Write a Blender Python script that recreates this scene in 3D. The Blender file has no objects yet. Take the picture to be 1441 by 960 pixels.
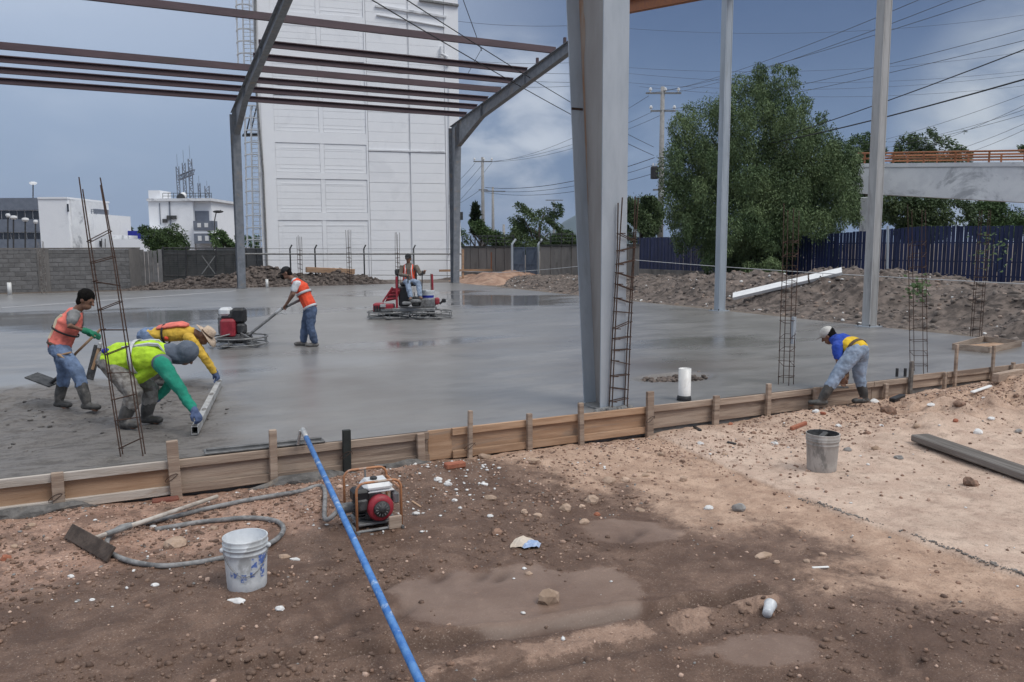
import bpy, bmesh, math, random
import numpy as np
from mathutils import Vector, Matrix
random.seed(7)
SC = bpy.context.scene
COL = SC.collection
# ------------------------------------------------------------------ camera
FPX, PITCH, ROLL, YAW = 1125.18, -0.119, -0.0049, 0.4549
CAM = Vector((-5.446, -8.6127, 2.0747))
_r = Vector((math.cos(YAW), -math.sin(YAW), 0))
FWD = Vector((math.sin(YAW)*math.cos(PITCH), math.cos(YAW)*math.cos(PITCH), math.sin(PITCH)))
_u = _r.cross(FWD)
RGT = math.cos(ROLL)*_r + math.sin(ROLL)*_u
UPV = -math.sin(ROLL)*_r + math.cos(ROLL)*_u
cd = bpy.data.cameras.new('camera'); cam = bpy.data.objects.new('camera', cd); COL.objects.link(cam)
cd.sensor_width = 36; cd.lens = 36*FPX/1441; cd.clip_end = 30000; cd.clip_start = .1
cam.matrix_world = Matrix(((RGT.x, UPV.x, -FWD.x, CAM.x), (RGT.y, UPV.y, -FWD.y, CAM.y), (RGT.z, UPV.z, -FWD.z, CAM.z), (0, 0, 0, 1)))
SC.camera = cam
# survey helpers: a sighting (column, row of the photograph) turned into a place in the world
def ray(q): return FWD + RGT*((q[0]-720.5)/FPX) + UPV*((480-q[1])/FPX)
def G(x, y, z=0.0):
    d = ray((x, y)); return CAM + d*((z-CAM.z)/d.z)
def A(x, y, D): return CAM + ray((x, y))*D
def PX(x, y, X):
    d = ray((x, y)); return CAM + d*((X-CAM.x)/d.x)
def PY(x, y, Y):
    d = ray((x, y)); return CAM + d*((Y-CAM.y)/d.y)
def DEP(P): return (Vector(P)-CAM).dot(FWD)
def UPZ(P, row):                       # height above P.xy seen at that row
    lo, hi = -3, 80
    for _ in range(50):
        m = (lo+hi)/2; d = Vector((P[0], P[1], m))-CAM
        if 480-FPX*d.dot(UPV)/d.dot(FWD) > row: lo = m
        else: hi = m
    return lo
# ------------------------------------------------------------------ sky, sun, exposure
SUN_EL, SUN_AZ = math.radians(55), math.radians(150)     # behind the camera, to its right (azimuth clockwise from +y)
SC.view_settings.view_transform = 'Standard'; SC.view_settings.look = 'None'
SC.view_settings.exposure = 0.15; SC.view_settings.gamma = 1
W = bpy.data.worlds.new('World'); SC.world = W; W.use_nodes = True
nt = W.node_tree; nt.nodes.clear()
class NT:
    def __init__(s, nt): s.nt = nt
    def n(s, t, **k):
        o = s.nt.nodes.new(t)
        for a, b in k.items():
            if a == 'ins':
                for i, v in b.items():
                    if hasattr(v, 'is_output'): s.nt.links.new(v, o.inputs[i])
                    else: o.inputs[i].default_value = v
            else: setattr(o, a, b)
        return o
    def m(s, op, a, b=None, c=None, clamp=False):
        ins = {0: a}
        if b is not None: ins[1] = b
        if c is not None: ins[2] = c
        return s.n('ShaderNodeMath', operation=op, use_clamp=clamp, ins=ins).outputs[0]
    def ramp(s, v, a, b, lo=0., hi=1.):
        return s.n('ShaderNodeMapRange', interpolation_type='SMOOTHSTEP', ins={0: v, 1: a, 2: b, 3: lo, 4: hi}).outputs[0]
    def mix(s, f, a, b):
        o = s.n('ShaderNodeMix', data_type='RGBA', ins={0: f})
        for i, v in ((6, a), (7, b)):
            if hasattr(v, 'is_output'): s.nt.links.new(v, o.inputs[i])
            else: o.inputs[i].default_value = (*v[:3], 1)
        return o.outputs[2]
    def noise(s, vec, scale, detail=4., rough=.55, dist=0.):
        ins = {'Scale': scale, 'Detail': detail, 'Roughness': rough, 'Distortion': dist}
        if vec is not None: ins['Vector'] = vec
        return s.n('ShaderNodeTexNoise', ins=ins).outputs[0]
N = NT(nt)
vec = N.n('ShaderNodeTexCoord').outputs['Generated']
sky = N.n('ShaderNodeTexSky', sky_type='NISHITA', sun_disc=False, sun_elevation=SUN_EL, sun_rotation=SUN_AZ, air_density=1.4, dust_density=1.5)
skyc = N.n('ShaderNodeVectorMath', operation='SCALE', ins={0: sky.outputs[0], 3: 0.08}).outputs[0]
sep = N.n('ShaderNodeSeparateXYZ', ins={0: vec})
stretch = N.n('ShaderNodeCombineXYZ', ins={0: sep.outputs[0], 1: sep.outputs[1], 2: N.m('MULTIPLY', sep.outputs[2], 2.2)}).outputs[0]
n1 = N.noise(stretch, 2.6, 6, .55); n2 = N.noise(stretch, 8., 5, .5, .3)
def dotd(px, py):
    d = ray((px, py)).normalized()
    return N.n('ShaderNodeVectorMath', operation='DOT_PRODUCT', ins={0: vec, 1: d}).outputs['Value']
# storm bank ahead, lighter overcast everywhere else
storm = N.ramp(N.m('ADD', dotd(930, 60), N.m('MULTIPLY', N.m('SUBTRACT', n1, .5), .16)), .76, .985)
c = N.mix(storm, (.285, .36, .505), (.062, .105, .218))
ul = N.ramp(dotd(60, -120), .80, .99)
c = N.mix(N.m('MULTIPLY', ul, .62), c, (.56, .64, .78))
low = N.ramp(N.m('ADD', sep.outputs[2], N.m('MULTIPLY', N.m('SUBTRACT', n1, .5), .14)), .04, .34, 1., 0.)
c = N.mix(N.m('MULTIPLY', low, .70), c, (.180, .268, .425))
high = N.ramp(sep.outputs[2], .34, .72)
c = N.mix(N.m('MULTIPLY', high, N.m('SUBTRACT', 1., N.m('MULTIPLY', storm, .6))), c, (1.0, 1.04, 1.1))
cl = N.m('MULTIPLY', N.ramp(n2, .36, .66), N.ramp(dotd(712, 178), .9925, .9992))
c = N.mix(N.m('MULTIPLY', cl, .9), c, (.56, .60, .67))
cl2 = N.m('MULTIPLY', N.ramp(n2, .25, .70), N.ramp(dotd(1500, 190), .984, .9985))
c = N.mix(N.m('MULTIPLY', cl2, .85), c, (.62, .66, .70))
cl3 = N.m('MULTIPLY', N.ramp(n2, .42, .72), N.ramp(dotd(760, 262), .975, .998))
c = N.mix(N.m('MULTIPLY', cl3, .28), c, (.46, .53, .66))
wisp = N.m('MULTIPLY', N.ramp(n2, .45, .75), N.m('SUBTRACT', 1., storm))
c = N.mix(N.m('MULTIPLY', wisp, .16), c, (.60, .66, .76))
c = N.mix(.08, c, skyc)
bg = N.n('ShaderNodeBackground', ins={0: c, 1: 1.0})
wo = N.n('ShaderNodeOutputWorld', ins={0: bg.outputs[0]})
sl = bpy.data.lights.new('sun', 'SUN'); sl.energy = 1.5; sl.angle = math.radians(26); sl.color = (1, .965, .91)
so = bpy.data.objects.new('sun', sl); COL.objects.link(so)
sd = Vector((math.sin(SUN_AZ)*math.cos(SUN_EL), math.cos(SUN_AZ)*math.cos(SUN_EL), math.sin(SUN_EL)))
so.rotation_euler = sd.to_track_quat('Z', 'Y').to_euler(); so.location = sd*40
# ------------------------------------------------------------------ numpy noise
_rng = np.random.default_rng(3); _T = _rng.random((256, 256))
def vn(x, y, s=0):
    x = np.asarray(x, float)+s*17.3; y = np.asarray(y, float)+s*9.7
    i = np.floor(x).astype(int); j = np.floor(y).astype(int); u = x-i; v = y-j
    u = u*u*(3-2*u); v = v*v*(3-2*v); t = lambda a, b: _T[a % 256, b % 256]
    return (t(i, j)*(1-u)+t(i+1, j)*u)*(1-v)+(t(i, j+1)*(1-u)+t(i+1, j+1)*u)*v
def fbm(x, y, sc, o=4, s=0, g=.5):
    r = 0; a = 1; t = 0
    for k in range(o): r = r+a*vn(x*sc*2**k, y*sc*2**k, s+k); t += a; a *= g
    return r/t-.5
def sst(a, b, x):
    t = np.clip((x-a)/(b-a), 0, 1); return t*t*(3-2*t)
# ------------------------------------------------------------------ materials
def L(r, g, b): return tuple((v/255/12.92) if v < 10 else ((v/255+.055)/1.055)**2.4 for v in (r, g, b))
MATS = {}
def pm(name, c1, c2=None, scale=6., rough=.8, metal=0., bump=.0, bscale=None, stretch=(1, 1, 1), c3=None, lo=.38, hi=.62, var=.0, r2=None, spec=.5, emit=None, detail=5.):
    if name in MATS: return MATS[name]
    m = bpy.data.materials.new(name); m.use_nodes = True; t = m.node_tree; t.nodes.clear(); n = NT(t)
    co = n.n('ShaderNodeTexCoord').outputs['Object']
    oi = n.n('ShaderNodeObjectInfo').outputs['Random']
    v = n.n('ShaderNodeMapping', ins={0: co, 3: stretch}).outputs[0]
    v = n.n('ShaderNodeVectorMath', operation='ADD', ins={0: v, 1: n.n('ShaderNodeCombineXYZ', ins={0: n.m('MULTIPLY', oi, 37.), 1: n.m('MULTIPLY', oi, 11.), 2: n.m('MULTIPLY', oi, 23.)}).outputs[0]}).outputs[0]
    b = n.n('ShaderNodeBsdfPrincipled')
    f = n.ramp(n.noise(v, scale, detail, .6), lo, hi)
    col = n.mix(f, c1, c2 or c1)
    if c3:
        g = n.ramp(n.noise(v, scale*.37, 6, .7, .6), .54, .66)
        col = n.mix(g, col, c3)
    if var:
        hs = n.n('ShaderNodeHueSaturation', ins={4: col, 2: n.m('ADD', 1-var, n.m('MULTIPLY', oi, 2*var))}); col = hs.outputs[0]
    t.links.new(col, b.inputs['Base Color'])
    b.inputs['Metallic'].default_value = metal
    b.inputs['Specular IOR Level'].default_value = spec
    if r2 is None: b.inputs['Roughness'].default_value = rough
    else: t.links.new(n.ramp(f, 0., 1., rough, r2), b.inputs['Roughness'])
    if bump:
        h = n.noise(v, bscale or scale*4, 5, .6)
        bp = n.n('ShaderNodeBump', ins={'Height': h, 'Strength': bump, 'Distance': .02}); t.links.new(bp.outputs[0], b.inputs['Normal'])
    if emit: b.inputs['Emission Color'].default_value = (*emit, 1)
    o = n.n('ShaderNodeOutputMaterial', ins={0: b.outputs[0]})
    MATS[name] = m; return m
M = {}
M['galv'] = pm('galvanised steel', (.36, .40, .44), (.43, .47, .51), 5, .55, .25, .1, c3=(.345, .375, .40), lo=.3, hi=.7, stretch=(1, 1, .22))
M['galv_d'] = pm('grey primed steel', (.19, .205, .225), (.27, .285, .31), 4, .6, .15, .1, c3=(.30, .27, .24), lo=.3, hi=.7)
M['post'] = pm('dull zinc post', (.38, .375, .365), (.46, .455, .445), 6, .6, .2, .1, stretch=(1, 1, .15), c3=(.30, .29, .28))
M['purlin'] = pm('maroon primer', (.060, .034, .042), (.080, .047, .055), 5, .6, 0, .1, stretch=(.15, 1, 1), c3=(.055, .036, .038))
M['rust'] = pm('rusty steel', (.050, .030, .022), (.085, .048, .034), 30, .9, .1, .3, c3=(.05, .035, .03))
M['rust_orange'] = pm('orange primer', (.36, .14, .055), (.30, .12, .06), 8, .7, 0, .1)
M['rebar_dirty'] = pm('concrete splashed steel', (.11, .085, .07), (.30, .28, .26), 14, .9, 0, .3)
M['white_wall'] = pm('white painted masonry', (.83, .84, .86), (.86, .87, .885), 1.3, .8, 0, .12, 12, c3=(.79, .80, .82), lo=.25, hi=.75)
M['white_old'] = pm('weathered white concrete', (.68, .69, .71), (.77, .78, .79), 1.0, .85, 0, .2, c3=(.42, .43, .45))
M['block'] = pm('grey concrete block', (.155, .15, .145), (.20, .195, .19), 3, .95, 0, .4, 22, var=.12)
M['mortar'] = pm('mortar joint', (.15, .145, .14), (.18, .17, .165), 9, .95, 0, .3)
M['conc_panel'] = pm('stained concrete', (.15, .14, .13), (.20, .185, .17), 1.6, .95, 0, .3, stretch=(1, 1, .3), c3=(.10, .093, .085), var=.1)
M['fence_blue'] = pm('dark blue sheet steel', (.009, .016, .060), (.014, .023, .080), 3, .45, 0, .05, var=.25)
M['gate_blue'] = pm('faded blue grey steel', (.085, .11, .15), (.11, .135, .175), 3, .6, 0, .1)
M['dark_steel'] = pm('dark steel', (.03, .03, .032), (.05, .05, .052), 8, .6, .2, .1)
M['dark_sheet'] = pm('dark weathered sheet', (.035, .037, .035), (.06, .06, .056), 2, .9, 0, .2, c3=(.025, .03, .024))
M['wood_o'] = pm('fresh orange plywood', (.33, .20, .12), (.43, .28, .18), 5, .85, 0, .3, 40, stretch=(.25, 1, 3), c3=(.27, .20, .15), var=.14)
M['wood_t'] = pm('weathered tan lumber', (.28, .205, .155), (.40, .31, .24), 6, .9, 0, .35, 40, stretch=(.2, 1, 3), c3=(.20, .145, .11), var=.14)
M['wood_g'] = pm('cement smeared lumber', (.40, .35, .30), (.50, .45, .40), 5, .9, 0, .35, 40, stretch=(.25, 1, 2), c3=(.30, .21, .15), var=.1)
M['wood_d'] = pm('dark grey old beam', (.10, .088, .078), (.19, .172, .155), 6, .9, 0, .45, 30, stretch=(.12, 2, 2), c3=(.27, .25, .23))
M['black_paint'] = pm('black painted wood', (.012, .015, .014), (.02, .025, .023), 6, .7, 0, .2)
M['blue_pole'] = pm('worn blue paint', (.035, .15, .43), (.09, .24, .52), 14, .6, 0, .2, c3=(.40, .50, .63), lo=.35, hi=.65)
M['alu'] = pm('cement smeared aluminium', (.42, .42, .41), (.60, .60, .59), 7, .45, .5, .2, c3=(.25, .24, .225))
M['alu_d'] = pm('dark magnesium blade', (.10, .10, .10), (.16, .16, .16), 8, .5, .4, .1)
M['pvc'] = pm('white pvc', (.72, .71, .68), (.78, .77, .74), 6, .4, 0, .03, c3=(.62, .60, .56))
M['pail_w'] = pm('scuffed white plastic', (.52, .55, .57), (.66, .68, .69), 8, .5, 0, .1, c3=(.38, .39, .39))
M['pail_in'] = pm('pail inside', (.62, .64, .66), (.72, .74, .76), 9, .5, 0, .05)
M['pail_blue'] = pm('faded blue print', (.09, .16, .42), (.52, .55, .58), 26, .55, 0, .05, c3=(.55, .57, .59), lo=.46, hi=.56)
M['pail_g'] = pm('cement coated grey plastic', (.33, .305, .28), (.44, .41, .38), 7, .85, 0, .3, c3=(.20, .19, .175), stretch=(1, 1, .5))
M['hose'] = pm('dusty black rubber hose', (.15, .15, .15), (.27, .265, .26), 12, .7, 0, .2, c3=(.10, .10, .10))
M['orange_tube'] = pm('worn orange tube', (.44, .19, .08), (.38, .17, .085), 12, .55, 0, .1, c3=(.42, .36, .30))
M['red'] = pm('dusty red paint', (.26, .018, .03), (.34, .03, .045), 8, .5, 0, .05, c3=(.20, .05, .05))
M['engine'] = pm('oily dark casting', (.035, .035, .036), (.08, .08, .08), 14, .55, .2, .2)
M['black'] = pm('black plastic', (.012, .012, .013), (.022, .022, .023), 9, .5, 0, .05)
M['tank'] = pm('dusty white tank', (.58, .59, .60), (.68, .69, .69), 7, .4, 0, .05, c3=(.48, .46, .43))
M['grey_metal'] = pm('cement spattered steel', (.17, .17, .17), (.26, .26, .255), 12, .6, .3, .2, c3=(.12, .115, .11))
M['glass_dark'] = pm('dark window glass', (.03, .035, .045), (.045, .05, .06), 3, .15)
M['fascia'] = pm('slate fascia panel', (.15, .17, .21), (.18, .20, .24), 2, .6)
M['lamp_white'] = pm('white lamp hood', (.75, .75, .74), None, 4, .5)
M['sign_blue'] = pm('plain blue board', (.012, .022, .28), (.016, .03, .32), 4, .6)
M['cup'] = pm('dirty clear plastic cup', (.50, .52, .54), (.62, .63, .64), 20, .3, 0, .1)
M['stone_t'] = pm('tan stone', (.34, .24, .17), (.44, .32, .24), 9, .95, 0, .5, 30, var=.18)
M['stone_g'] = pm('grey stone', (.22, .21, .20), (.32, .305, .29), 9, .95, 0, .5, 30, var=.15)
M['stone_w'] = pm('white plaster lump', (.62, .61, .59), (.72, .71, .69), 12, .95, 0, .4, 30, var=.1)
M['brick'] = pm('red brick lump', (.30, .10, .06), (.36, .14, .08), 12, .95, 0, .4)
M['wrapper'] = pm('cream paper sack', (.55, .46, .37), (.62, .54, .45), 8, .85, 0, .3)
M['wrap_blue'] = pm('pale blue plastic', (.28, .38, .58), (.45, .52, .66), 14, .5, 0, .2)
M['cable'] = pm('black cable', (.02, .02, .022), None, 4, .7)
M['cable_g'] = pm('grey cable', (.07, .075, .085), None, 4, .7)
M['conc_pole'] = pm('concrete pole', (.25, .245, .235), (.31, .30, .29), 3, .9, 0, .2)
M['string'] = pm('pale twine', (.5, .5, .5), None, 4, .9)
M['wire_white'] = pm('white painted steel', (.76, .76, .75), (.82, .82, .81), 5, .6)
M['bark'] = pm('bark', (.045, .035, .028), (.08, .065, .05), 6, .95, 0, .5)
def leafmat(name, c1, c2, sc=.5):
    m = pm(name, c1, c2, sc, .6, 0, 0, lo=.3, hi=.7)
    b = [n for n in m.node_tree.nodes if n.type == 'BSDF_PRINCIPLED'][0]
    b.inputs['Specular IOR Level'].default_value = .25
    return m
M['leaf_a'] = leafmat('pepper tree leaves', (.058, .098, .040), (.150, .205, .088), .5)
M['leaf_b'] = leafmat('dark leaves', (.042, .070, .030), (.105, .150, .064), .5)
M['leaf_c'] = leafmat('mid green leaves', (.045, .085, .026), (.085, .13, .05), .6)
M['leaf_d'] = leafmat('cypress needles', (.016, .028, .014), (.03, .045, .02), .8)
# people
def cloth(n, c, d=.75, wr=.5):
    return pm(n, tuple(v*d*.85 for v in c), c, 7, .9, 0, wr, 14, lo=.3, hi=.7, c3=tuple(v*.88+.025 for v in c))
M['skin'] = pm('brown skin', (.17, .085, .055), (.21, .11, .07), 12, .6)
M['hair'] = pm('black hair', (.006, .005, .005), (.011, .010, .009), 30, .9, 0, .5, spec=.1)
M['eye'] = pm('dark eye', (.02, .015, .012), None, 4, .3)
M['vest_salmon'] = cloth('salmon orange vest', (.88, .22, .17)); M['vest_orange'] = cloth('bright orange vest', (.90, .10, .04))
M['vest_lime'] = cloth('lime yellow vest', (.52, .80, .04)); M['strip'] = pm('grey reflective tape', (.45, .46, .47), (.55, .56, .57), 12, .4)
M['tee_grey'] = cloth('grey shirt', (.24, .24, .24)); M['denim'] = cloth('blue denim', (.17, .24, .38), .55); M['denim_d'] = cloth('dark denim', (.09, .13, .22), .6)
M['denim_l'] = cloth('washed denim', (.32, .40, .52), .7)
M['camo'] = pm('mud stained camouflage cloth', (.15, .135, .12), (.29, .275, .255), 11, .95, 0, .6, 14, c3=(.11, .095, .08))
M['green_sl'] = cloth('green sleeve', (.012, .26, .17)); M['hood'] = cloth('slate knit hood', (.115, .14, .18)); M['yellow'] = cloth('yellow shirt', (.72, .46, .06))
M['white_cl'] = cloth('white shirt', (.66, .68, .70)); M['drab'] = cloth('drab shirt', (.16, .135, .11)); M['blue_sh'] = cloth('royal blue shirt', (.02, .07, .42))
M['yel_hem'] = cloth('bright yellow hem', (.85, .55, .03)); M['boot'] = pm('muddy rubber boots', (.035, .034, .032), (.075, .07, .064), 9, .6, 0, .3, c3=(.13, .12, .11))
M['boot_m'] = pm('cement caked boots', (.12, .11, .10), (.20, .19, .18), 9, .85, 0, .4)
M['glove_g'] = cloth('green glove', (.015, .19, .10)); M['glove_b'] = cloth('blue glove', (.09, .13, .25)); M['straw'] = pm('straw hat', (.50, .38, .28), (.62, .49, .37), 40, .9, 0, .4)
M['cap_w'] = cloth('off white cap', (.60, .58, .54)); M['cap_k'] = cloth('black cap', (.02, .02, .022)); M['leather'] = pm('brown belt', (.06, .035, .02), (.09, .05, .03), 9, .6)
M['pouch'] = cloth('black shirt panel', (.015, .015, .02)); M['trim_o'] = cloth('orange trim', (.62, .28, .08))
M['wood_handle'] = pm('wooden handle', (.30, .18, .10), (.38, .25, .15), 6, .8, 0, .2, stretch=(1, 1, .2))
# ------------------------------------------------------------------ mesh builder
def wloc(o):
    p = Vector((0, 0, 0))
    while o: p += o.location; o = o.parent
    return p
class MB:
    def __init__(s): s.v = []; s.f = []
    def add(s, vs, fs):
        b = len(s.v); s.v += [tuple(v) for v in vs]; s.f += [tuple(i+b for i in f) for f in fs]; return s
    def hexa(s, v8): return s.add(v8, [(0, 3, 2, 1), (4, 5, 6, 7), (0, 1, 5, 4), (1, 2, 6, 5), (2, 3, 7, 6), (3, 0, 4, 7)])
    def box(s, c, d, X=(1, 0, 0), Y=(0, 1, 0), Z=(0, 0, 1)):
        c = Vector(c); X = Vector(X)*d[0]/2; Y = Vector(Y)*d[1]/2; Z = Vector(Z)*d[2]/2
        return s.hexa([c-X-Y-Z, c+X-Y-Z, c+X+Y-Z, c-X+Y-Z, c-X-Y+Z, c+X-Y+Z, c+X+Y+Z, c-X+Y+Z])
    def bbox(s, c, d, bev=.01, X=(1, 0, 0), Y=(0, 1, 0), Z=(0, 0, 1)):   # box with chamfered edges
        X, Y, Z = Vector(X), Vector(Y), Vector(Z); c = Vector(c); vs = []
        h = [d[0]/2, d[1]/2, d[2]/2]; k = min(bev, min(h)*.9); idx = {}
        bm = bmesh.new(); bmesh.ops.create_cube(bm, size=1)
        for v in bm.verts: v.co = Vector((v.co.x*d[0], v.co.y*d[1], v.co.z*d[2]))
        bmesh.ops.bevel(bm, geom=bm.edges[:], offset=k, segments=1, affect='EDGES')
        bm.verts.index_update()
        vs = [c+X*v.co.x+Y*v.co.y+Z*v.co.z for v in bm.verts]; fs = [[v.index for v in f.verts] for f in bm.faces]; bm.free()
        return s.add(vs, fs)
    def beam(s, a, b, w, h, up=(0, 0, 1), ext=0):
        a, b = Vector(a), Vector(b); X = (b-a).normalized(); up = Vector(up)
        Y = up.cross(X)
        if Y.length < 1e-4: Y = Vector((1, 0, 0)).cross(X)
        Y.normalize(); Z = X.cross(Y)
        return s.box((a+b)/2, ((b-a).length+ext, w, h), X, Y, Z)
    def rings(s, rs, cap=True, closed=False):
        n = len(rs[0]); b = len(s.v)
        for r in rs: s.v += [tuple(v) for v in r]
        m = len(rs)
        for i in range(m if closed else m-1):
            o, q = b+i*n, b+((i+1) % m)*n
            for j in range(n): s.f.append((o+j, o+(j+1) % n, q+(j+1) % n, q+j))
        if cap and not closed:
            s.f.append(tuple(b+j for j in range(n-1, -1, -1))); s.f.append(tuple(b+(m-1)*n+j for j in range(n)))
        return s
    def tube(s, pts, r, n=8, cap=True, closed=False):
        pts = [Vector(p) for p in pts]; m = len(pts); rr = r if isinstance(r, (list, tuple)) else [r]*m
        rs = []; U = None
        for i in range(m):
            if closed: t = pts[(i+1) % m]-pts[i-1]
            else: t = pts[min(i+1, m-1)]-pts[max(i-1, 0)]
            if t.length < 1e-9: t = Vector((0, 0, 1))
            t.normalize()
            if U is None:
                U = t.cross(Vector((0, 0, 1)))
                if U.length < 1e-3: U = t.cross(Vector((1, 0, 0)))
            U = U-t*U.dot(t); U.normalize(); V = t.cross(U)
            rs.append([pts[i]+(U*math.cos(2*math.pi*j/n)+V*math.sin(2*math.pi*j/n))*rr[i] for j in range(n)])
        return s.rings(rs, cap, closed)
    def lathe(s, prof, n=24, c=(0, 0, 0), X=(1, 0, 0), Y=(0, 1, 0), Z=(0, 0, 1), cap=True):
        c, X, Y, Z = Vector(c), Vector(X), Vector(Y), Vector(Z)
        rs = [[c+Z*z+(X*math.cos(2*math.pi*j/n)+Y*math.sin(2*math.pi*j/n))*r for j in range(n)] for r, z in prof]
        return s.rings(rs, cap)
    def ball(s, c, r, X=(1, 0, 0), Y=(0, 1, 0), Z=(0, 0, 1), n=12, m=8):
        r = r if isinstance(r, (list, tuple)) else (r, r, r)
        c, X, Y, Z = Vector(c), Vector(X)*r[0], Vector(Y)*r[1], Vector(Z)*r[2]
        rs = []
        for i in range(m+1):
            a = -math.pi/2+math.pi*(i if 0 < i < m else (.12 if i == 0 else m-.12))/m
            rs.append([c+Z*math.sin(a)+(X*math.cos(2*math.pi*j/n)+Y*math.sin(2*math.pi*j/n))*math.cos(a) for j in range(n)])
        return s.rings(rs)
    def prism(s, poly, d):              # polygon (list of points) pushed along d
        p = [Vector(q) for q in poly]; d = Vector(d); n = len(p)
        return s.add(p+[q+d for q in p], [tuple(range(n-1, -1, -1)), tuple(range(n, 2*n))]+[(i, (i+1) % n, n+(i+1) % n, n+i) for i in range(n)])
    def chain(s, pts, rad, side, flat=1., n=14, flats=None):   # rounded limb: side radius r, other radius r*flat
        pts = [Vector(p) for p in pts]; rs = []; m = len(pts); side = Vector(side)
        P = []; 
        for i in range(m):
            t = pts[min(i+1, m-1)]-pts[max(i-1, 0)]; t.normalize()
            fl = flats[i] if flats else flat
            P.append((pts[i], rad[i], t, fl))
        t0 = P[0][2]; t1 = P[-1][2]
        E = [(P[0][0]-t0*rad[0]*k*min(1, P[0][3]), rad[0]*math.sqrt(max(0.02, 1-k*k)), t0, P[0][3]) for k in (.95, .6)]
        F = [(P[-1][0]+t1*rad[-1]*k*min(1, P[-1][3]), rad[-1]*math.sqrt(max(0.02, 1-k*k)), t1, P[-1][3]) for k in (.6, .95)]
        for c, r, t, fl in E+P+F:
            U = side-t*side.dot(t)
            if U.length < 1e-3: U = t.orthogonal()
            U.normalize(); V = t.cross(U)
            rs.append([c+U*(r*math.cos(2*math.pi*j/n))+V*(r*fl*math.sin(2*math.pi*j/n)) for j in range(n)])
        return s.rings(rs)
    def band(s, c, ax, w, r, side, flat, n=28, th=.008):   # elliptical strap round a torso
        c, ax = Vector(c), Vector(ax).normalized(); U = Vector(side); U = (U-ax*U.dot(ax)).normalized(); V = ax.cross(U)
        E = lambda q, k: [c+ax*q+U*(r+k)*math.cos(2*math.pi*j/n)+V*(r*flat+k)*math.sin(2*math.pi*j/n) for j in range(n)]
        return s.rings([E(-w/2, -th), E(-w/2, 0), E(w/2, 0), E(w/2, -th)], cap=False)
    def build(s, name, mat, parent=None, smooth=False, loc=None):
        me = bpy.data.meshes.new(name); o = bpy.data.objects.new(name, me)
        off = wloc(parent) if parent else Vector((0, 0, 0))
        if loc is not None and parent is None: o.location = Vector(loc); off = Vector(loc)
        me.from_pydata([(v[0]-off.x, v[1]-off.y, v[2]-off.z) for v in s.v], [], s.f); me.update()
        if isinstance(mat, (list, tuple)):
            for q in mat: me.materials.append(q)
        else: me.materials.append(mat)
        if smooth: me.polygons.foreach_set('use_smooth', [True]*len(me.polygons))
        COL.objects.link(o)
        if parent: o.parent = parent
        return o
def fixn(o):
    bm = bmesh.new(); bm.from_mesh(o.data); bmesh.ops.recalc_face_normals(bm, faces=bm.faces[:]); bm.to_mesh(o.data); bm.free(); return o
def tag(o, label, cat=None, group=None, kind=None):
    if label: o['label'] = label
    if cat: o['category'] = cat
    if group: o['group'] = group
    if kind: o['kind'] = kind
    return o
def thing(name, loc, label, cat, group=None):
    o = bpy.data.objects.new(name, None); o.location = Vector(loc); o.empty_display_size = .2; COL.objects.link(o)
    return tag(o, label, cat, group)
def struct(o): o['kind'] = 'structure'; return o
def copy_tree(o, parent=None):
    c = o.copy(); COL.objects.link(c); c.parent = parent
    for ch in o.children: copy_tree(ch, c)
    return c
def npmesh(name, verts, faces, mat, parent=None, smooth=False):
    me = bpy.data.meshes.new(name); v = np.asarray(verts, np.float32); f = np.asarray(faces, np.int32)
    if parent is not None:
        v = v-np.array(wloc(parent), np.float32)
    k = f.shape[1]; me.vertices.add(len(v)); me.vertices.foreach_set('co', v.ravel())
    me.loops.add(f.size); me.loops.foreach_set('vertex_index', f.ravel())
    me.polygons.add(len(f)); me.polygons.foreach_set('loop_start', np.arange(0, f.size, k, dtype=np.int32))
    if smooth: me.polygons.foreach_set('use_smooth', np.ones(len(f), bool))
    me.update(calc_edges=True); me.validate()
    for q in (mat if isinstance(mat, (list, tuple)) else [mat]): me.materials.append(q)
    o = bpy.data.objects.new(name, me); COL.objects.link(o)
    if parent is not None: o.parent = parent
    return o
def gridfaces(nx, ny):
    i = np.arange(nx-1)[None, :]+np.arange(ny-1)[:, None]*nx; i = i.ravel()
    return np.stack([i, i+1, i+nx+1, i+nx], 1)
def attr(o, name, vals):
    a = o.data.attributes.new(name, 'FLOAT', 'POINT'); a.data.foreach_set('value', np.asarray(vals, np.float32).ravel())
# ================================================================== SETTING: ground, slab, berms
RH = np.array([RGT.x, RGT.y]); RH /= np.linalg.norm(RH); FH = np.array([FWD.x, FWD.y]); FH /= np.linalg.norm(FH)
def XD(x, y): return (x-CAM.x)*RH[0]+(y-CAM.y)*RH[1], (x-CAM.x)*FH[0]+(y-CAM.y)*FH[1]
def seg(x, y, pts):                     # distance to a polyline, signed by side
    best = np.full(np.shape(x), 1e9); sg = np.zeros(np.shape(x))
    for a, b in zip(pts[:-1], pts[1:]):
        dx, dy = b[0]-a[0], b[1]-a[1]; t = np.clip(((x-a[0])*dx+(y-a[1])*dy)/(dx*dx+dy*dy), 0, 1)
        ex, ey = x-a[0]-t*dx, y-a[1]-t*dy; d = np.hypot(ex, ey); k = d < best
        best = np.where(k, d, best); sg = np.where(k, np.sign(dx*ey-dy*ex), sg)
    return best, sg
g2 = lambda x, y, z=-.3: tuple(G(x, y, z)[:2])
LIP = [g2(1120, 690), g2(1190, 718), g2(1300, 756), g2(1380, 786), g2(1441, 808), g2(1700, 905)]
RUT = [g2(300, 930), g2(490, 905), g2(700, 884), g2(960, 842), g2(1070, 828)]
RUT2 = [g2(520, 940), g2(760, 905), g2(960, 866), g2(1080, 838)]
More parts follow.
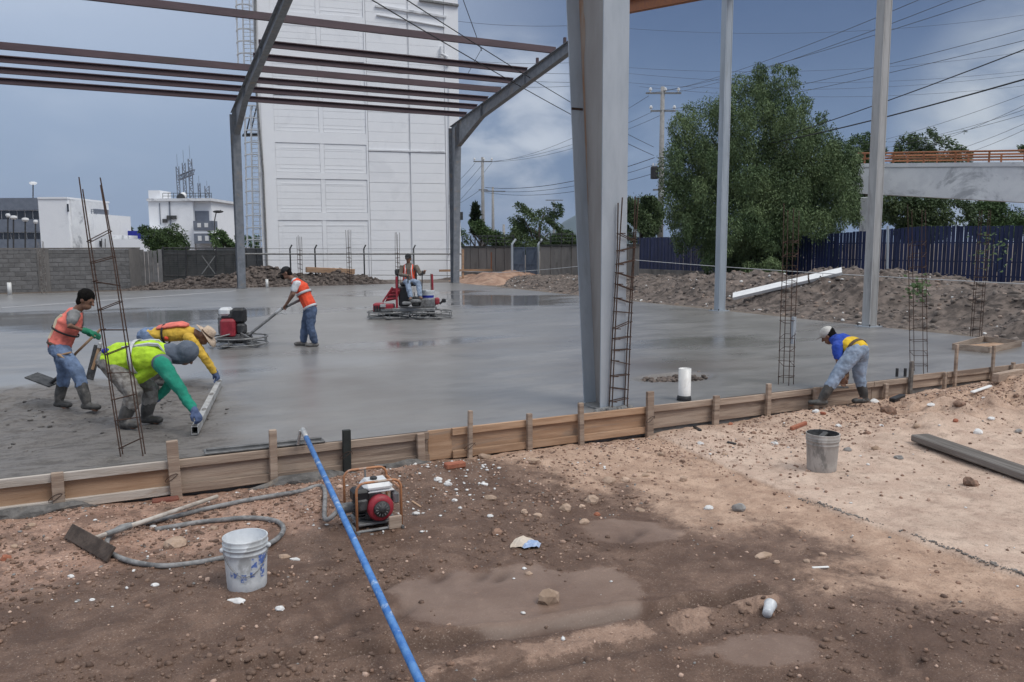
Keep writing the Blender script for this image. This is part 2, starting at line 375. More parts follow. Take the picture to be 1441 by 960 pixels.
PRINTS = [g2(x, y) for x, y in ((620, 803), (680, 800), (705, 800), (470, 868), (500, 880), (565, 852), (880, 742), (900, 735), (1250, 925), (1290, 915), (1000, 935), (885, 745), (545, 815))]
def gbase(x, y):
    z = -.355+.12*sst(1.5, 7., x)+.09*sst(7, 11, x)+.08*np.exp(-((x-3)/.9)**2-((y+.62)/.4)**2)
    return z+(.02-z)*0
def ground_fields(x, y):
    X, D = XD(x, y); n = fbm(x, y, 1.1, 5, 2); n2 = fbm(x, y, .45, 4, 9); n3 = fbm(x, y, 3.2, 4, 14)
    xb = np.interp(D, [4, 4.6, 5.05, 5.35, 5.7, 6.2, 6.9, 7.5, 8.3, 9, 10, 12], [6, 4.2, 3.2, 2.35, 2.2, 2.35, 1.7, 1.2, .3, -.6, -1.5, -3])
    dry = 1/(1+np.exp(-np.clip((X-xb)/.26+n*7+n3*4, -30, 30)))
    xl = np.interp(D, [4, 5.2, 5.7, 6.3, 7, 7.8, 9], [-4.2, -3.6, -3.1, -2.3, -1.75, -1.6, -1.2])
    red = 1/(1+np.exp(-np.clip((xl-X)/.2+n*6+n3*3, -30, 30)))
    mudc = np.exp(-((X-.15)/1.15)**2-((D-5.35)/.50)**2)+.8*np.exp(-((X-1.05)/.5)**2-((D-6.7)/.4)**2)+.7*np.exp(-((X-1.5)/.7)**2-((D-4.55)/.3)**2)
    mud = sst(.34, .52, mudc+n*.8+n3*.35)*(1-dry)
    d, s = seg(x, y, LIP); pad = sst(-.03, .03, d*s+n*.25)*sst(11.5, 9., D)
    return X, D, n, n2, n3, dry, red, mud, pad
def ground_z(x, y, full=True):
    x = np.asarray(x, float); y = np.asarray(y, float)
    X, D, n, n2, n3, dry, red, mud, pad = ground_fields(x, y)
    near = sst(30, 14, np.hypot(x, y))
    z = gbase(x, y)+near*(n2*.10+n*.05*(1-.6*mud)*(1-.4*pad)+n3*.035*(1-.85*mud)*(1-.6*pad)+fbm(x, y, 9., 3, 21, .7)*.036*(1-.8*mud)*(1-.6*pad))
    z = z+.030*pad
    d, s = seg(x, y, RUT); z = z-.045*np.exp(-(d/.05)**2)*(1+1.5*n3)+.03*np.exp(-((d-.11)/.06)**2)*(1+2*n3)
    d, s = seg(x, y, RUT2); z = z+.010*np.exp(-(d/.09)**2)*(1+3*n3)-.018*np.exp(-((d-.16)/.05)**2)*(1+2*n3)
    for px, py in PRINTS: z = z-.03*np.exp(-(((x-px)*.8+(y-py)*.6)/.12)**2-(((y-py)*.8-(x-px)*.6)/.05)**2)*(1+1.5*n3)
    # spoil along the formwork and lumpy heap to the right
    z = z+.05*np.exp(-((y+.85)/.35)**2)*(1+1.6*n)*sst(9.5, 7, x)-.02*np.exp(-((y+.3)/.2)**2)
    hp = np.exp(-((x-5.2)/1.9)**2-((y+1.55)/.9)**2)+.8*np.exp(-((x-7.6)/1.5)**2-((y+1.2)/.6)**2)
    z = z+hp*(.15+.30*n+.34*n3)
    z = np.where(y > -.262, -.5+.45*sst(35.0, 34.0, y)*0, z)
    far = (y > 34.05) | (x > 11.75)
    z = np.where(far & (y > -.3), -.06+.1*n2, z); z = np.where((x > 11.75) & (y <= -.3), z*(sst(16, 12, x))+(-.06)*(1-sst(16, 12, x)), z)
    return z
def lines(*segs):
    o = []
    for a, b, st in segs: o += list(np.arange(a, b, st))
    return np.array(o+[segs[-1][1]])
gx = lines((-5800, -1000, 960), (-1000, -100, 100), (-100, -20, 8), (-20, -9, .6), (-9, 5.5, .030), (5.5, 11.8, .05), (11.8, 40, .8), (40, 100, 6), (100, 1000, 100), (1000, 7000, 1000))
gy = lines((-1000, -100, 150), (-100, -12, 8), (-12, -7.6, .3), (-7.6, -.26, .030), (-.26, -.2, .03), (-.2, 33.8, 2.), (33.8, 34.2, .1), (34.2, 50, .8), (50, 120, 6), (120, 1000, 110), (1000, 9000, 1000))
GXX, GYY = np.meshgrid(gx, gy); gz = ground_z(GXX, GYY)
gz = np.where(np.hypot(GXX, GYY) > 90, -.06, gz)
ground = npmesh('ground', np.stack([GXX.ravel(), GYY.ravel(), gz.ravel()], 1), gridfaces(len(gx), len(gy)), [], None, True); struct(ground)
X_, D_, n_, n2_, n3_, dry_, red_, mud_, pad_ = ground_fields(GXX, GYY)
streak = np.exp(-(seg(GXX, GYY, RUT2)[0]/.13)**2)*sst(-.05, .12, n3_+.05)
rut_dark = np.maximum(np.exp(-(seg(GXX, GYY, RUT)[0]/.055)**2), .8*np.exp(-((seg(GXX, GYY, RUT2)[0]-.18)/.05)**2))  # dark mask for ruts and prints: damp earth plus painted groove shadow
for px, py in PRINTS: rut_dark = np.maximum(rut_dark, np.exp(-(((GXX-px)*.8+(GYY-py)*.6)/.12)**2-(((GYY-py)*.8-(GXX-px)*.6)/.05)**2))
rut_dark = rut_dark*sst(-.25, .05, n3_+.08)*(1-dry_)
for k, v in (('rut_wet_shade', rut_dark), ('dry', dry_), ('red', red_), ('mud', mud_), ('pad', pad_), ('streak', streak), ('outer', np.where((GYY > -.2) | (GXX > 13) | (GXX < -14), 1., 0.))): attr(ground, k, v.ravel())
m = bpy.data.materials.new('site earth'); m.use_nodes = True; t = m.node_tree; t.nodes.clear(); n = NT(t)
co = n.n('ShaderNodeTexCoord').outputs['Object']
at = lambda k: n.n('ShaderNodeAttribute', attribute_name=k).outputs['Fac']
fa = n.noise(co, 3.2, 8, .65); fb = n.noise(co, 26., 6, .7); fc = n.noise(co, 75., 4, .7); fd = n.noise(co, 1.1, 4, .6)
wet = n.mix(n.ramp(fa, .35, .65), L(93, 71, 58), L(121, 97, 82)); wet = n.mix(n.m('MULTIPLY', n.ramp(fb, .5, .72), .55), wet, L(86, 68, 58))
mudc = n.mix(n.ramp(fd, .35, .65), L(116, 96, 84), L(134, 114, 101))
dryc = n.mix(n.ramp(fa, .3, .7), L(166, 137, 117), L(198, 169, 147)); dryc = n.mix(n.m('MULTIPLY', n.ramp(fb, .48, .7), .45), dryc, L(150, 120, 102))
redc = n.mix(n.ramp(fa, .3, .7), L(152, 118, 100), L(184, 150, 130)); redc = n.mix(n.m('MULTIPLY', n.ramp(fb, .45, .65), .6), redc, L(112, 92, 82))
padc = n.mix(n.ramp(fa, .3, .7), L(190, 165, 148), L(212, 190, 172)); padc = n.mix(n.m('MULTIPLY', n.ramp(fb, .55, .75), .3), padc, L(168, 140, 120))
jit = n.m('ADD', n.m('MULTIPLY', n.m('SUBTRACT', fb, .5), .9), n.m('MULTIPLY', n.m('SUBTRACT', n.noise(co, 8., 6, .65), .5), 1.1))
mudm = n.m('MULTIPLY', n.ramp(n.m('ADD', at('mud'), n.m('MULTIPLY', jit, 1.3)), .25, .85), .85); drym = n.ramp(n.m('ADD', at('dry'), jit), .08, .95); redm = n.ramp(n.m('ADD', at('red'), jit), .1, .9)
c = n.mix(mudm, wet, mudc); c = n.mix(redm, c, redc); c = n.mix(drym, c, dryc); c = n.mix(n.m('MULTIPLY', at('pad'), .8), c, padc)
c = n.mix(n.m('MULTIPLY', n.ramp(n.m('ADD', at('streak'), jit), .45, .8), .6), c, L(176, 146, 126)); c = n.mix(at('outer'), c, n.mix(n.ramp(fa, .3, .7), L(92, 84, 76), L(122, 112, 102)))
c = n.mix(n.m('MULTIPLY', at('rut_wet_shade'), .75), c, L(72, 55, 46)); nm_ = n.m('SUBTRACT', 1., n.m('MULTIPLY', at('mud'), .7))
c = n.mix(n.m('MULTIPLY', n.m('MULTIPLY', n.ramp(fc, .58, .68), .45), nm_), c, L(212, 194, 178)); c = n.mix(n.m('MULTIPLY', n.m('MULTIPLY', n.ramp(fc, .45, .33), .6), nm_), c, L(76, 60, 51)); fg_ = n.noise(co, 1.9, 6, .65, .8); c = n.mix(n.m('MULTIPLY', n.m('MULTIPLY', n.m('MULTIPLY', n.ramp(fg_, .50, .60), .55), nm_), n.m('SUBTRACT', 1., n.m('MULTIPLY', drym, .75))), c, L(82, 61, 49)); fe_ = n.noise(co, 9., 5, .7); c = n.mix(n.m('MULTIPLY', n.m('MULTIPLY', n.ramp(fe_, .50, .66), .32), nm_), c, L(92, 74, 63))
rg = n.m('ADD', .55, n.m('MULTIPLY', drym, .36)); rg = n.m('SUBTRACT', rg, n.m('MULTIPLY', mudm, .12))
bh = n.m('ADD', n.m('MULTIPLY', fb, .6), n.m('MULTIPLY', fc, .4))
bp = n.n('ShaderNodeBump', ins={'Height': bh, 'Strength': n.m('SUBTRACT', .75, n.m('MULTIPLY', at('mud'), .55)), 'Distance': .03})
b = n.n('ShaderNodeBsdfPrincipled', ins={'Base Color': c, 'Roughness': rg, 'Normal': bp.outputs[0], 'Specular IOR Level': .35}); n.n('ShaderNodeOutputMaterial', ins={0: b.outputs[0]})
ground.data.materials.append(m)
def gzat(x, y): return float(ground_z(np.array([x]), np.array([y]))[0])
def onground(px, py):                   # where the sight line meets the real ground
    z = -.3
    for _ in range(12):
        P = G(px, py, z); z = .5*z+.5*gzat(P.x, P.y)
    return G(px, py, z)
# ---- concrete slab
sx = lines((-24, -9, .5), (-9, -2.2, .045), (-2.2, 11.6, .15)); sy = lines((-.245, 6., .045), (6., 33.9, .18))
SX, SY = np.meshgrid(sx, sy)
def fresh_f(x, y): return sst(-3.9, -4.7, x+.35*fbm(x, y, 1., 3, 3)*2)*sst(5.4, 4.5, y+fbm(x, y, 1.2, 4, 5)*1.6)
fr = fresh_f(SX, SY)
sz = fr*(fbm(SX, SY, 2.2, 5, 31)*.075+fbm(SX*.6, SY*2.2, 2.6, 3, 33)*.05)+fr*sst(.9, 2.4, SY)*fbm(SX, SY, 4., 5, 36, .65)*.13-fr*.012
sz = sz*sst(-.245, -.15, SY)+(1-fr)*fbm(SX, SY, .8, 3, 40)*.003*sst(-.245, 0, SY)
HOLE = G(950, 531, 0)
hd = np.hypot((SX-HOLE.x)*1.0, (SY-HOLE.y)*1.5); sz = sz-.10*sst(.62, .42, hd+fbm(SX, SY, 3, 3, 44)*.3)
slab = npmesh('concrete_slab', np.stack([SX.ravel(), SY.ravel(), sz.ravel()], 1), gridfaces(len(sx), len(sy)), [], None, True); struct(slab)
WQ, WL = G(672, 419, 0), G(170, 445, 0)
wetm = np.clip(.95*sst(.14, .34, fbm(SX*.35, SY*.8, .5, 4, 50)*.8+.42*np.exp(-((SX-WQ.x)/3.2)**2-((SY-WQ.y)/4.5)**2)+.40*np.exp(-((SX-WL.x)/5.)**2-((SY-WL.y)/3.6)**2)), 0, 1)*(1-fr)
brown = np.clip(np.exp(-((SX-3.0)/1.6)**2-((SY-2.6)/1.3)**2)+.8*np.exp(-((SX+2.4)/.5)**2-((SY-4.2)/2.2)**2)+.5*np.exp(-((SX-1.)/2.5)**2-((SY-6.5)/1.)**2), 0, 1)*sst(-.22, .12, fbm(SX, SY, .9, 4, 60)+.08)
sealed = sst(.05, .25, np.exp(-((SX+6.5)/4.5)**2-((SY-5.7)/.9)**2)+fbm(SX, SY, .7, 3, 70)*.25)
for k, v in (('fresh', fr), ('wet', wetm), ('brown', brown), ('pale', sealed), ('pit', sst(.62, .42, hd))): attr(slab, k, v.ravel())
m = bpy.data.materials.new('wet concrete'); m.use_nodes = True; t = m.node_tree; t.nodes.clear(); n = NT(t)
co = n.n('ShaderNodeTexCoord').outputs['Object']
at = lambda k: n.n('ShaderNodeAttribute', attribute_name=k).outputs['Fac']
stv = n.n('ShaderNodeMapping', ins={0: co, 3: (.55, 1.5, 1), 2: (0, 0, .25)}).outputs[0]
fa = n.noise(stv, .9, 8, .6, .8); fb = n.noise(stv, 6., 6, .6, .5); fc = n.noise(co, 24., 6, .7); fd = n.noise(co, .35, 3, .5)
wv = n.n('ShaderNodeTexWave', wave_type='RINGS', ins={'Vector': n.n('ShaderNodeMapping', ins={0: co, 1: (2., -9., 0)}).outputs[0], 'Scale': .33, 'Distortion': 9., 'Detail': 3.}).outputs['Fac']
c = n.mix(n.ramp(fa, .3, .7), (.182, .174, .165), (.262, .250, .237)); c = n.mix(n.m('MULTIPLY', n.ramp(fd, .40, .62), .45), c, (.150, .140, .130)); c = n.mix(n.m('MULTIPLY', n.ramp(fb, .4, .7), .35), c, (.13, .127, .125))
c = n.mix(n.m('MULTIPLY', n.ramp(wv, .6, 1.), .18), c, (.24, .24, .24))
c = n.mix(n.m('MULTIPLY', at('brown'), .8), c, (.125, .104, .088)); c = n.mix(n.m('MULTIPLY', at('pale'), .5), c, (.27, .275, .28))
frc = n.mix(n.ramp(n.m('ADD', n.m('MULTIPLY', fc, .5), n.m('MULTIPLY', fb, .5)), .40, .60), (.088, .078, .070), (.165, .15, .138)); frc = n.mix(n.m('MULTIPLY', n.ramp(fb, .42, .6), .8), frc, (.155, .142, .131))
c = n.mix(at('fresh'), c, frc); c = n.mix(n.m('MULTIPLY', at('wet'), .55), c, (.085, .088, .093)); c = n.mix(at('pit'), c, n.mix(n.ramp(fc, .4, .6), (.05, .042, .036), (.19, .165, .145)))
rg = n.m('ADD', .19, n.m('MULTIPLY', fa, .26)); rg = n.m('ADD', rg, n.m('MULTIPLY', at('fresh'), .30)); rg = n.m('MULTIPLY', rg, n.m('SUBTRACT', 1., n.m('MULTIPLY', at('wet'), .74)))
rg = n.m('ADD', rg, n.m('MULTIPLY', at('pit'), .5), clamp=True)
bh = n.m('ADD', n.m('MULTIPLY', fb, .5), n.m('MULTIPLY', n.m('MULTIPLY', fc, at('fresh')), 1.))
bp = n.n('ShaderNodeBump', ins={'Height': bh, 'Strength': n.m('ADD', n.m('MULTIPLY', at('fresh'), .55), n.m('MULTIPLY', n.m('SUBTRACT', 1., at('wet')), .022)), 'Distance': .03})
b = n.n('ShaderNodeBsdfPrincipled', ins={'Base Color': c, 'Roughness': rg, 'Normal': bp.outputs[0], 'Specular IOR Level': .5}); n.n('ShaderNodeOutputMaterial', ins={0: b.outputs[0]})
slab.data.materials.append(m)
def slabz(x, y):
    i = min(max(np.searchsorted(sx, x), 0), len(sx)-1); j = min(max(np.searchsorted(sy, y), 0), len(sy)-1); return float(sz[j, i])
e = MB(); zz = -.40      # slab edge faces
e.box((-6.2, -.240, -.2), (35.6, .005, .385)); e.box((11.605, 16.83, -.2), (.006, 34.1, .39)); e.box((-6.2, 33.905, -.2), (35.6, .006, .39))
e.build('slab_edge', pm('slab edge concrete', (.16, .15, .14), (.21, .2, .19), 6, .9), slab)
# ---- spoil heaps (terrain)
def heap(name, x0, x1, y0, y1, st, hf, mat):
    xs = np.arange(x0, x1+.001, st); ys = np.arange(y0, y1+.001, st); X, Y = np.meshgrid(xs, ys); Z = hf(X, Y)
    o = npmesh(name, np.stack([X.ravel(), Y.ravel(), Z.ravel()], 1), gridfaces(len(xs), len(ys)), mat, None, False); return struct(o)
def right_h(x, y):
    top = np.interp(y, [-8, 0, 3, 5, 6.5, 8, 10, 13, 15, 18, 21, 25, 30, 34, 41], [.9, 1.0, .95, .98, .72, 1.02, 1.2, .85, 1.0, .75, .6, .5, .45, .35, .2])
    p = sst(12.15, 14.9, x+fbm(x, y, .5, 3, 4)*1.2)*(.55+.45*sst(24., 16., x))
    r = fbm(x, y, .55, 5, 80, .6)*.55+fbm(x, y, 2.2, 4, 83, .7)*.55
    return -.09+top*p*(1+.5*r)+r*.42*np.clip(p*2.5, 0, 1)-.2*sst(12.2, 11.9, x)
M['spoil'] = pm('grey brown rubble spoil', L(72, 64, 59), L(116, 104, 96), 3.5, .95, 0, 1., 9, c3=L(60, 53, 49), lo=.35, hi=.65)
M['spoil_r'] = pm('tan soil heap', L(140, 110, 92), L(172, 142, 122), 2.2, .95, 0, .8, 9, c3=L(118, 100, 88))
heap('spoil_berm', 11.9, 27, -9, 41, .12, right_h, M['spoil'])
def far_h(x, y):
    top = np.interp(x, [-6, -4.5, -3, -1.5, 0, 1, 2.5, 4, 5.5, 7, 8.5], [.0, .15, .4, .6, .75, .95, .85, .75, .75, .45, .1])
    p = np.exp(-((y-36.2)/1.15)**2); r = fbm(x, y, .9, 5, 90, .65)
    return -.12+top*p*(1+.9*r)+p*r*.3
heap('far_spoil', -6, 8.6, 34.0, 38.6, .14, far_h, M['spoil'])
def mid_h(x, y):
    r = fbm(x, y, .8, 5, 95, .6)
    return -.12+(.75*np.exp(-((x-15.6)/1.9)**2-((y-33.5)/1.8)**2)+.5*np.exp(-((x-13.2)/.9)**2-((y-33)/2.2)**2)+.45*np.exp(-((x-14.)/1.)**2-((y-36.5)/1.)**2))*(1+.8*r)
heap('soil_heap', 11.9, 19.5, 28.5, 39.5, .16, mid_h, M['spoil_r'])
# ---- distant mountain
def mtn(x, y):
    return -30+330*np.exp(-((x-3900)/360)**2)*(1+.3*fbm(x, y, .004, 4, 7))+60*np.exp(-((x-4300)/900)**2)
xs = np.arange(1800, 6200, 60); ys = np.array([5600., 5900, 6200, 6600, 7000]); X, Y = np.meshgrid(xs, ys)
Z = mtn(X, Y)*np.array([0, .6, 1., .7, 0])[:, None]-5
mo = npmesh('mountain', np.stack([X.ravel(), Y.ravel(), Z.ravel()], 1), gridfaces(len(xs), len(ys)), pm('far wooded slopes', (.05, .075, .07), (.07, .095, .085), .004, 1.), None, True); struct(mo)
# ================================================================== loose stones
_ico = [(0, -.526, .851), (0, .526, .851), (0, -.526, -.851), (0, .526, -.851), (-.526, .851, 0), (.526, .851, 0), (-.526, -.851, 0), (.526, -.851, 0), (.851, 0, .526), (.851, 0, -.526), (-.851, 0, .526), (-.851, 0, -.526)]
_icf = [(0, 8, 1), (0, 1, 10), (0, 10, 6), (0, 6, 7), (0, 7, 8), (8, 7, 9), (8, 9, 5), (8, 5, 1), (1, 5, 4), (1, 4, 10), (10, 4, 11), (10, 11, 6), (6, 11, 2), (6, 2, 7), (7, 2, 9), (9, 2, 3), (9, 3, 5), (5, 3, 4), (4, 3, 11), (11, 3, 2)]
def scatter(name, pts, sizes, mat, flat=(.45, .9), kind='stuff'):
    r = np.random.default_rng(len(pts)); V = np.array(_ico); F = np.array(_icf); n = len(pts)
    sc = np.stack([r.uniform(.7, 1.3, n), r.uniform(.6, 1.1, n), r.uniform(*flat, n)], 1)*np.asarray(sizes)[:, None]
    v = V[None]*(1+r.uniform(-.22, .22, (n, 12, 1)))*sc[:, None, :]
    a = r.uniform(0, 6.28, n); ca, sa = np.cos(a)[:, None], np.sin(a)[:, None]
    v = np.stack([v[..., 0]*ca-v[..., 1]*sa, v[..., 0]*sa+v[..., 1]*ca, v[..., 2]], 2)+np.asarray(pts)[:, None, :]
    f = F[None]+(np.arange(n)*12)[:, None, None]
    o = npmesh(name, v.reshape(-1, 3), f.reshape(-1, 3), mat); o['kind'] = kind; return o
R_ = np.random.default_rng(11)
def cloud(n, fn):                       # random ground points kept with probability fn
    out = []
    while len(out) < n:
        x = R_.uniform(-9, 11.5, 20000); y = R_.uniform(-7.6, -.42, 20000); X, D = XD(x, y)
        k = (np.abs(X) < D*.72+.3) & (D > 3.6) & (R_.random(20000) < fn(x, y, X, D))
        out += list(np.stack([x[k], y[k]], 1))
    p = np.array(out[:n]); return np.column_stack([p, ground_z(p[:, 0], p[:, 1])])
gs = lambda a, b, w: np.exp(-((a-b)/w)**2)
def dens(x, y, X, D):
    nz = np.clip(.5+2.2*fbm(x, y, 1.3, 3, 61), 0, 1)
    _, _, _, _, _, dr, rd, mu, pd = ground_fields(x, y)
    return nz*(.12+.7*gs(y, -.9, .8)+.6*rd+.6*gs(x, 6, 3)*gs(y, -1.6, 1.1)+.35*gs(X, .9, .8)*gs(D, 7.4, .6))*(1-.93*mu)*(1-.75*pd*gs(D, 6.5, 1.5))
for nm, cnt, s0, s1, mt in (('gravel', 5200, .004, .017, 'soil_t'), ('pebbles', 900, .005, .016, 'stone_g'), ('soil_clods', 5200, .005, .022, 'clod'), ('stone_debris', 200, .018, .036, 'soil_t')):
    if mt == 'soil_t': M['soil_t'] = pm('soil coloured grit', L(150, 124, 108), L(196, 168, 150), 7, .95, 0, .4)
    if mt == 'clod': M['clod'] = pm('brown soil clod', L(96, 76, 64), L(150, 120, 102), 14, .95, 0, .4)
    p = cloud(cnt, dens); s = R_.uniform(0, 1, cnt)**2*(s1-s0)+s0; p[:, 2] += s*.2; scatter(nm, p, s, M[mt])
def wdens(x, y, X, D):
    return (.9*gs(X, -1.05, .55)*gs(D, 7.9, .55)+.6*gs(X, -.1, .5)*gs(D, 8.3, .35)+.35*gs(X, -3.0, .9)*gs(D, 6.9, .7)+.25*gs(X, -1.2, .6)*gs(D, 7.1, .5)+.7*gs(X, 1.2, .25)*gs(D, 9.9, .25)+.7*gs(X, .75, .2)*gs(D, 8.55, .15)+.012)*np.clip(.35+3*fbm(x, y, 1.8, 3, 77), 0, 1)
def mdens(x, y, X, D):
    _, _, _, _, _, dr, rd, mu, pd = ground_fields(x, y); return (1-dr)*(1-.9*mu)*np.clip(.12+5*fbm(x, y, 1.6, 3, 67), .01, 1)
p = cloud(5200, mdens); s = R_.uniform(0, 1, 5200)**5*.026+.003; p[:, 2] += s*.1; scatter('mud_clods', p, s, pm('wet mud clod', L(86, 66, 54), L(122, 99, 84), 9, .7, 0, .4))
p = cloud(420, wdens); s = R_.uniform(0, 1, 420)**3*.020+.004; p[:, 2] += s*.3; scatter('plaster_debris', p, s, M['stone_w'], (.3, .7))
# rubble on the berms
bx = R_.uniform(12.2, 20, 5200); by = R_.uniform(-3, 36, 5200); s = R_.random(5200)**3*.10+.025
scatter('rubble', np.column_stack([bx, by, right_h(bx, by)-s*.05]), s, pm('grey brown rubble', L(82, 75, 70), L(128, 118, 111), 3, .95, 0, .5))
bx = R_.uniform(12.2, 20, 1800); by = R_.uniform(-3, 36, 1800); s = R_.random(1800)**3*.08+.02
scatter('tan_rubble', np.column_stack([bx, by, right_h(bx, by)-s*.05]), s, pm('tan rubble', L(122, 106, 95), L(160, 142, 130), 3, .95, 0, .5))
bx = R_.uniform(-5, 8, 1500); by = R_.uniform(34.4, 37.4, 1500); s = R_.random(1500)**2*.13+.04
bx = R_.uniform(12.4, 18, 260); by = R_.uniform(-3, 34, 260); s = R_.random(260)**2*.05+.02
scatter('berm_debris', np.column_stack([bx, by, right_h(bx, by)+s*.2]), s, M['stone_w'])
bx = R_.uniform(-5, 8, 1500); by = R_.uniform(34.4, 37.4, 1500); s = R_.random(1500)**2*.13+.04
scatter('far_rubble', np.column_stack([bx, by, far_h(bx, by)+s*.1]), s, M['spoil'])
n_ = 420; cx_ = R_.uniform(-10, -4.2, n_*4); cy_ = np.abs(R_.normal(2.4, 1.1, n_*4)); kk = (fresh_f(cx_, cy_) > .6) & (cy_ > .8) & (cy_ < 4.4); cx_, cy_ = cx_[kk][:n_], cy_[kk][:n_]; s = R_.random(len(cx_))**3*.030+.006
cz_ = np.array([slabz(a, b) for a, b in zip(cx_, cy_)]); M['conc_clod'] = pm('fresh concrete clod', (.085, .078, .072), (.165, .152, .142), 7, .85, 0, .6)
scatter('concrete_rubble', np.column_stack([cx_, cy_, cz_+s*.1]), s, M['conc_clod'], (.3, .6))
# ---- stones one can point at
def stone(px, py, w, mat, label, h=.6, group=None, dep=.75, seed=0, cat='stone', name='stone', sink=.25, rough=.16):
    P = onground(px, py); s = w/2/ (FPX/DEP(P)); bm = bmesh.new(); bmesh.ops.create_icosphere(bm, subdivisions=2, radius=1)
    rr = random.Random(seed*7+px); ox = rr.random()*40
    from mathutils import noise as mn
    for v in bm.verts:
        k = 1+rough*2*mn.noise(v.co*1.3+Vector((ox, 0, 0)))+rough*mn.noise(v.co*3+Vector((0, ox, 0)))
        v.co = Vector((v.co.x*s*k, v.co.y*s*dep*k, max(v.co.z, -.6)*s*h*k))
    me = bpy.data.meshes.new(name); bm.to_mesh(me); bm.free(); o = bpy.data.objects.new(name, me); COL.objects.link(o); me.materials.append(mat)
    o.location = (P.x, P.y, gzat(P.x, P.y)+s*h*sink); o.rotation_euler = (0, 0, -YAW+rr.uniform(-.5, .5)); return tag(o, label, cat, group)
ST, SG, SW, BR = M['stone_t'], M['stone_g'], M['stone_w'], M['brick']
SO = M['clod']
stone(772, 847, 32, ST, 'rounded tan stone alone on the smooth mud patch', .75, sink=.5)
stone(247, 768, 34, ST, 'flat tan rock inside the loop of black hose', .55)
stone(333, 847, 32, SW, 'flat pale slab of mortar on the mud in front of the white bucket', .25, dep=.35)
stone(394, 857, 14, SW, 'small pale stone to the right of and in front of the white bucket', .5)
stone(1365, 683, 22, SO, 'round brown stone on the dry pad below the dark beam', .7, sink=.5)
stone(1040, 718, 20, SG, 'grey stone between wet and dry earth in front of the second bucket', .7, sink=.5)
stone(997, 716, 14, SW, 'small white stone just left of the grey stone', .5)
stone(833, 706, 20, ST, 'pale blocky stone in the cluster beyond the muddy hollow', .7)
stone(796, 717, 18, ST, 'brown stone with a white foot left of the pale blocky stone', .7)
stone(819, 714, 10, ST, 'little stone wedged between the two bigger stones of the cluster', .7)
stone(822, 736, 15, ST, 'tan stone at the muddy edge of the stone cluster', .6)
stone(840, 725, 9, BR, 'small orange brick bit in the stone cluster', .8, cat='brick bit')
stone(856, 678, 19, ST, 'larger round stone on the dry soil beyond the stone cluster', .65)
stone(880, 677, 16, ST, 'smaller round stone beside the larger round stone', .6)
stone(757, 727, 14, ST, 'tan stone left of the stone cluster with another close behind', .6)
stone(738, 722, 11, ST, 'little tan stone at the left end of the stone row', .8)
stone(698, 751, 20, SO, 'brown lump of earth left of the torn paper sack', .6)
stone(690, 702, 18, ST, 'tan stone half sunk in brown soil between the engine and the cluster', .5)
stone(751, 651, 19, ST, 'tan stone below the formwork, right of the split panel', .6)
stone(682, 644, 20, ST, 'oblong tan stone tucked against the foot of the formwork', .45)
stone(744, 808, 11, ST, 'small pale pebble above the rounded tan stone', .6)
stone(900, 719, 16, ST, 'reddish tan stone on the rim of the wet hollow', .45)
stone(962, 676, 11, ST, 'upright tan stone on the dry soil', 1.)
stone(883, 676, 9, ST, 'small stone right of the round pair', .6)
stone(908, 670, 11, ST, 'pale stone on the tan soil beside the round pair', .5)
stone(914, 664, 9, ST, 'small pale stone behind the pale stone of the round pair', .5)
stone(1193, 634, 12, SG, 'grey pebble just right of the grey bucket', .7)
stone(1233, 632, 13, ST, 'tan stone on the rough soil right of the grey bucket', .6)
stone(1250, 580, 24, SO, 'large brown clod on the heap in front of the stooping man', .6)
stone(1350, 577, 17, SO, 'brown clod on the right side of the earth heap', .6)
stone(1376, 610, 13, SW, 'white lump on the slope of the earth heap', .8)
stone(1433, 608, 11, SG, 'dark stone at the far right of the earth heap', .7)
stone(1265, 645, 14, SG, 'grey broken stone at the head of the dark beam', .5)
stone(1137, 576, 11, SW, 'white lump by the left boot of the stooping man', .8)
stone(1148, 580, 11, SW, 'second white lump right beside the first at the left boot', .6)
stone(1230, 566, 15, SW, 'white lump beside the right boot of the stooping man', .5)
stone(1028, 598, 8, BR, 'tiny red brick bit in front of the formwork', .8, cat='brick bit')
stone(1158, 583, 8, BR, 'tiny red brick bit in front of the stooping man', .8, cat='brick bit')
stone(1345, 593, 9, BR, 'red brick bit high on the earth heap', .7, cat='brick bit')
stone(1205, 570, 16, M['black'], 'black lump of rubber by the stooping man', .6, cat='lump') if False else None
stone(616, 676, 13, SW, 'largest white plaster lump near the engine frame', .6)
stone(630, 682, 12, SW, 'crumbly white plaster lump beside the largest one', .7)
stone(682, 682, 11, SW, 'flat white chip on the brown soil between engine and cluster', .4)
stone(586, 724, 13, SW, 'white block of plaster lying right of the engine frame', .5)
stone(690, 727, 9, SW, 'white chip alone on the brown soil above the torn sack', .6)
stone(219, 824, 12, SW, 'white chip on the mud below the hose loop', .5)
stone(8, 787, 14, BR, 'red brick bit at the left edge of the rubble', .8, cat='brick bit')
stone(400, 784, 18, ST, 'flat tan stone just right of the white bucket', .35)
stone(415, 788, 16, SW, 'flat pale chip beside the flat tan stone', .3, dep=.5)
stone(1300, 820, 0.1, SW, 'x') if False else None
stone(1093, 792, 9, ST, 'tan pebble below the tan block in the mud', .7)
stone(1135, 791, 10, ST, 'tan pebble beside the muddy rut on the right', .7)
stone(1158, 782, 9, ST, 'tan pebble on the edge of the dry soil tongue', .9)
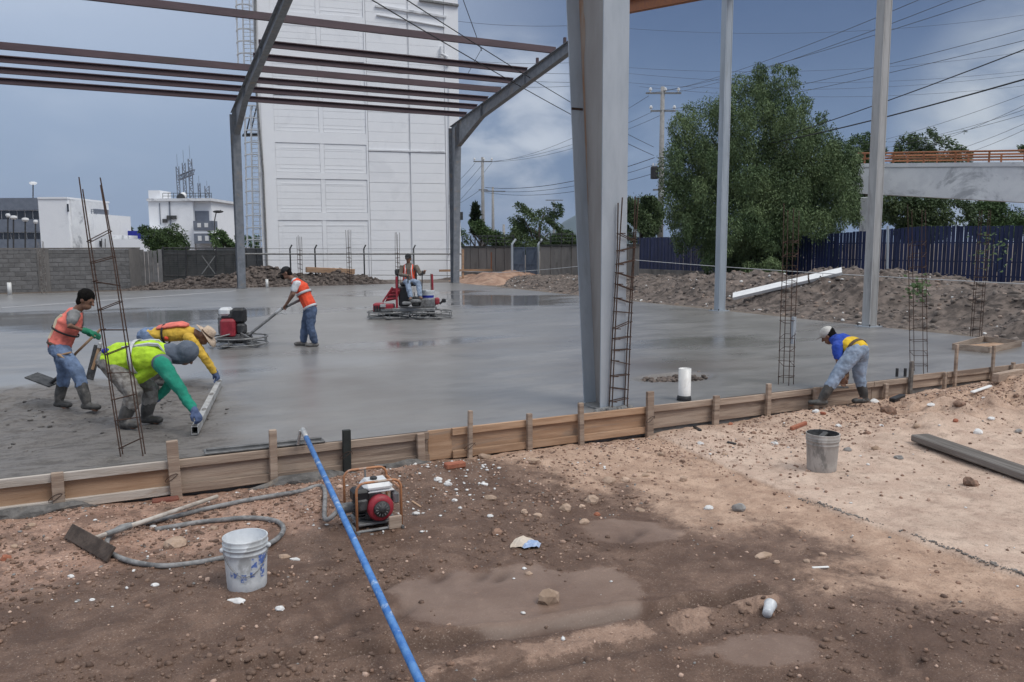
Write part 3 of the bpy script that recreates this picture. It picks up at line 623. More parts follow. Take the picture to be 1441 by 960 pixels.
for k, (x, y, w, lb) in enumerate(((45, 740, 12, 'small tan stone in the rubble left of the lute blade'), (60, 800, 10, 'small pebble below and left of the lute blade'), (100, 812, 10, 'small white pebble below the lute blade'), (20, 770, 11, 'small tan stone near the left edge of the rubble'), (180, 735, 10, 'small grey stone beside the lute handle'), (215, 742, 9, 'small white stone between lute handle and hose'), (300, 745, 12, 'small tan stone inside the hose loop near its right end'), (262, 790, 9, 'small grey pebble just inside the near side of the hose loop'), (130, 845, 8, 'small white pebble alone on the mud left of the white pail'), (560, 655, 9, 'small tan stone between the engine frame and the formwork'), (590, 700, 8, 'small grey stone right of the top of the engine frame'), (640, 705, 9, 'small white stone on the brown soil right of the engine'), (930, 640, 10, 'small tan stone in front of the tallest formwork stake'), (960, 650, 9, 'small grey stone in front of the pvc pipe'), (985, 625, 10, 'small white stone near the black rubber scrap'), (1020, 640, 9, 'small tan stone left of the grey pail by two strides'), (1060, 610, 9, 'small grey stone midway between formwork and grey pail'), (1090, 625, 10, 'small white stone left of the grey pail'), (1105, 600, 8, 'small tan stone beside the orange brick shard'), (1220, 610, 10, 'small grey stone right of and behind the grey pail'), (1180, 600, 9, 'small white stone just behind the grey pail'), (1290, 600, 11, 'small tan stone above the head of the dark beam'), (1320, 620, 12, 'small grey stone touching the far side of the dark beam'), (1395, 590, 10, 'small white stone on the right shoulder of the earth heap'), (1410, 570, 10, 'small tan stone below the tan board at the right'), (1430, 560, 9, 'small grey stone at the right edge under the tan board'), (1310, 570, 11, 'small white stone on the top of the earth heap'), (1270, 560, 9, 'small tan stone next to the black scrap'), (1385, 560, 9, 'small grey stone beside the white strip'), (1240, 600, 8, 'small white stone below the large brown clod'))):
    stone(x, y, w, (ST, SO, SW)[k % 3] if 'white' not in lb else SW, lb, .6, 'small stones on the loose dirt', seed=k)
# crumbs of broken mortar along the lip of the pad
L2 = [Vector((*p, 0)) for p in LIP[:5]]; pts = []
for a, b in zip(L2[:-1], L2[1:]):
    for k in range(int((b-a).length*300)):
        q = a.lerp(b, random.random()); q.x += random.gauss(0, .014); q.y += random.gauss(0, .016)-.012; pts.append((q.x, q.y))
pts = np.array(pts); pts = pts[np.clip(.5+3*fbm(pts[:, 0], pts[:, 1], 1.6, 3, 5), 0, 1) > R_.random(len(pts))]
scatter('mortar_debris', np.column_stack([pts, ground_z(pts[:, 0], pts[:, 1])+.004]), R_.random(len(pts))**3*.013+.003, pm('dark mortar crumb', (.14, .125, .112), (.26, .235, .21), 9, .95, 0, .4))
# ================================================================== formwork along the slab edge
fw = thing('formwork', (0, -.3, -.35), 'timber formwork of plywood, rails and stakes along the near slab edge', 'formwork')
def fx(px): return PY(px, 620-.115*(px-700), -.30).x
FWD_TOP = lambda x: .006
runs = [(-8.4, fx(243), 'wood_g', 'wood_o', 'wood_g'), (fx(243), fx(604), 'wood_t', 'wood_t', 'wood_t'), (fx(636), fx(818), 'wood_o', 'wood_o', 'wood_o'), (fx(818), fx(915), 'wood_o', 'wood_o', 'wood_o'), (fx(915), fx(1008), 'wood_t', 'wood_t', None), (fx(1008), fx(1140), 'wood_t', 'wood_t', None), (fx(1140), fx(1228), 'wood_t', 'wood_t', None), (fx(1228), fx(1283), 'wood_t', 'wood_t', None), (fx(1283), fx(1330), 'wood_t', None, None), (fx(1332), 9.9, 'wood_t', None, None)]
for i, (a, b, mt, mp, mb_) in enumerate(runs):
    a += .004; b -= .004; c_ = (a+b)/2; l = b-a; tz = random.uniform(-.004, .01); ty = random.uniform(-.004, .004)
    if mp:
        bot = -.335 if mb_ else -.30
        MB().bbox((c_, -.266+ty*.3, bot/2), (l, .02, -bot-.004), .003).build('panel', M[mp], fw)
    else:
        MB().bbox((c_, -.266, -.09), (l, .025, .18), .003).build('panel', M['wood_t'], fw)
    if mt and i < 8: MB().bbox((c_, -.300+ty, -.036+tz), (l, .042, .082), .004).build('rail', M[mt], fw)
    elif mt: MB().bbox((c_, -.292+ty, -.02+tz), (l, .025, .09), .004).build('rail', M[mt], fw)
    if mb_: MB().bbox((c_, -.300-ty, -.293), (l, .042, .085), .004).build('rail', M[mb_], fw)
MB().bbox(((fx(604)+fx(636))/2, -.270, -.165), (fx(636)-fx(604)+.01, .022, .345), .003).build('panel', M['wood_o'], fw)
for px, top, bot, mt, w in ((80, 665, 718, 'wood_t', .10), (243, 620, 697, 'wood_t', .105), (383, 605, 693, 'wood_t', .075), (487, 605, 668, 'black_paint', .085), (592, 610, 655, 'wood_t', .085), (661, 578, 645, 'wood_t', .05), (745, 582, 632, 'wood_t', .065), (818, 567, 615, 'wood_t', .065), (915, 551, 610, 'wood_t', .10), (1008, 557, 592, 'wood_t', .09), (1082, 540, 575, 'wood_t', .07), (1149, 545, 565, 'wood_t', .09), (1247, 540, 556, 'wood_t', .07), (1283, 508, 549, 'wood_d', .06), (1330, 524, 540, 'wood_t', .05), (1426, 510, 523, 'wood_t', .06)):
    x = PY(px, top, -.35).x; zt = PY(px, top, -.35).z; lean = random.uniform(-.03, .03)
    MB().bbox((x, -.349, (zt-.46)/2), (w, .05, zt+.46), .005, X=(1, 0, lean), Z=(-lean, 0, 1)).build('stake', M[mt], fw)
# wire twists round some stakes
for px, py in ((80, 700), (243, 672), (487, 640), (661, 628), (915, 590)):
    P = PY(px, py, -.352); MB().tube([P+Vector((.07*math.cos(a), -.03*abs(math.sin(a))-.0, .04*math.sin(a*1.3))) for a in np.linspace(0, 6.28, 12)], .003, 5).build('tie_wire', M['rust'], fw)
# slumped concrete under the boards
for px, py, w, lab in ((50, 735, 150, 'grey slump of leaked concrete under the left end of the formwork'), (592, 668, 85, 'grey slump of leaked concrete under the formwork behind the engine'), (440, 690, 130, 'dark leaked concrete below the black stake')):
    o = stone(px, py, w, pm('leaked concrete', (.095, .09, .085), (.17, .16, .15), 8, .95, 0, .8, c3=(.2, .17, .14)), lab, .16, dep=.2, cat='concrete slump', name='concrete_slump', sink=.1, rough=.3)
    o.location.y = -.42; o.location.z = gzat(o.location.x, -.46)+.01; o.rotation_euler = (0, 0, .03)
tag(MB().bbox(onground(640, 657)+Vector((0, 0, .02)), (.22, .10, .06), .01).build('brick', BR), 'red brick lying under the formwork behind the engine', 'brick')
tag(MB().bbox(onground(233, 706)+Vector((0, 0, .01)), (.24, .10, .05), .01).build('brick', pm('dark red brick', (.16, .055, .04), (.2, .075, .05), 9, .95, 0, .4)), 'dark red brick under the big stake at the left', 'brick')
# ================================================================== steel portal frames
def plate(poly, t, n, name, mat, parent): return MB().prism([Vector(p)-Vector(n)*t/2 for p in poly], Vector(n)*t).build(name, mat, parent)
def tapered_column(root, x, yo, sgn, h, d0, d1, fw_, mat, matw=None):
    # outer flange vertical at y=yo; inner flange leans towards sgn*y
    s = sgn
    o = MB().box((x, yo+s*.008, h/2), (fw_, .016, h)).build('outer_flange', mat, root)
    plate([(x, yo+s*.016, .02), (x, yo+s*d0, .02), (x, yo+s*d1, h), (x, yo+s*.016, h)], .012, (1, 0, 0), 'web', matw or mat, root)
    a = Vector((x, yo+s*d0+s*.008, .02)); b = Vector((x, yo+s*d1+s*.008, h))
    MB().beam(a, b, fw_, .016, up=(0, s, 0)).build('inner_flange', mat, root)
    MB().box((x, yo+s*d0/2, .012), (fw_+.1, d0+.16, .024)).build('base_plate', M['grey_metal'], root)
SPAN, BAY, RIDGE = 33.25, 11.46, 16.62
def ztop(y): return 8.60+.130*(min(SPAN-y, y)+.0)
def rafter(root, x, y0, y1, mat, haunch=True):
    # y0 eave end, y1 ridge end
    s = 1 if y1 > y0 else -1; ye = y0+s*1.05; yh = y0+s*4.2; fw_ = .26
    top = [(x, y0, ztop(y0)), (x, y1, ztop(y1))]
    bot = [(x, ye, 7.42), (x, yh, ztop(yh)-.62), (x, y1, ztop(y1)-.39)]
    plate([(x, y0, ztop(y0)-.01), (x, y0, 7.42), bot[0], bot[1], bot[2], (x, y1, ztop(y1)-.01)], .010, (1, 0, 0), 'rafter_web', mat, root)
    MB().beam(top[0], top[1], fw_, .016).build('top_flange', mat, root)
    mb = MB(); mb.beam(bot[0], bot[1], fw_, .016); mb.beam(bot[1], bot[2], fw_, .016); mb.build('bottom_flange', mat, root)
    for yy in (ye, yh, y0+s*9):
        zt = ztop(yy)-.02; zb = 7.44 if yy == ye else zt-(.56 if yy == yh else .46)
        MB().box((x, yy, (zt+zb)/2), (fw_*.92, .012, zt-zb)).build('stiffener', mat, root)
    mb = MB()
    for k in range(5): mb.lathe([(.014, 0), (.014, .02)], 6, (x-.09, ye-s*.03, 7.5+k*.22), (1, 0, 0), (0, 0, 1), (0, -1, 0))
    mb.build('bolt', M['dark_steel'], root)
f1 = thing('portal_frame', (0, 0, 0), 'grey steel portal frame whose tapered near column fills the middle of the picture', 'steel frame', 'portal frames of the hall')
tapered_column(f1, .115, -.16, 1, 8.5, .39, 1.2, .37, M['galv'], pm('shaded web plate', (.27, .25, .235), (.33, .315, .30), 4, .65, .1, .1, stretch=(1, 1, .2), lo=.3, hi=.7))  # web colour is darkened to carry the shade of the column's left side
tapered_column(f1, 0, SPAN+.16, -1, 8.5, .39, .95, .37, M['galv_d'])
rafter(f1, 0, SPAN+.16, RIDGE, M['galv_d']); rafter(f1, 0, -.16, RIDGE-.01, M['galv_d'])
yi = lambda z, k=0: -.16+.39+(1.2-.39)*z/8.5+k
MB().box((.015, yi(3.83)-.003, 3.83), (.17, .006, .03)).build('splice_seam', M['rust'], f1)
mb = MB(); rr = random.Random(2); zz_ = np.linspace(2.6, 6.2, 26); w_ = [max(.006, .05*(z-2.4)/1.6*(.6+.6*rr.random()))*(1 if z < 4.6 else 1.3) for z in zz_]
for k in range(25):
    z0, z1 = zz_[k], zz_[k+1]; mb.add([(.1065, yi(z0)-.02, z0), (.1065, yi(z0)-.02-w_[k], z0), (.1065, yi(z1)-.02-w_[k+1], z1), (.1065, yi(z1)-.02, z1)], [(0, 1, 2, 3)])
mb.build('rust_stain', pm('rust stain', (.30, .17, .10), (.33, .26, .21), 7, .8, 0, .1, stretch=(1, 1, .3)), f1)
mb = MB()
for k in range(26):
    a = random.uniform(0, 6.28); mb.ball((.10+.30*math.cos(a)*random.random(), -.16-.12*random.random(), .01), (random.uniform(.03, .08), .04, .03), n=6, m=4)
mb.build('grout', pm('splashed grout', (.14, .14, .138), (.24, .24, .235), 9, .9, 0, .5), f1)
f2 = thing('portal_frame', (BAY, SPAN, 0), 'grey steel end frame with two slim gable posts and a rafter rising to the right', 'steel frame', 'portal frames of the hall')
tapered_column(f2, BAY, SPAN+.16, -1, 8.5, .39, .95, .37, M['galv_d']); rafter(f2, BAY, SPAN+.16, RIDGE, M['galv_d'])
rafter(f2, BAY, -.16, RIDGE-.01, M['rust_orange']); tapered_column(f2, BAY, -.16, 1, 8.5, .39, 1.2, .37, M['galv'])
for yy, lab in ((11.09, 'slim zinc gable post with base plate, the one in front of the big tree'), (5.47, 'slim grey gable post nearest the white footbridge pillar')):
    t = thing('gable_post', (BAY, yy, 0), lab, 'steel post', 'gable posts of the end frame'); h = ztop(yy)-.62; mt = M['galv'] if yy > 8 else M['post']
    MB().bbox((BAY, yy, .02+h/2), (.20, .27, h), .012).build('post_tube', mt, t)
    for sx_ in (-1, 1):
        MB().box((BAY+sx_*.115, yy-.125, .02+h/2), (.03, .02, h)).build('lip', mt, t)
    MB().box((BAY, yy, .010), (.46, .46, .02)).build('base_plate', M['galv'], t)
    for sx_ in (-1, 1):
        for sy_ in (-1, 1): MB().lathe([(.016, 0), (.016, .05)], 8, (BAY+sx_*.17, yy+sy_*.18, .02)).build('anchor_bolt', M['dark_steel'], t)
# roof purlins: C channels lying across the rafters
PL = ['lowest of the maroon roof purlins, at the far eave', 'maroon roof purlin second from the bottom', 'maroon roof purlin third from the bottom', 'maroon roof purlin fourth from the bottom, running to the left edge', 'short maroon purlin fifth from the bottom, only between the two rafters', 'short maroon purlin sixth from the bottom, only between the two rafters', 'topmost long maroon roof purlin, crossing the sky at the upper left']
for k, (yy, x0, mode) in enumerate(((31.5, -13, 0), (30.1, -13, 0), (28.75, -13, 0), (27.3, -13, 1), (25.9, -.1, 0), (24.45, -.1, 0), (21.9, -13, 1))):
    z0 = ztop(yy)+.012; h = .27; d = .085; x1 = BAY+.14; sl = Vector((0, -1, .130)).normalized()
    up = Vector((0, .130, 1)).normalized(); t = thing('roof_purlin', (BAY, yy, z0), PL[k], 'purlin', 'maroon purlins of the roof')
    ctr = Vector(((x0+x1)/2, yy, z0))
    F = sl if mode == 0 else -sl        # web on the far side (open towards us) or near side
    w = -sl*d/2 if mode == 0 else sl*d/2
    MB().box(ctr+up*h/2+w, (x1-x0, .006, h), (1, 0, 0), sl, up).build('web', M['purlin'], t)
    MB().box(ctr+up*(h-.003), (x1-x0, d, .005), (1, 0, 0), sl, up).build('upper_flange', M['purlin'], t)
    MB().box(ctr+up*.003, (x1-x0, d, .005), (1, 0, 0), sl, up).build('lower_flange', M['purlin'], t)
    for q in (.02, h-.02): MB().box(ctr+up*q-w, (x1-x0, .005, .035), (1, 0, 0), sl, up).build('lip', M['purlin'], t)
for yy, lab in ((23.3, 'lower empty purlin clip sticking up from the end rafter'), (20.9, 'upper empty purlin clip sticking up from the end rafter')):
    tag(MB().box((BAY, yy, ztop(yy)+.15), (.10, .10, .3)).build('purlin_clip', M['purlin']), lab, 'steel clip')
# ================================================================== rebar cages
def cage(base, top, w, lab, mat='rust', step=.2, s0=.15, bars=4, r=.0075, smat=None, stop=1., nm='rebar_cage', spl=0., thin=1., a0=.35):
    base, top = Vector(base), Vector(top); ax = (top-base).normalized(); Lh = (top-base).length
    t = thing(nm, base, lab, 'rebar cage', 'rebar cages standing round the slab')
    X = Vector((math.cos(a0), math.sin(a0), 0)); X = (X-ax*X.dot(ax)).normalized(); Y = ax.cross(X)
    cs = [(-1, -1), (1, -1), (1, 1), (-1, 1)]
    for i, (p, q) in enumerate(cs):
        off = (X*p+Y*q*thin)*w/2; k = random.uniform(.94, 1.0)
        b1 = off*(1+spl)
        pts = [base+off-ax*.2, base+off+ax*Lh*.35+X*random.uniform(-.014, .014), base+off+ax*Lh*.7+X*random.uniform(-.02, .02), base+b1+ax*Lh*k+X*random.uniform(-.03, .03)]
        MB().tube(pts, r, 6).build('bar', M[mat] if i % 2 else M[smat or mat], t)
    z = s0; proto = None
    while z < Lh*stop:
        c_ = base+ax*z; tl = random.uniform(-.045, .045); rr = r*.75
        pts = [c_+(X*p+Y*q*thin)*(w/2+.008)+ax*tl*p for p, q in cs]
        mb = MB().tube(pts, rr, 5, closed=True); mb.tube([pts[0], pts[0]+(X*.6-Y*.3)*.10], rr, 5); mb.build('stirrup', M[mat], t); z += step*random.uniform(.9, 1.1)
    return t
b1 = G(187, 640, 0)
def at_row(base, px, row):              # point above base's distance plane seen at px,row
    return A(px, row, DEP(base))
c1 = cage(b1, at_row(b1, 127, 249), .21, 'tall rusty rebar cage leaning to the left beside the crouching man in the lime vest', 'rust', .225, .12, r=.0068, smat='rust', stop=.80, thin=.36, a0=-.30)
b2 = PY(870, 572, -.212); b2.z = 0; cage(b2, PY(885, 268, -.225), .23, 'rebar cage standing against the right face of the big tapered column', 'rust', .16, .12, r=.008, stop=.80, thin=.3, a0=0.)
b3 = G(1106, 541, 0); cage(b3, at_row(b3, 1114, 285), .16, 'rebar cage rising between the tapered column and the stooping man', 'rust', .2, .12, r=.006, stop=.8)
b4 = G(1293, 524, 0); cage(b4, at_row(b4, 1290, 285), .20, 'rebar cage behind the stooping man with a leafy weed caught on it', 'rust', .2, .12, r=.006, stop=.78)
b5 = Vector((12.0, 3.0, -.05)); cage(b5, b5+Vector((.05, 0, 3.0)), .18, 'rebar cage at the far right edge with a sprig of leaves on it', 'rust', .2, .2, stop=.8)
for px, row0, row1, lab in ((423, 392, 330, 'thin rebar cage in front of the white tower, by its left half'), (492, 388, 322, 'thin rebar cage in front of the middle of the white tower'), (560, 390, 326, 'thin rebar cage behind the man on the ride-on trowel'), (62, 408, 338, 'thin rebar cage before the grey block wall')):
    b = PY(px, row0, 33.95 if px > 100 else 33.0); b.z = 0; top = Vector((b.x, b.y, UPZ(b, row1))); cage(b, top, .17, lab, 'rebar_dirty' if px < 100 else 'rust', .25, .2, r=.011, stop=.7)
# fitted on the third cage: an electrical conduit sleeve
P = A(1116, 465, DEP(b3)); tag(MB().box(P, (.075, .05, .40), *[Vector(v) for v in ((1, .3, 0), (-.3, 1, 0), (0, 0, 1))]).build('wall_box', M['galv']), 'pale rectangular conduit box tied to the rebar cage right of the tapered column', 'conduit box')
def sprig(px, row, D, lab, n=60, r=.2, up=.1):
    c = A(px, row, D); rr = random.Random(px); V = []; F = []
    for k in range(n):
        p = c+Vector((rr.gauss(0, r*.5), rr.gauss(0, r*.5), rr.gauss(0, r*.6))); d = Vector((rr.uniform(-1, 1), rr.uniform(-1, 1), rr.uniform(-.6, .6))).normalized(); q = d.orthogonal().normalized()
        b_ = len(V); l = rr.uniform(.05, .11); V += [p, p+d*l*.5+q*l*.28, p+d*l, p+d*l*.5-q*l*.28]; F.append((b_, b_+1, b_+2, b_+3))
    t = thing('weed', c, lab, 'weed'); npmesh('leaves', [tuple(v) for v in V], F, M['leaf_c'], t); MB().tube([c-Vector((0, 0, r)), c, c+Vector((.03, .02, r*.7))], .006, 5).build('stem', M['bark'], t)
sprig(1397, 352, DEP(b5), 'light green sprig on the rebar cage at the far right', 110, .38)
sprig(1291, 405, DEP(b4), 'dark green weed caught on the rebar cage behind the stooping man', 90, .17)
# starter bars by the stooping man
for px, lab in ((1262, 'left one of two short steel pins on the slab edge'), (1273.5, 'right one of two short steel pins on the slab edge')):
    b = G(px, 530, 0); tag(MB().tube([b-Vector((0, 0, .1)), b+Vector((0, 0, .13))], .022, 8).build('steel_pin', M['dark_steel']), lab, 'steel pin')
# ---- pvc pipe and the hole with rubble
b = G(963, 563, 0); b.z = -.02; t = thing('pvc_pipe', b, 'white pvc pipe stub standing up by the near slab edge', 'pipe')
mb = MB().lathe([(.083, 0), (.083, .45), (.077, .45), (.077, .1)], 28, b, cap=False); mb.build('pipe_wall', M['pvc'], t, True)
MB().lathe([(.10, 0), (.095, .06), (.084, .085)], 24, b+Vector((-.01, -.005, .0))).build('tar_collar', M['black'], t)
pts = np.array([(HOLE.x+random.gauss(0, .3), HOLE.y+random.gauss(0, .13)) for _ in range(170)])
scatter('hole_rubble', np.column_stack([pts, np.full(len(pts), -.03)]), R_.random(len(pts))**2*.05+.015, M['spoil'])
for px, py, h, r, lab in ((14, 414, .55, .085, 'short white pipe stub by the left block wall'), (376, 405, .45, .07, 'short white pipe stub in front of the far rubble heap')):
    b = PY(px, py, 33.3); b.z = -.01; tag(MB().lathe([(r, 0), (r, h), (r*.9, h), (r*.9, h-.1)], 18, b, cap=True).build('pipe_stub', M['pvc'], None, True), lab, 'pipe')
# ---- timber edging box and its posts at the right end of the slab
t = thing('timber_box', G(1390, 490, 0), 'low square timber box frame lying on the slab at the right', 'timber frame')
q = [G(1341, 492, .0), G(1392, 497, .0), G(1436, 488, .0), G(1384, 481, .0)]
for i in range(4):
    a, b = q[i]+Vector((0, 0, .06)), q[(i+1) % 4]+Vector((0, 0, .06)); MB().beam(a, b, .03, .12, ext=.03 if i % 2 else -.035).build('board', M['wood_t'], t)
MB().box((q[0]+q[2])/2+Vector((0, 0, .06)), (.9, .30, .02)).build('board', M['wood_o'], t)
for px, top, lab in ((1344, 485, 'left one of two thin wooden pegs at the slab corner'), (1396, 487, 'right one of two thin wooden pegs at the slab corner')):
    x = PY(px, top, -.30).x; zt = PY(px, top, -.335).z; tag(MB().bbox((x, -.335, (zt-.3)/2), (.05, .04, zt+.3), .004).build('wooden_peg', M['wood_t']), lab, 'peg')
# long timbers and trims at the right
def lying(px0, py0, px1, py1, w, h, mat, name, lab, cat, dz=(0, 0), bev=.01):
    a, b = onground(px0, py0), onground(px1, py1); a.z = gzat(a.x, a.y)+h/2+dz[0]; b.z = gzat(b.x, b.y)+h/2+dz[1]
    X = (b-a).normalized(); Y = Vector((0, 0, 1)).cross(X).normalized(); Z = X.cross(Y); o = MB().bbox((0, 0, 0), ((b-a).length, w, h), bev).build(name, mat); o.location = (a+b)/2; o.rotation_euler = Matrix((X, Y, Z)).transposed().to_euler(); return tag(o, lab, cat)
lying(1293, 622, 1480, 688, .24, .08, M['wood_d'], 'old_beam', 'dark weathered timber beam lying across the dry soil at the right', 'timber beam', (.02, .02), .012)
lying(1400, 545, 1470, 529, .10, .14, M['wood_t'], 'timber', 'tan timber board sticking out of the heap at the right edge', 'timber board', (.06, .10))
lying(1367, 556, 1394, 549, .06, .03, M['stone_w'], 'trim_strip', 'short white strip lying on the earth heap', 'strip', (.05, .05))
lying(1113, 606, 1134, 598, .05, .05, M['brick'], 'brick_shard', 'long orange brick shard behind the grey bucket', 'brick bit')
o = stone(1074, 783, 16, M['stone_t'], 'oblong tan mortar block in the mud left of the dry soil', .5, dep=2.1, cat='mortar block', name='mortar_block', rough=.12); o.rotation_euler = (0, 0, -YAW+2.15)
lying(1143, 800, 1166, 799, .02, .012, M['pvc'], 'plastic_strip', 'thin white plastic strip on the mud beside the tan block', 'plastic strip', bev=.003)
lying(967, 597, 985, 607, .05, .03, M['black'], 'rubber_scrap', 'black scrap of rubber on the soil under the formwork', 'scrap')
lying(1023, 623, 1036, 626, .04, .02, M['black'], 'metal_scrap', 'small black scrap on the dry soil left of the grey bucket', 'scrap')
lying(1256, 570, 1272, 560, .10, .07, M['black'], 'black_scrap', 'black scrap on the soil right of the stooping man', 'scrap') if False else lying(1255, 566, 1270, 560, .09, .06, M['black'], 'black_scrap', 'black scrap on the soil right of the stooping man', 'scrap')
lying(580, 706, 592, 714, .02, .012, M['wood_o'], 'wood_splinter', 'thin wood splinter right of the engine frame', 'splinter')
# white gutter pieces lying on the berm
A0, B0 = PX(1031, 428, 12.9), PX(1184, 393, 14.9); hh_ = lambda p: float(right_h(np.array([p.x]), np.array([p.y]))[0])
lift = max(hh_(A0.lerp(B0, k/12))-A0.lerp(B0, k/12).z for k in range(13))*.75+.06; A0.z += lift; B0.z += lift
for a, b, lab in ((A0, A0.lerp(B0, .70), 'longer white metal channel lying on the rubble berm'), (A0.lerp(B0, .715), B0, 'shorter white metal channel lying end to end with the longer one')):
    t = thing('white_channel', a, lab, 'metal channel'); X = (b-a).normalized(); Y = Vector((0, 0, 1)).cross(X).normalized(); Z = X.cross(Y); Y, Z = Y*.82+Z*.57, Z*.82-Y*.57
    MB().beam(a, b, .27, .03, up=Z).build('web', M['wire_white'], t)
    for s_ in (-1, 1): MB().beam(a+Y*.13*s_-Z*.05, b+Y*.13*s_-Z*.05, .012, .09, up=Z).build('flange', M['wire_white'], t)
# ================================================================== white tower
def plane_hit(q, P0, n): d = ray(q); return CAM+d*((P0-CAM).dot(n)/d.dot(n))
TA = math.radians(-9.5); TU = Vector((math.cos(TA), math.sin(TA), 0)); TN = Vector((math.sin(TA), -math.cos(TA), 0))
T0 = A(649, 394, 52); T0.z = -.1
def TW(px, py, out=0.): return plane_hit((px, py), T0+TN*out, TN)+Vector((0, 0, 0))
def tc(P): d = P-T0; return d.dot(TU), P.z
tw = thing('white_tower', T0, 'tall white painted tower block with recessed panels behind the steel hall', 'tower building')
uL = tc(TW(375, 340))[0]; uM = tc(TW(522, 340))[0]; uR = 0.; HT = 21.
def tb(u0, u1, z0, z1, o0, o1): return MB().box(T0+TU*(u0+u1)/2-Vector((0, 0, T0.z))+Vector((0, 0, (z0+z1)/2))+TN*(o0+o1)/2, (u1-u0, abs(o1-o0), z1-z0), TU, TN, (0, 0, 1))
tb(uL, uM-.02, -.1, HT, -12, -.16).build('wall', M['white_wall'], tw); tb(uM, uR, -.1, 18.05, -12, -.10).build('wall', M['white_wall'], tw)
rowz = lambda r, px=450: tc(TW(px, r))[1]; colu = lambda c_, r=300: tc(TW(c_, r))[0]
# left half: frame members proud of the recessed panels
uu = [colu(376), colu(391), colu(453), colu(459), colu(518), uM-.02]
for a, b in ((uL, uu[1]), (uu[4], uM-.02)): tb(a, b, -.1, HT, -.16, 0).build('pilaster', M['white_wall'], tw)
bands = [(310, 299), (252, 243), (202, 186), (136, 128), (84, 74), (30, 20), (-22, -32)]
zb = [(rowz(a), rowz(b)) for a, b in bands]
for a, b in zb: tb(uu[1]+.002, uu[4]-.002, a, b, -.16, -.012).build('beam', M['white_wall'], tw)
def boards(u0, u1, z0, z1, o, name, par, nb):
    mb = MB(); h = (z1-z0)/nb
    for k in range(nb):
        c_ = tb(u0, u1, z0+k*h+.006, z0+(k+1)*h-.004, o-.05, o+random.uniform(-.003, .003)); mb.add(c_.v, c_.f)
    return mb.build(name, M['white_wall'], par)
zl = [-.1]+[z for ab in zb for z in ab]+[HT]
for k in range(0, len(zl)-1, 2):
    z0, z1 = zl[k], min(zl[k+1], HT)
    for a, b in ((uu[1], uu[2]), (uu[3], uu[4])):
        boards(a+.012, b-.012, z0+.012, z1-.012, -.05, 'panel', tw, max(4, int((z1-z0)/.36)))
    tb(uu[2], uu[3], z0, z1, -.16, -.03).build('mullion', M['white_wall'], tw)
    mb = MB()
    for (a, b, c_, d_) in ((uu[1]+.28, uu[4]-.28, z1-.32, z1-.26), (uu[1]+.28, uu[4]-.28, z0+.22, z0+.28), (uu[1]+.22, uu[1]+.28, z0+.22, z1-.26), (uu[4]-.28, uu[4]-.22, z0+.22, z1-.26)):
        q = tb(a, b, c_, d_, -.09, -.04); mb.add(q.v, q.f)
    mb.build('panel_frame', M['white_wall'], tw)
# right half
rs = [-.1]+[rowz(r, 585) for r in (310, 258, 215, 160, 105, 50)]+[18.0]
cs_ = [uM+.0, colu(577), colu(580), colu(628)]
for k in range(len(rs)-1):
    z0, z1 = rs[k], rs[k+1]
    boards(cs_[0]+.006, cs_[1]-.006, z0+.006, z1-.006, -.012, 'panel', tw, max(3, int((z1-z0)/.55)))
    boards(cs_[2]-.02, cs_[3]-.008, z0+.006, z1-.006, -.012, 'panel', tw, max(3, int((z1-z0)/.55)))
tb(cs_[3]+.02, uR, -.1, 18.05, -.10, .03).build('pilaster', M['white_wall'], tw)
for r, w_ in ((213, .09), ): tb(cs_[0], cs_[3], rowz(r, 585)-w_/2, rowz(r, 585)+w_/2, -.10, .04).build('drip_ledge', M['white_old'], tw)
for pa, pb, th in (((528, 8), (628, 24), .12), ((530, 21), (626, 38), .05)):
    a, b = TW(*pa, .05), TW(*pb, .05); MB().beam(a, b, .12, th).build('shadow_edge_strip', M['white_old'], tw)  # added thin strips drawing the slanted shadow edge near the tower top
MB().beam(TW(590, 0, .06), TW(645, 8, .06), .25, .12).build('roof_edge', M['grey_metal'], tw)
MB().tube([TW(621, 66, .1), TW(621, 76, .16), TW(629, 80, .16), TW(630, 92, .12)], .10, 8).build('overflow_spout', M['white_old'], tw)
MB().tube([TW(632, 120, .1), TW(632, 360, .1)], .035, 6).build('downpipe', M['white_old'], tw)
MB().box(TW(646.5, 304, .2), (.4, .3, .5), TU, TN).build('lamp_box', M['dark_steel'], tw)
MB().tube([TW(359, -20, .05), TW(360, 120, .05), TW(370, 240, .05), TW(376, 380, .05)], .07, 6).build('cable_riser', M['grey_metal'], tw)
tb(uL-.25, uL, -.1, HT, -4, -.02).build('edge_pilaster', M['white_old'], tw)
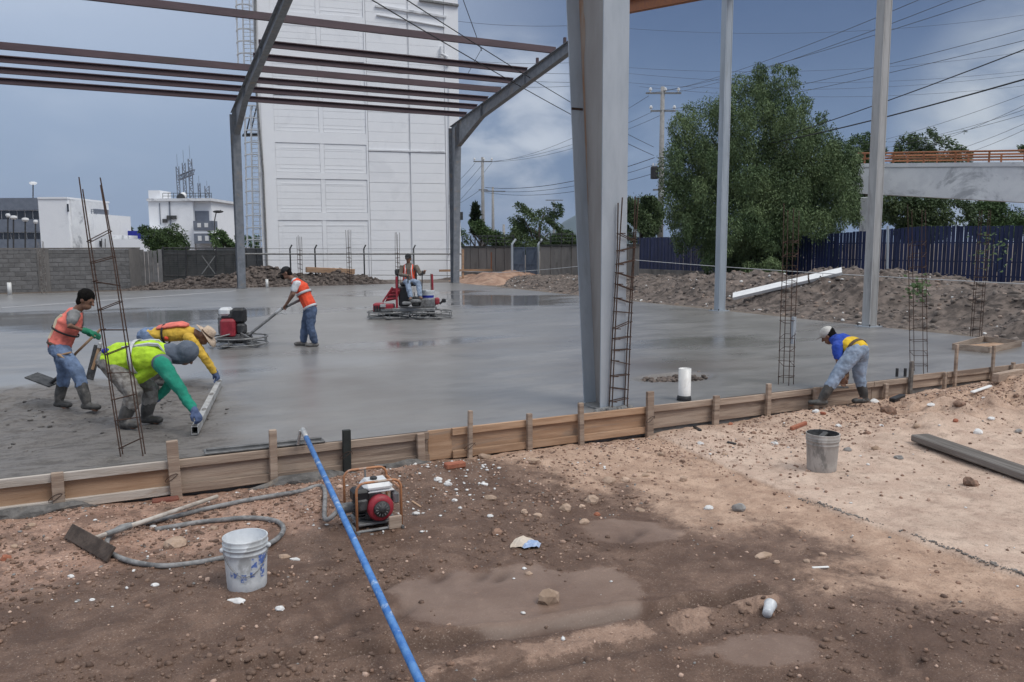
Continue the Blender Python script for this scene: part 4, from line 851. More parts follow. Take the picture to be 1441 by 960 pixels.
# ladders with safety cages on the left flank
def ladder(pxa, pxb, ra, rb, D, lab, hoop=17):
    t = thing('caged_ladder', A((pxa+pxb)/2, rb, D), lab, 'ladder', 'caged ladders on the white tower')
    P = lambda x, r, dd=0: A(x, r, D+dd)
    wpx = pxb-pxa
    for x in (pxa+wpx*.35, pxb): MB().beam(P(x-2, ra), P(x+2, rb), .10, .10, up=(0, 1, 0)).build('rail', M['wire_white'], t)
    mb = MB(); r = ra
    while r < rb: mb.tube([P(pxa+wpx*.35+(r-ra)/(rb-ra)*4-2, r), P(pxb+(r-ra)/(rb-ra)*4-2, r)], .02, 5); r += 5.7
    o = mb.build('rungs', M['wire_white'], t); o['kind'] = 'stuff'
    r = ra
    while r < rb:
        f_ = (r-ra)/(rb-ra)*4-2; c_ = P((pxa+pxb)/2+f_, r); R0 = wpx/2*D/FPX
        MB().tube([c_+RGT*R0*math.cos(a)-FWD*R0*1.0*math.sin(a) for a in np.linspace(0, math.pi, 9)], .05, 5).build('hoop', M['wire_white'], t); r += hoop
    for k in range(5):
        a = math.pi*k/4; R0 = wpx/2*D/FPX
        MB().tube([P((pxa+pxb)/2-2, ra)+RGT*R0*math.cos(a)-FWD*R0*math.sin(a), P((pxa+pxb)/2+2, rb)+RGT*R0*math.cos(a)-FWD*R0*math.sin(a)], .038, 5).build('cage_strap', M['wire_white'], t)
    return t
ladder(346, 371, 152, 358, 51, 'lower caged white ladder on the left flank of the tower')
ladder(333, 358, -40, 96, 51.3, 'upper caged white ladder on the left flank of the tower, above the purlins')
t = thing('ladder_landing', A(355, 180, 51.4), 'small dark landing between the two caged ladders', 'platform')
MB().box(A(354, 190, 51.4), (1.1, .8, .12), RGT, (0, 1, 0), (0, 0, 1)).build('deck', M['dark_steel'], t)
for x in (346, 352): MB().beam(A(x, 190, 51.2), A(x+9, 150, 51.6), .06, .06).build('brace', M['dark_steel'], t)
# pipe rail in front of the tower
t = thing('pipe_fence', PY(512, 390, 38.9), 'grey pipe rail with posts and strands in front of the white tower', 'pipe fence')
a, b = PY(340, 357.5, 38.9), PY(655, 357.5, 38.9); MB().tube([a, b], .05, 8).build('top_rail', M['grey_metal'], t)
for r_ in (366, 350): MB().tube([PY(340, r_, 38.95), PY(640, r_+.5, 38.95)], .012, 5).build('strand', M['cable_g'], t)
MB().tube([PY(500, 387, 38.95), PY(655, 388, 38.95)], .022, 5).build('strand', M['grey_metal'], t)
for px in (443, 512, 582, 408):
    q = PY(px, 350, 38.9); MB().tube([Vector((q.x, q.y, -.2)), q, q+Vector((.12, 0, .22))], .045, 8).build('fence_post', M['dark_steel'], t)
tag(MB().bbox(PY(465, 381, 36.0)+Vector((0, 0, 0)), (2.7, .35, .30), .02, X=(1, .04, -.06), Y=(-.04, 1, 0), Z=(.06, 0, 1)).build('timber_plank', M['wood_o']), 'orange timber plank lying on top of the far rubble heap', 'plank')
# ---- orange barrier by the corner of the tower
t = thing('timber_barrier', PY(670, 398, 35.5), 'orange timber barrier of posts and a board beside the end column', 'barrier')
for px, r0, r1 in ((651.5, 351, 399), (692, 355, 400), (703, 348, 392)):
    MB().beam(PY(px, r0, 35.5), PY(px, r1+2, 35.5), .11, .06, up=(0, 1, 0)).build('post', M['wood_o'] if px != 692 else M['rust_orange'], t)
MB().beam(PY(618, 381, 35.42), PY(694, 380, 35.42), .05, .13).build('board', M['wood_o'], t)
tag(MB().bbox(PY(622, 380, 35.35)-Vector((.9, 0, 0)), (1.6, .06, .14), .01).build('loose_board', M['wood_t']), 'loose tan board propped left of the orange barrier', 'board') if False else None
# ================================================================== grey block wall at the left, blocks one by one
yb = 36.6
xa, xb = PY(-40, 350, yb).x, PY(197, 350, yb).x; zt = PY(100, 351, yb).z
bw = thing('block_wall', (xb, yb, 0), 'grey concrete block wall at the left edge of the site', 'wall'); H_ = zt+.15; nr = 10; bh = H_/nr; bl = .46
MB().box(((xa+xb)/2, yb-.045, H_/2-.16), (xb-xa, .12, H_-.02)).build('mortar', M['mortar'], bw)
pb = MB().bbox((0, 0, 0), (bl-.022, .16, bh-.022), .008); bme = None
for r_ in range(nr):
    x = xb-.23*(1+r_ % 2)
    while x > xa+.2:
        if bme is None: o = pb.build('block', M['block']); bme = o.data; o.parent = bw
        else: o = bpy.data.objects.new('block', bme); COL.objects.link(o); o.parent = bw
        o.location = Vector((x, yb-.04+random.uniform(-.006, .006), -.15+bh*(r_+.5)))-bw.location; x -= bl
MB().box(((xa+xb)/2, yb-.02, -.15+H_+.04), (xb-xa+.02, .24, .08)).build('coping', M['conc_panel'], bw)
for px in (62, 190): MB().box((PY(px, 380, yb).x, yb-.03, H_/2-.14), (.5, .24, H_)).build('pier', M['conc_panel'], bw)
# corrugated concrete-coloured sheets beside it
t = thing('sheet_fence', (xb+.6, yb+.2, 0), 'short run of upright grey fence boards at the end of the block wall', 'fence')
for px, w_ in ((201, 6), (207, 5), (213, 6), (219, 6), (226, 6)):
    P = PY(px, 380, yb+.2); h = PY(px, 351, yb+.2).z-random.uniform(0, .12); MB().bbox((P.x, P.y+random.uniform(-.06, .06), h/2-.1), (w_*.031, .05, h+.2), .01).build('board', M['block'], t)
# dark gate, with a hedge-dark sheet wall beyond
gt = thing('wire_gate', PY(278, 400, 38), 'dark wire mesh gate with a crossed brace between block wall and hall column', 'gate')
def gp(px, r_): return PY(px, r_, 38.)
for px in (229, 262, 304, 332): MB().tube([gp(px, 402), gp(px, 347)], .045, 8).build('gate_post', M['dark_steel'], gt)
for r_ in (349, 358, 388): MB().tube([gp(229, r_), gp(332, r_)], .028, 6).build('gate_rail', M['dark_steel'], gt)
for a, b in (((284, 360), (303, 386)), ((303, 360), (284, 386))): MB().tube([gp(*a), gp(*b)], .03, 6).build('cross_brace', M['grey_metal'], gt)
mb = MB()
for k in range(52): mb.tube([gp(229+k*2, 349), gp(229+k*2, 400)], .006, 4)
for k in range(17): mb.tube([gp(229, 350+k*3), gp(332, 350+k*3)], .006, 4)
o = mb.build('mesh_wire', M['cable_g'], gt); o['kind'] = 'stuff'
t = thing('sheet_wall', A(280, 400, 47.6), 'dark weathered sheet wall seen through the wire gate', 'wall')
for k in range(9):
    a = A(224+k*13, 352, 47.6+.05*(k % 2)); b = A(224+(k+1)*13, 352, 47.6+.05*(k % 2)); h = a.z+random.uniform(-.05, .05)
    MB().box(((a.x+b.x)/2, (a.y+b.y)/2, h/2-.2), ((b-a).length-.02, .05, h+.4), (b-a).normalized(), Vector((0, 0, 1)).cross((b-a).normalized())).build('sheet', M['dark_sheet'], t)
# grey wall pieces beside the hall column
t = thing('grey_wall', A(350, 385, 49), 'low grey wall between the hall column and the white tower', 'wall')
for k in range(5):
    a, b = A(303+k*14.5, 349, 49), A(317.4+k*14.5, 349, 49); h = a.z
    MB().bbox(((a.x+b.x)/2, (a.y+b.y)/2, h/2-.2), ((b-a).length-.03, .16, h+.4), .02, (b-a).normalized(), Vector((0, 0, 1)).cross((b-a).normalized())).build('wall_panel', pm('dark grey render', (.085, .088, .09), (.11, .112, .115), 1.5, .95, 0, .3, c3=(.06, .06, .06)), t)
# ================================================================== concrete wall and gate in the middle distance
t = thing('panel_wall', A(700, 395, 50), 'stained concrete wall left of the blue grey gate', 'wall')
t2 = thing('panel_wall', A(800, 395, 46), 'stained concrete wall between the blue grey gate and the blue fence', 'wall')
def wallrun(t, pa, pb, Da, Db, ra, n, cap=True):
    a, b = A(pa, ra, Da), A(pb, ra, Db); X = (b-a); X.z = 0; l = X.length/n; X.normalize(); Y = Vector((0, 0, 1)).cross(X); h = a.z
    for k in range(n):
        c_ = a+X*l*(k+.5); MB().bbox((c_.x, c_.y, h/2-.25), (l-.035, .12, h+.5), .012, X, Y).build('wall_panel', M['conc_panel'], t)
        if cap: MB().box((c_.x, c_.y, h+.06), (l-.01, .2, .11), X, Y).build('cap_stone', M['dark_sheet'], t)
    for k in range(n+1):
        c_ = a+X*l*k; MB().tube([Vector((c_.x, c_.y, h+.1)), Vector((c_.x, c_.y, h+.75))], .03, 5).build('wire_post', M['dark_steel'], t)
    mb = MB()
    for q in (.3, .48, .66, .74): mb.tube([a+Vector((0, 0, q)), a+X*l*n+Vector((0, 0, q))], .012, 4)
    mb.build('barbed_wire', M['cable_g'], t)
wallrun(t, 651, 723, 50, 47, 349, 6); wallrun(t2, 760, 900, 46, 44, 347, 9)
t = thing('sheet_gate', A(740, 390, 46.5), 'faded blue grey steel gate with a diagonal brace in the concrete wall', 'gate')
for a, b in ((722, 739), (739.5, 756)):
    P, Q = A(a, 347, 46.5), A(b, 347, 46.3); X = (Q-P); X.z = 0; l = X.length; X.normalize(); Y = Vector((0, 0, 1)).cross(X); h = P.z; c_ = (P+Q)/2
    MB().box((c_.x, c_.y, h/2-.05), (l-.03, .03, h), X, Y).build('leaf_sheet', M['gate_blue'], t)
    for q in (.05, h*.5, h-.06): MB().box(Vector((c_.x, c_.y, q))-Y*.035, (l-.04, .05, .06), X, Y).build('leaf_rail', M['gate_blue'], t)
    for s_ in (-1, 1): MB().box(Vector((c_.x, c_.y, h/2))-Y*.034+X*s_*(l/2-.05), (.06, .05, h-.1), X, Y).build('leaf_stile', M['gate_blue'], t)
    MB().beam(Vector((c_.x, c_.y, .1))-Y*.036-X*(l/2-.08), Vector((c_.x, c_.y, h*.93))-Y*.036+X*(l/2-.08), .05, .05).build('brace', M['gate_blue'], t)
for px in (720.5, 757.5):
    q = A(px, 344, 46.4); MB().tube([Vector((q.x, q.y, -.2)), q, q+Vector((.25, 0, .3))], .07, 8).build('gate_post', M['galv'], t)
# ================================================================== blue slat fence on its low wall
FXX = 29.; fe = thing('blue_fence', (FXX, 25, 0), 'long dark blue fence of upright steel slats on a low concrete wall', 'fence')
def ftop(y): return np.interp(y, [-2, 12.5, 17.2, 26.3, 34, 36, 40.6], [2.8, 2.8, 2.88, 2.45, 2.45, 2.6, 2.58])
y = 40.5; first = None; k = 0; pitch = .205
while y > 2.0 and k < 215:
    h = ftop(y)-.30
    if y > 36.2: x = FXX-.02*(k % 2)
    else: x = FXX+random.uniform(-.01, .01)
    if first is None:
        sm = MB(); hw, dp = .090, .035
        prof = [(0, -hw), (-dp, -hw*.75), (-dp, hw*.75), (0, hw), (.012, hw*.6), (.012, -hw*.6)]
        sm.prism([(px_, py_, 0) for px_, py_ in prof], (0, 0, 1)); first = fixn(sm.build('slat', M['fence_blue'])); o = first
    else: o = bpy.data.objects.new('slat', first.data); COL.objects.link(o)
    o.parent = fe; o.location = Vector((x, y, .30))-fe.location; o.scale = (1, 1.28 if y > 36.2 else 1, h+random.uniform(-.015, .015)); o.rotation_euler = (random.uniform(-.004, .004), 0, 0)
    y -= pitch; k += 1
for q in (.62, 1.25, 2.1): MB().box((FXX+.04, 21.3, q), (.04, 38.6, .06)).build('rail', M['fence_blue'], fe)
for k in range(8):
    yy = 40.4-5.4*k; MB().box((FXX+.10, yy, 1.2), (.08, .08, 2.6)).build('post', M['fence_blue'], fe)
for k in range(7): MB().bbox((FXX+.02, 37.8-5.4*k, .13), (.22, 5.37, .40), .015).build('plinth', M['conc_panel'], fe)
# green growth seen between the slats and a white post by the fence
tag(MB().tube([PX(1249, 395, 27.5)-Vector((0, 0, .5)), PX(1249.5, 318, 27.5)], .055, 8).build('steel_post', M['galv']), 'thin pale pipe post in front of the blue fence beside the gable post', 'post')
# ================================================================== footbridge
br = thing('footbridge', A(1330, 345, 45), 'white concrete footbridge with an orange railing beyond the blue fence', 'footbridge')
p0, p1 = A(1206, 236, 50), A(1480, 234.5, 42.6); q0, q1 = A(1206, 272, 50), A(1480, 287, 42.6)
X = (p1-p0); X.z = 0; X.normalize(); Y = Vector((0, 0, 1)).cross(X)
MB().prism([p0, p1, q1, q0], Y*2.4).build('girder', M['white_old'], br)
MB().prism([p0+Vector((0, 0, .25))-Y*.06, p1+Vector((0, 0, .25))-Y*.06, p1-Y*.06+Vector((0, 0, .02)), p0-Y*.06+Vector((0, 0, .02))], Y*.3).build('kerb', M['white_old'], br)
a, b = p0+Vector((0, 0, .25)), p1+Vector((0, 0, .25))
for side in (0, 2.2):
    for z_, r_ in ((.62, .055), (.30, .05)): MB().tube([a+Y*(side+.05)+Vector((0, 0, z_)), b+Y*(side+.05)+Vector((0, 0, z_))], r_, 8).build('hand_rail', M['rust_orange'], br)
    for k in range(6):
        c_ = a.lerp(b, (k+.25)/6)+Y*(side+.05); MB().tube([c_-Vector((0, 0, .05)), c_+Vector((0, 0, .62))], .055, 8).build('rail_post', M['rust_orange'], br)
pl = A(1246, 276, 48.5); MB().bbox((pl.x, pl.y+1.2, pl.z/2-.3), (.62, .8, pl.z+.6), .04).build('pillar', M['white_old'], br)
pl = p0.copy(); MB().box((pl.x-.9, pl.y+1.2, (p0.z+q0.z)/2), (2.4, 2.0, 1.25)).build('end_block', M['white_old'], br)
# ================================================================== trees
def crown_mesh(name, blobs, n, ls, mat, parent, droop=.5, seed=0, asp=.42, gap=-.3):
    r = np.random.default_rng(seed); B = np.array([[*c_, *rd] for c_, rd in blobs]); w = (B[:, 3]*B[:, 4]*B[:, 5])**.67; w /= w.sum()
    i = r.choice(len(B), n, p=w); d = r.normal(size=(n, 3)); d /= np.linalg.norm(d, axis=1)[:, None]
    rad = r.uniform(.30, 1., n)**.45*(1+.10*r.normal(size=n))
    P = B[i, :3]+d*B[i, 3:]*rad[:, None]
    lf = fbm(P[:, 0]+P[:, 2]*.7, P[:, 1]-P[:, 2]*.9, .8, 3, seed+3); keep = lf > gap; P, d = P[keep], d[keep]; n = len(P)
    t_ = d*(1-droop)+r.normal(size=(n, 3))*.45; t_[:, 2] -= droop; t_ /= np.linalg.norm(t_, axis=1)[:, None]
    s_ = np.cross(t_, r.normal(size=(n, 3))); s_ /= np.linalg.norm(s_, axis=1)[:, None]
    l = (ls*r.uniform(.6, 1.4, n))[:, None]
    v = np.stack([P, P+t_*l*.45+s_*l*asp*.5, P+t_*l, P+t_*l*.5-s_*l*asp*.5], 1).reshape(-1, 3)
    return npmesh(name, v, np.arange(n*4).reshape(-1, 4), mat, parent)
def tree(base, blobs, lab, n, ls, mat, trunk_r=.25, droop=.5, seed=0, cat='tree', name='tree', group=None, limbs=6, asp=.42, gap=-.3):
    t = thing(name, base, lab, cat, group); base = Vector(base); r = random.Random(seed)
    crown_mesh('crown', blobs, n, ls, mat, t, droop, seed, asp, gap)
    zs = [b[0][2] for b in blobs]; zm = sum(zs)/len(zs); top = Vector((sum(b[0][0] for b in blobs)/len(blobs), sum(b[0][1] for b in blobs)/len(blobs), zm))
    mid = base.lerp(top, .5)+Vector((r.uniform(-.2, .2), 0, 0)); MB().tube([base-Vector((0, 0, .3)), base.lerp(mid, .5), mid, top], [trunk_r*1.3, trunk_r, trunk_r*.8, trunk_r*.35], 8).build('trunk', M['bark'], t, True)
    mb = MB()
    for c_, rd in sorted(blobs, key=lambda b: -b[1][0])[:limbs]:
        c_ = Vector(c_); a = mid+(top-mid)*r.uniform(-.3, .4); m_ = a.lerp(c_, .55)+Vector((0, 0, .3)); mb.tube([a, m_, c_], [trunk_r*.5, trunk_r*.3, trunk_r*.1], 6)
    mb.build('limbs', M['bark'], t, True); return t
def blobs_px(lst, D, depth=1.0):        # outline lobes: px, row, radius in px (x, z)
    o = []
    for e_ in lst:
        px, rw, rx, rz = e_[:4]; dd = e_[4] if len(e_) > 4 else 0; s = (D+dd)/FPX; P = A(px, rw, D+dd); o.append((tuple(P), (rx*s, rx*s*depth, rz*s)))
    return o
D = 46.
big = [(1085, 125, 28, 32), (1105, 108, 20, 18), (1065, 150, 34, 34), (1120, 140, 16, 26), (1040, 122, 14, 20), (1000, 190, 40, 52), (970, 225, 34, 50), (955, 180, 16, 22), (1060, 190, 50, 50), (1110, 195, 40, 46), (1150, 210, 38, 38), (1180, 222, 28, 26), (1045, 250, 62, 60), (1105, 265, 60, 62), (1160, 270, 44, 52), (985, 285, 42, 50), (1030, 320, 60, 48), (1085, 340, 54, 48), (1130, 320, 46, 42), (1060, 362, 36, 28), (1010, 352, 30, 28), (962, 318, 20, 40), (1190, 250, 20, 22), (1135, 150, 8, 14), (1155, 165, 8, 10), (945, 240, 20, 40), (1000, 240, 40, 50), (1140, 240, 50, 50), (1185, 280, 26, 36), (1195, 235, 20, 20), (960, 280, 34, 40), (1060, 300, 90, 60)]
rr = random.Random(4); big += [(px+rr.uniform(-1, 1)*rx*.9, rw+rr.uniform(-1, 1)*rz*.9, rx*.34, rz*.40, rr.uniform(-3.5, 3.)) for px, rw, rx, rz in big for _ in range(4)]
bb = A(1060, 400, D); tree((bb.x, bb.y, -.1), blobs_px(big, D, .85), 'huge drooping pepper tree hanging over the blue fence', 260000, .145, M['leaf_a'], .45, .72, 5, limbs=14, asp=.34)
def simple_tree(px, lobes, D, lab, n, ls, mat, seed, droop=.4, tr=.18, name='tree', cat='tree', group=None):
    b = A(px, 400, D); lobes = list(lobes); rq = random.Random(seed)
    lobes += [(p+rq.uniform(-1, 1)*x*1.05, w_+rq.uniform(-1.1, .8)*z, x*.34, z*.38) for p, w_, x, z in lobes for _ in range(3)]
    return tree((b.x, b.y, -.2), blobs_px(lobes, D, .8), lab, int(n*1.7), ls*.7, mat, tr, droop, seed, cat, name, group, gap=-.07)
simple_tree(903, [(895, 300, 24, 26), (912, 305, 22, 26), (900, 325, 26, 18), (915, 285, 10, 10)], 60, 'bushy dark green tree just right of the tapered column', 16000, .26, M['leaf_b'], 21)
simple_tree(750, [(752, 318, 32, 26), (735, 305, 18, 14), (765, 302, 20, 12), (745, 338, 34, 18), (775, 325, 14, 20)], 72, 'round dark tree above the concrete wall, left of the mountain', 16000, .32, M['leaf_b'], 22)
simple_tree(664, [(662, 328, 16, 14), (678, 330, 14, 12), (690, 336, 14, 10), (702, 338, 12, 9), (655, 334, 10, 12)], 75, 'low green tree behind the wall at the corner of the tower', 8000, .32, M['leaf_c'], 23)
simple_tree(795, [(795, 335, 16, 10), (808, 332, 14, 12), (785, 338, 12, 8)], 80, 'pale green bushes behind the wall beside the tapered column', 6000, .32, M['leaf_c'], 24)
b = A(669, 345, 78); tree((b.x, b.y, 0), blobs_px([(669, 296, 2.4, 8), (669, 305, 3.6, 10), (669, 318, 4, 12)], 78), 'slim dark cypress beside the corner of the tower', 1400, .4, M['leaf_d'], .08, -.3, 25)
simple_tree(1300, [(1275, 212, 16, 22), (1302, 202, 20, 18), (1330, 210, 22, 20), (1352, 222, 14, 14), (1285, 235, 30, 18), (1320, 240, 40, 20), (1300, 275, 40, 30)], 70, 'dark tree rising behind the footbridge railing', 17000, .34, M['leaf_b'], 26)
simple_tree(1215, [(1205, 215, 16, 26), (1228, 215, 16, 18), (1215, 250, 26, 24), (1225, 295, 30, 26), (1195, 285, 24, 30)], 58, 'green tree between the huge pepper tree and the footbridge pillar', 15000, .26, M['leaf_c'], 27)
simple_tree(1300, [(1275, 300, 28, 20), (1310, 302, 30, 22), (1345, 300, 28, 20), (1295, 325, 40, 16)], 52, 'dark bushy tree in the shade under the footbridge', 13000, .28, M['leaf_b'], 28)
simple_tree(1405, [(1385, 302, 26, 20), (1420, 300, 28, 22), (1448, 305, 24, 22), (1400, 325, 40, 14)], 60, 'grey green tree under the right end of the footbridge', 12000, .3, M['leaf_c'], 29)
simple_tree(1450, [(1441, 215, 8, 10), (1452, 230, 12, 20)], 75, 'treetop just poking above the bridge railing at the right edge', 1500, .45, M['leaf_b'], 30)
simple_tree(236, [(220, 336, 18, 14), (240, 330, 20, 12), (250, 342, 16, 14), (228, 350, 16, 16), (243, 362, 14, 14)], 52, 'round green bush hanging over the end of the block wall', 11000, .2, M['leaf_c'], 31, name='bush', cat='bush')
simple_tree(318, [(310, 335, 12, 10), (325, 335, 12, 10), (318, 345, 16, 8), (350, 342, 12, 8)], 85, 'green bushes far behind the gate, left of the hall column', 3000, .5, M['leaf_c'], 32, name='bush', cat='bush')
simple_tree(167, [(160, 330, 10, 6), (172, 328, 10, 7), (145, 333, 8, 5)], 130, 'distant dark treetops left of the blue board', 1500, .8, M['leaf_b'], 33)
simple_tree(1160, [(1165, 360, 16, 20), (1100, 375, 26, 16), (1040, 378, 26, 14), (1010, 372, 20, 16)], 48.5, 'shrubs growing behind the slats below the pepper tree', 4500, .36, M['leaf_b'], 34, name='bush', cat='bush')
# ================================================================== power poles and wires
def upole(px, top, base, D, lab, arms, r=.16):
    b = A(px, base, D); tp = A(px, top, D); t = thing('utility_pole', (b.x, b.y, 0), lab, 'utility pole', 'utility poles')
    MB().tube([Vector((b.x, b.y, -.3)), Vector((b.x, b.y, tp.z))], [r*1.35, r*.8], 12).build('pole', M['conc_pole'], t, True)
    for row, w_, ins in arms:
        c_ = Vector((b.x, b.y-.12, A(px, row, D).z)); l = w_*D/FPX; MB().box(c_, (l, .10, .13), RGT, (0, 1, 0)).build('cross_arm', M['grey_metal'], t)
        for q in ins:
            p_ = c_+RGT*q*l/2; MB().lathe([(.05, .05), (.05, .18), (.12, .2), (.14, .28), (.09, .33), (.12, .36), (.05, .42)], 10, p_).build('insulator', M['lamp_white'], t)
    return t
p1_ = upole(929, 127, 335, 65, 'nearer concrete utility pole with two insulator arms, left of the pepper tree', [(136, 48, (-.75, .1, .85)), (160, 34, (-1, .9)), (268, 24, ())], .2)
P = A(921, 243, 64.6); t = thing('transformer', P, 'dark transformer bank hung on the nearer utility pole', 'transformer')
MB().lathe([(.28, -.5), (.32, -.45), (.32, .4), (.25, .5)], 14, P).build('can', M['dark_steel'], t)
for k in (-.15, .15): MB().lathe([(.04, .5), (.06, .6), (.03, .75)], 8, P+Vector((k, 0, 0))).build('bushing', M['lamp_white'], t)
P = A(933, 273, 64.4); tag(MB().lathe([(.22, -.25), (.26, -.1), (.26, .15), (.1, .28)], 12, P).build('street_lamp', M['lamp_white']), 'white lamp head low on the nearer utility pole', 'lamp')
upole(680, 223, 345, 95, 'concrete utility pole with one insulator arm just right of the tower', [(229, 26, (-.9, .1, .95)), (268, 12, ())], .19)
upole(694, 264, 345, 120, 'slim utility pole with a plain wide arm, second to the right of the tower', [(270, 34, ())], .2)
upole(709, 316, 345, 110, 'short stub pole between the wall and the round tree', [], .2)
upole(779.5, 283, 300, 120, 'thin distant pole showing above the round tree', [(282, 24, ())], .1)
def wire(pa, pb, sag, lab, r=.012, mat='cable_g'):
    a, b = A(*pa), A(*pb); n_ = 14; pts = []
    for k in range(n_+1):
        q = k/n_; p = a.lerp(b, q); p.z -= sag*4*q*(1-q); pts.append(p)
    tag(MB().tube(pts, r, 5).build('power_line', M[mat]), lab, 'cable', 'overhead wires')
GR = 'overhead wire from the nearer utility pole'; OR = ['steepest of the five fanning right', 'second steepest of the five fanning right', 'middle one of five fanning right', 'second flattest of five fanning right', 'flattest of five fanning right']
for a, b in (((929, 130), (1300, -3)), ((947, 131), (1348, -3)), ((911, 132), (1395, -3)), ((917, 157), (1450, 39)), ((944, 157), (1450, 55))):
    wire((*a, 65), (*b, 28), .35, GR+', '+OR.pop(0), .012)
GR2 = 'of five faint level wires behind the gable posts'; OR = ['second from top', 'third from top', 'fourth from top', 'topmost', 'lowest']
for a, b in (((880, 95), (1450, 72)), ((880, 103), (1450, 99)), ((880, 116), (1450, 104)), ((880, 40), (1450, 20)), ((900, 122), (1450, 120))):
    wire((*a, 150), (*b, 150), 2.0, OR.pop(0)+' '+GR2, .026, 'cable_g')
wire((925, 222, 64.8), (1462, 106, 26), .55, 'thick black cable crossing the sky at the right, heaviest of all', .03, 'cable')
wire((925, 236, 64.8), (1462, 62, 26), .5, 'black cable rising steeply to the right edge above the thick one', .022, 'cable')
GR3 = 'of six thin wires slanting up over the footbridge'; OR = ['highest', 'fourth highest', 'second highest', 'second lowest', 'lowest', 'third highest']
for a, b in (((1180, 210), (1460, 126)), ((1180, 216), (1460, 156)), ((1230, 226), (1460, 140)), ((1280, 226), (1460, 166)), ((1310, 226), (1460, 174)), ((1250, 200), (1460, 148))):
    wire((*a, 62), (*b, 34), .3, OR.pop(0)+' '+GR3, .010)
wire((920, 219, 64.6), (510, -8, 24), .25, 'lower of two dark cables slanting across the white tower up to the left', .020, 'cable')
wire((920, 207, 64.6), (560, -8, 24), .25, 'upper of two dark cables slanting across the white tower up to the left', .018, 'cable')
wire((650, -5, 40), (678, 72, 44), .0, 'short dark cable dropping behind the long purlin right of the tower', .02, 'cable_g')
wire((678, 68, 44), (655, 110, 44), .0, 'short frayed cable hanging below the long purlin', .016, 'cable_g')
for a, b, lab in (((683, 264), (921, 222), 'topmost of three cables from the far pole to the nearer pole'), ((683, 268), (921, 232), 'middle of three cables from the far pole to the nearer pole'), ((683, 271), (921, 244), 'lowest of three cables from the far pole to the nearer pole')):
    wire((*a, 95), (*b, 65), .9, lab, .028 if 'top' in lab else .02, 'cable')
GR4 = 'of three insulator wires joining the far and nearer utility poles'; OR = ['left', 'middle', 'right']
for a, b in (((669, 228), (917, 158)), ((681, 228), (935, 160)), ((692, 228), (913, 135))): wire((*a, 95), (*b, 65), 1.0, OR.pop(0)+' '+GR4, .016)
GR5 = 'of four wires from the far utility pole behind the tower'; OR = ['highest', 'second', 'third', 'lowest']
for a, b in (((669, 229), (640, 260)), ((681, 229), (640, 275)), ((692, 229), (640, 290)), ((680, 264), (640, 290))): wire((*a, 95), (*b, 95), .1, OR.pop(0)+' '+GR5, .02)
GR6 = 'of five faint level wires between the tower and tapered column'; OR = ['topmost', 'second', 'third', 'lowest', 'fourth']
for a, b in (((644, 30), (810, 36)), ((644, 84), (810, 88)), ((644, 92), (810, 104)), ((644, 118), (810, 121)), ((644, 104), (810, 116))): wire((*a, 110), (*b, 100), .3, OR.pop(0)+' '+GR6, .024)
# twine and tape strung on site
wire((643, 381, 44), (706, 383, 38), .03, 'thin pale twine by the orange barrier', .012, 'string')
for a, b, lab in (((700, 384, 40), (894, 366, 30), 'pale twine running from the orange barrier to the tapered column'), ((894, 366, 30), (1450, 400, 17), 'pale twine strung along the rubble berm from the column to the right')): wire(a, b, .05, lab, .011, 'string')
wire((2, 433.5, 25.5), (332, 409.5, 31.5), 0, 'pale twine stretched low over the slab at the left', .010, 'string')
# ================================================================== far buildings at the left
def facing(px0, px1, r0, r1, D, dep, mat, name, par):
    a, b = A(px0, 346, D), A(px1, 346, D); z1 = UPZ(a, r0); z0 = UPZ(a, r1); X = b-a; X.z = 0; l = X.length; X.normalize(); Y = Vector((0, 0, 1)).cross(X)
    c_ = (a+b)/2+Y*dep/2; return MB().box((c_.x, c_.y, (z0+z1)/2), (l, dep, z1-z0), X, Y).build(name, mat, par)
D = 95
t = thing('office_building', A(30, 352, D), 'long grey office building with slate fascia and dark window bands at the far left', 'building')
facing(-40, 60, 279, 352, D, 12, M['white_wall'], 'wall', t)
for r0, r1 in ((279, 296), (309, 327), (337, 352)): facing(-40, 60.5, r0, r1, D-.25, .24, M['fascia'], 'spandrel', t)
for r0, r1 in ((297, 309), (328, 337)):
    for k in range(9): facing(-38+k*11, -28.4+k*11, r0, r1, D-.1, .09, M['glass_dark'], 'window', t)
t = thing('white_building', A(82, 352, 88), 'plain windowless white block beside the office building', 'building')
facing(58, 99, 280, 354, 88, 9, M['white_wall'], 'wall', t); facing(99.2, 104, 281, 354, 88.4, 8, M['white_old'], 'side_pier', t); facing(57.5, 99.5, 277.5, 280, 87.9, 9.2, M['white_wall'], 'parapet', t); facing(98, 100, 287, 298, 87.85, .1, M['glass_dark'], 'window', t)
t = thing('white_annex', A(118, 352, 92), 'lower white annex with a pipe rail on its roof, behind the leaning rebar cage', 'building')
facing(103, 134, 301, 354, 92, 9, M['white_wall'], 'wall', t)
for k in range(1, 4): facing(103+k*8, 103.3+k*8, 302, 352, 91.95, .04, M['white_old'], 'joint_strip', t)
mb = MB()
for r_ in (295, 298): mb.tube([A(101, r_, 92), A(138, r_, 92)], .04, 5)
for k in range(6): mb.tube([A(101+k*7, 295, 92), A(101+k*7, 302, 92)], .04, 5)
mb.build('roof_rail', M['fascia'], t); facing(134.5, 138, 294, 352, 93, 3, M['fascia'], 'side_wall', t)
t = thing('low_white_shed', A(170, 350, 86), 'low white shed with a sloping parapet left of the round bush', 'shed')
facing(134, 158, 331, 354, 86, 6, M['white_old'], 'wall', t); facing(158.5, 206, 337, 354, 85, 6, M['white_wall'], 'wall', t)
facing(140, 142.5, 339, 347, 85.9, .08, M['dark_steel'], 'meter_box', t)
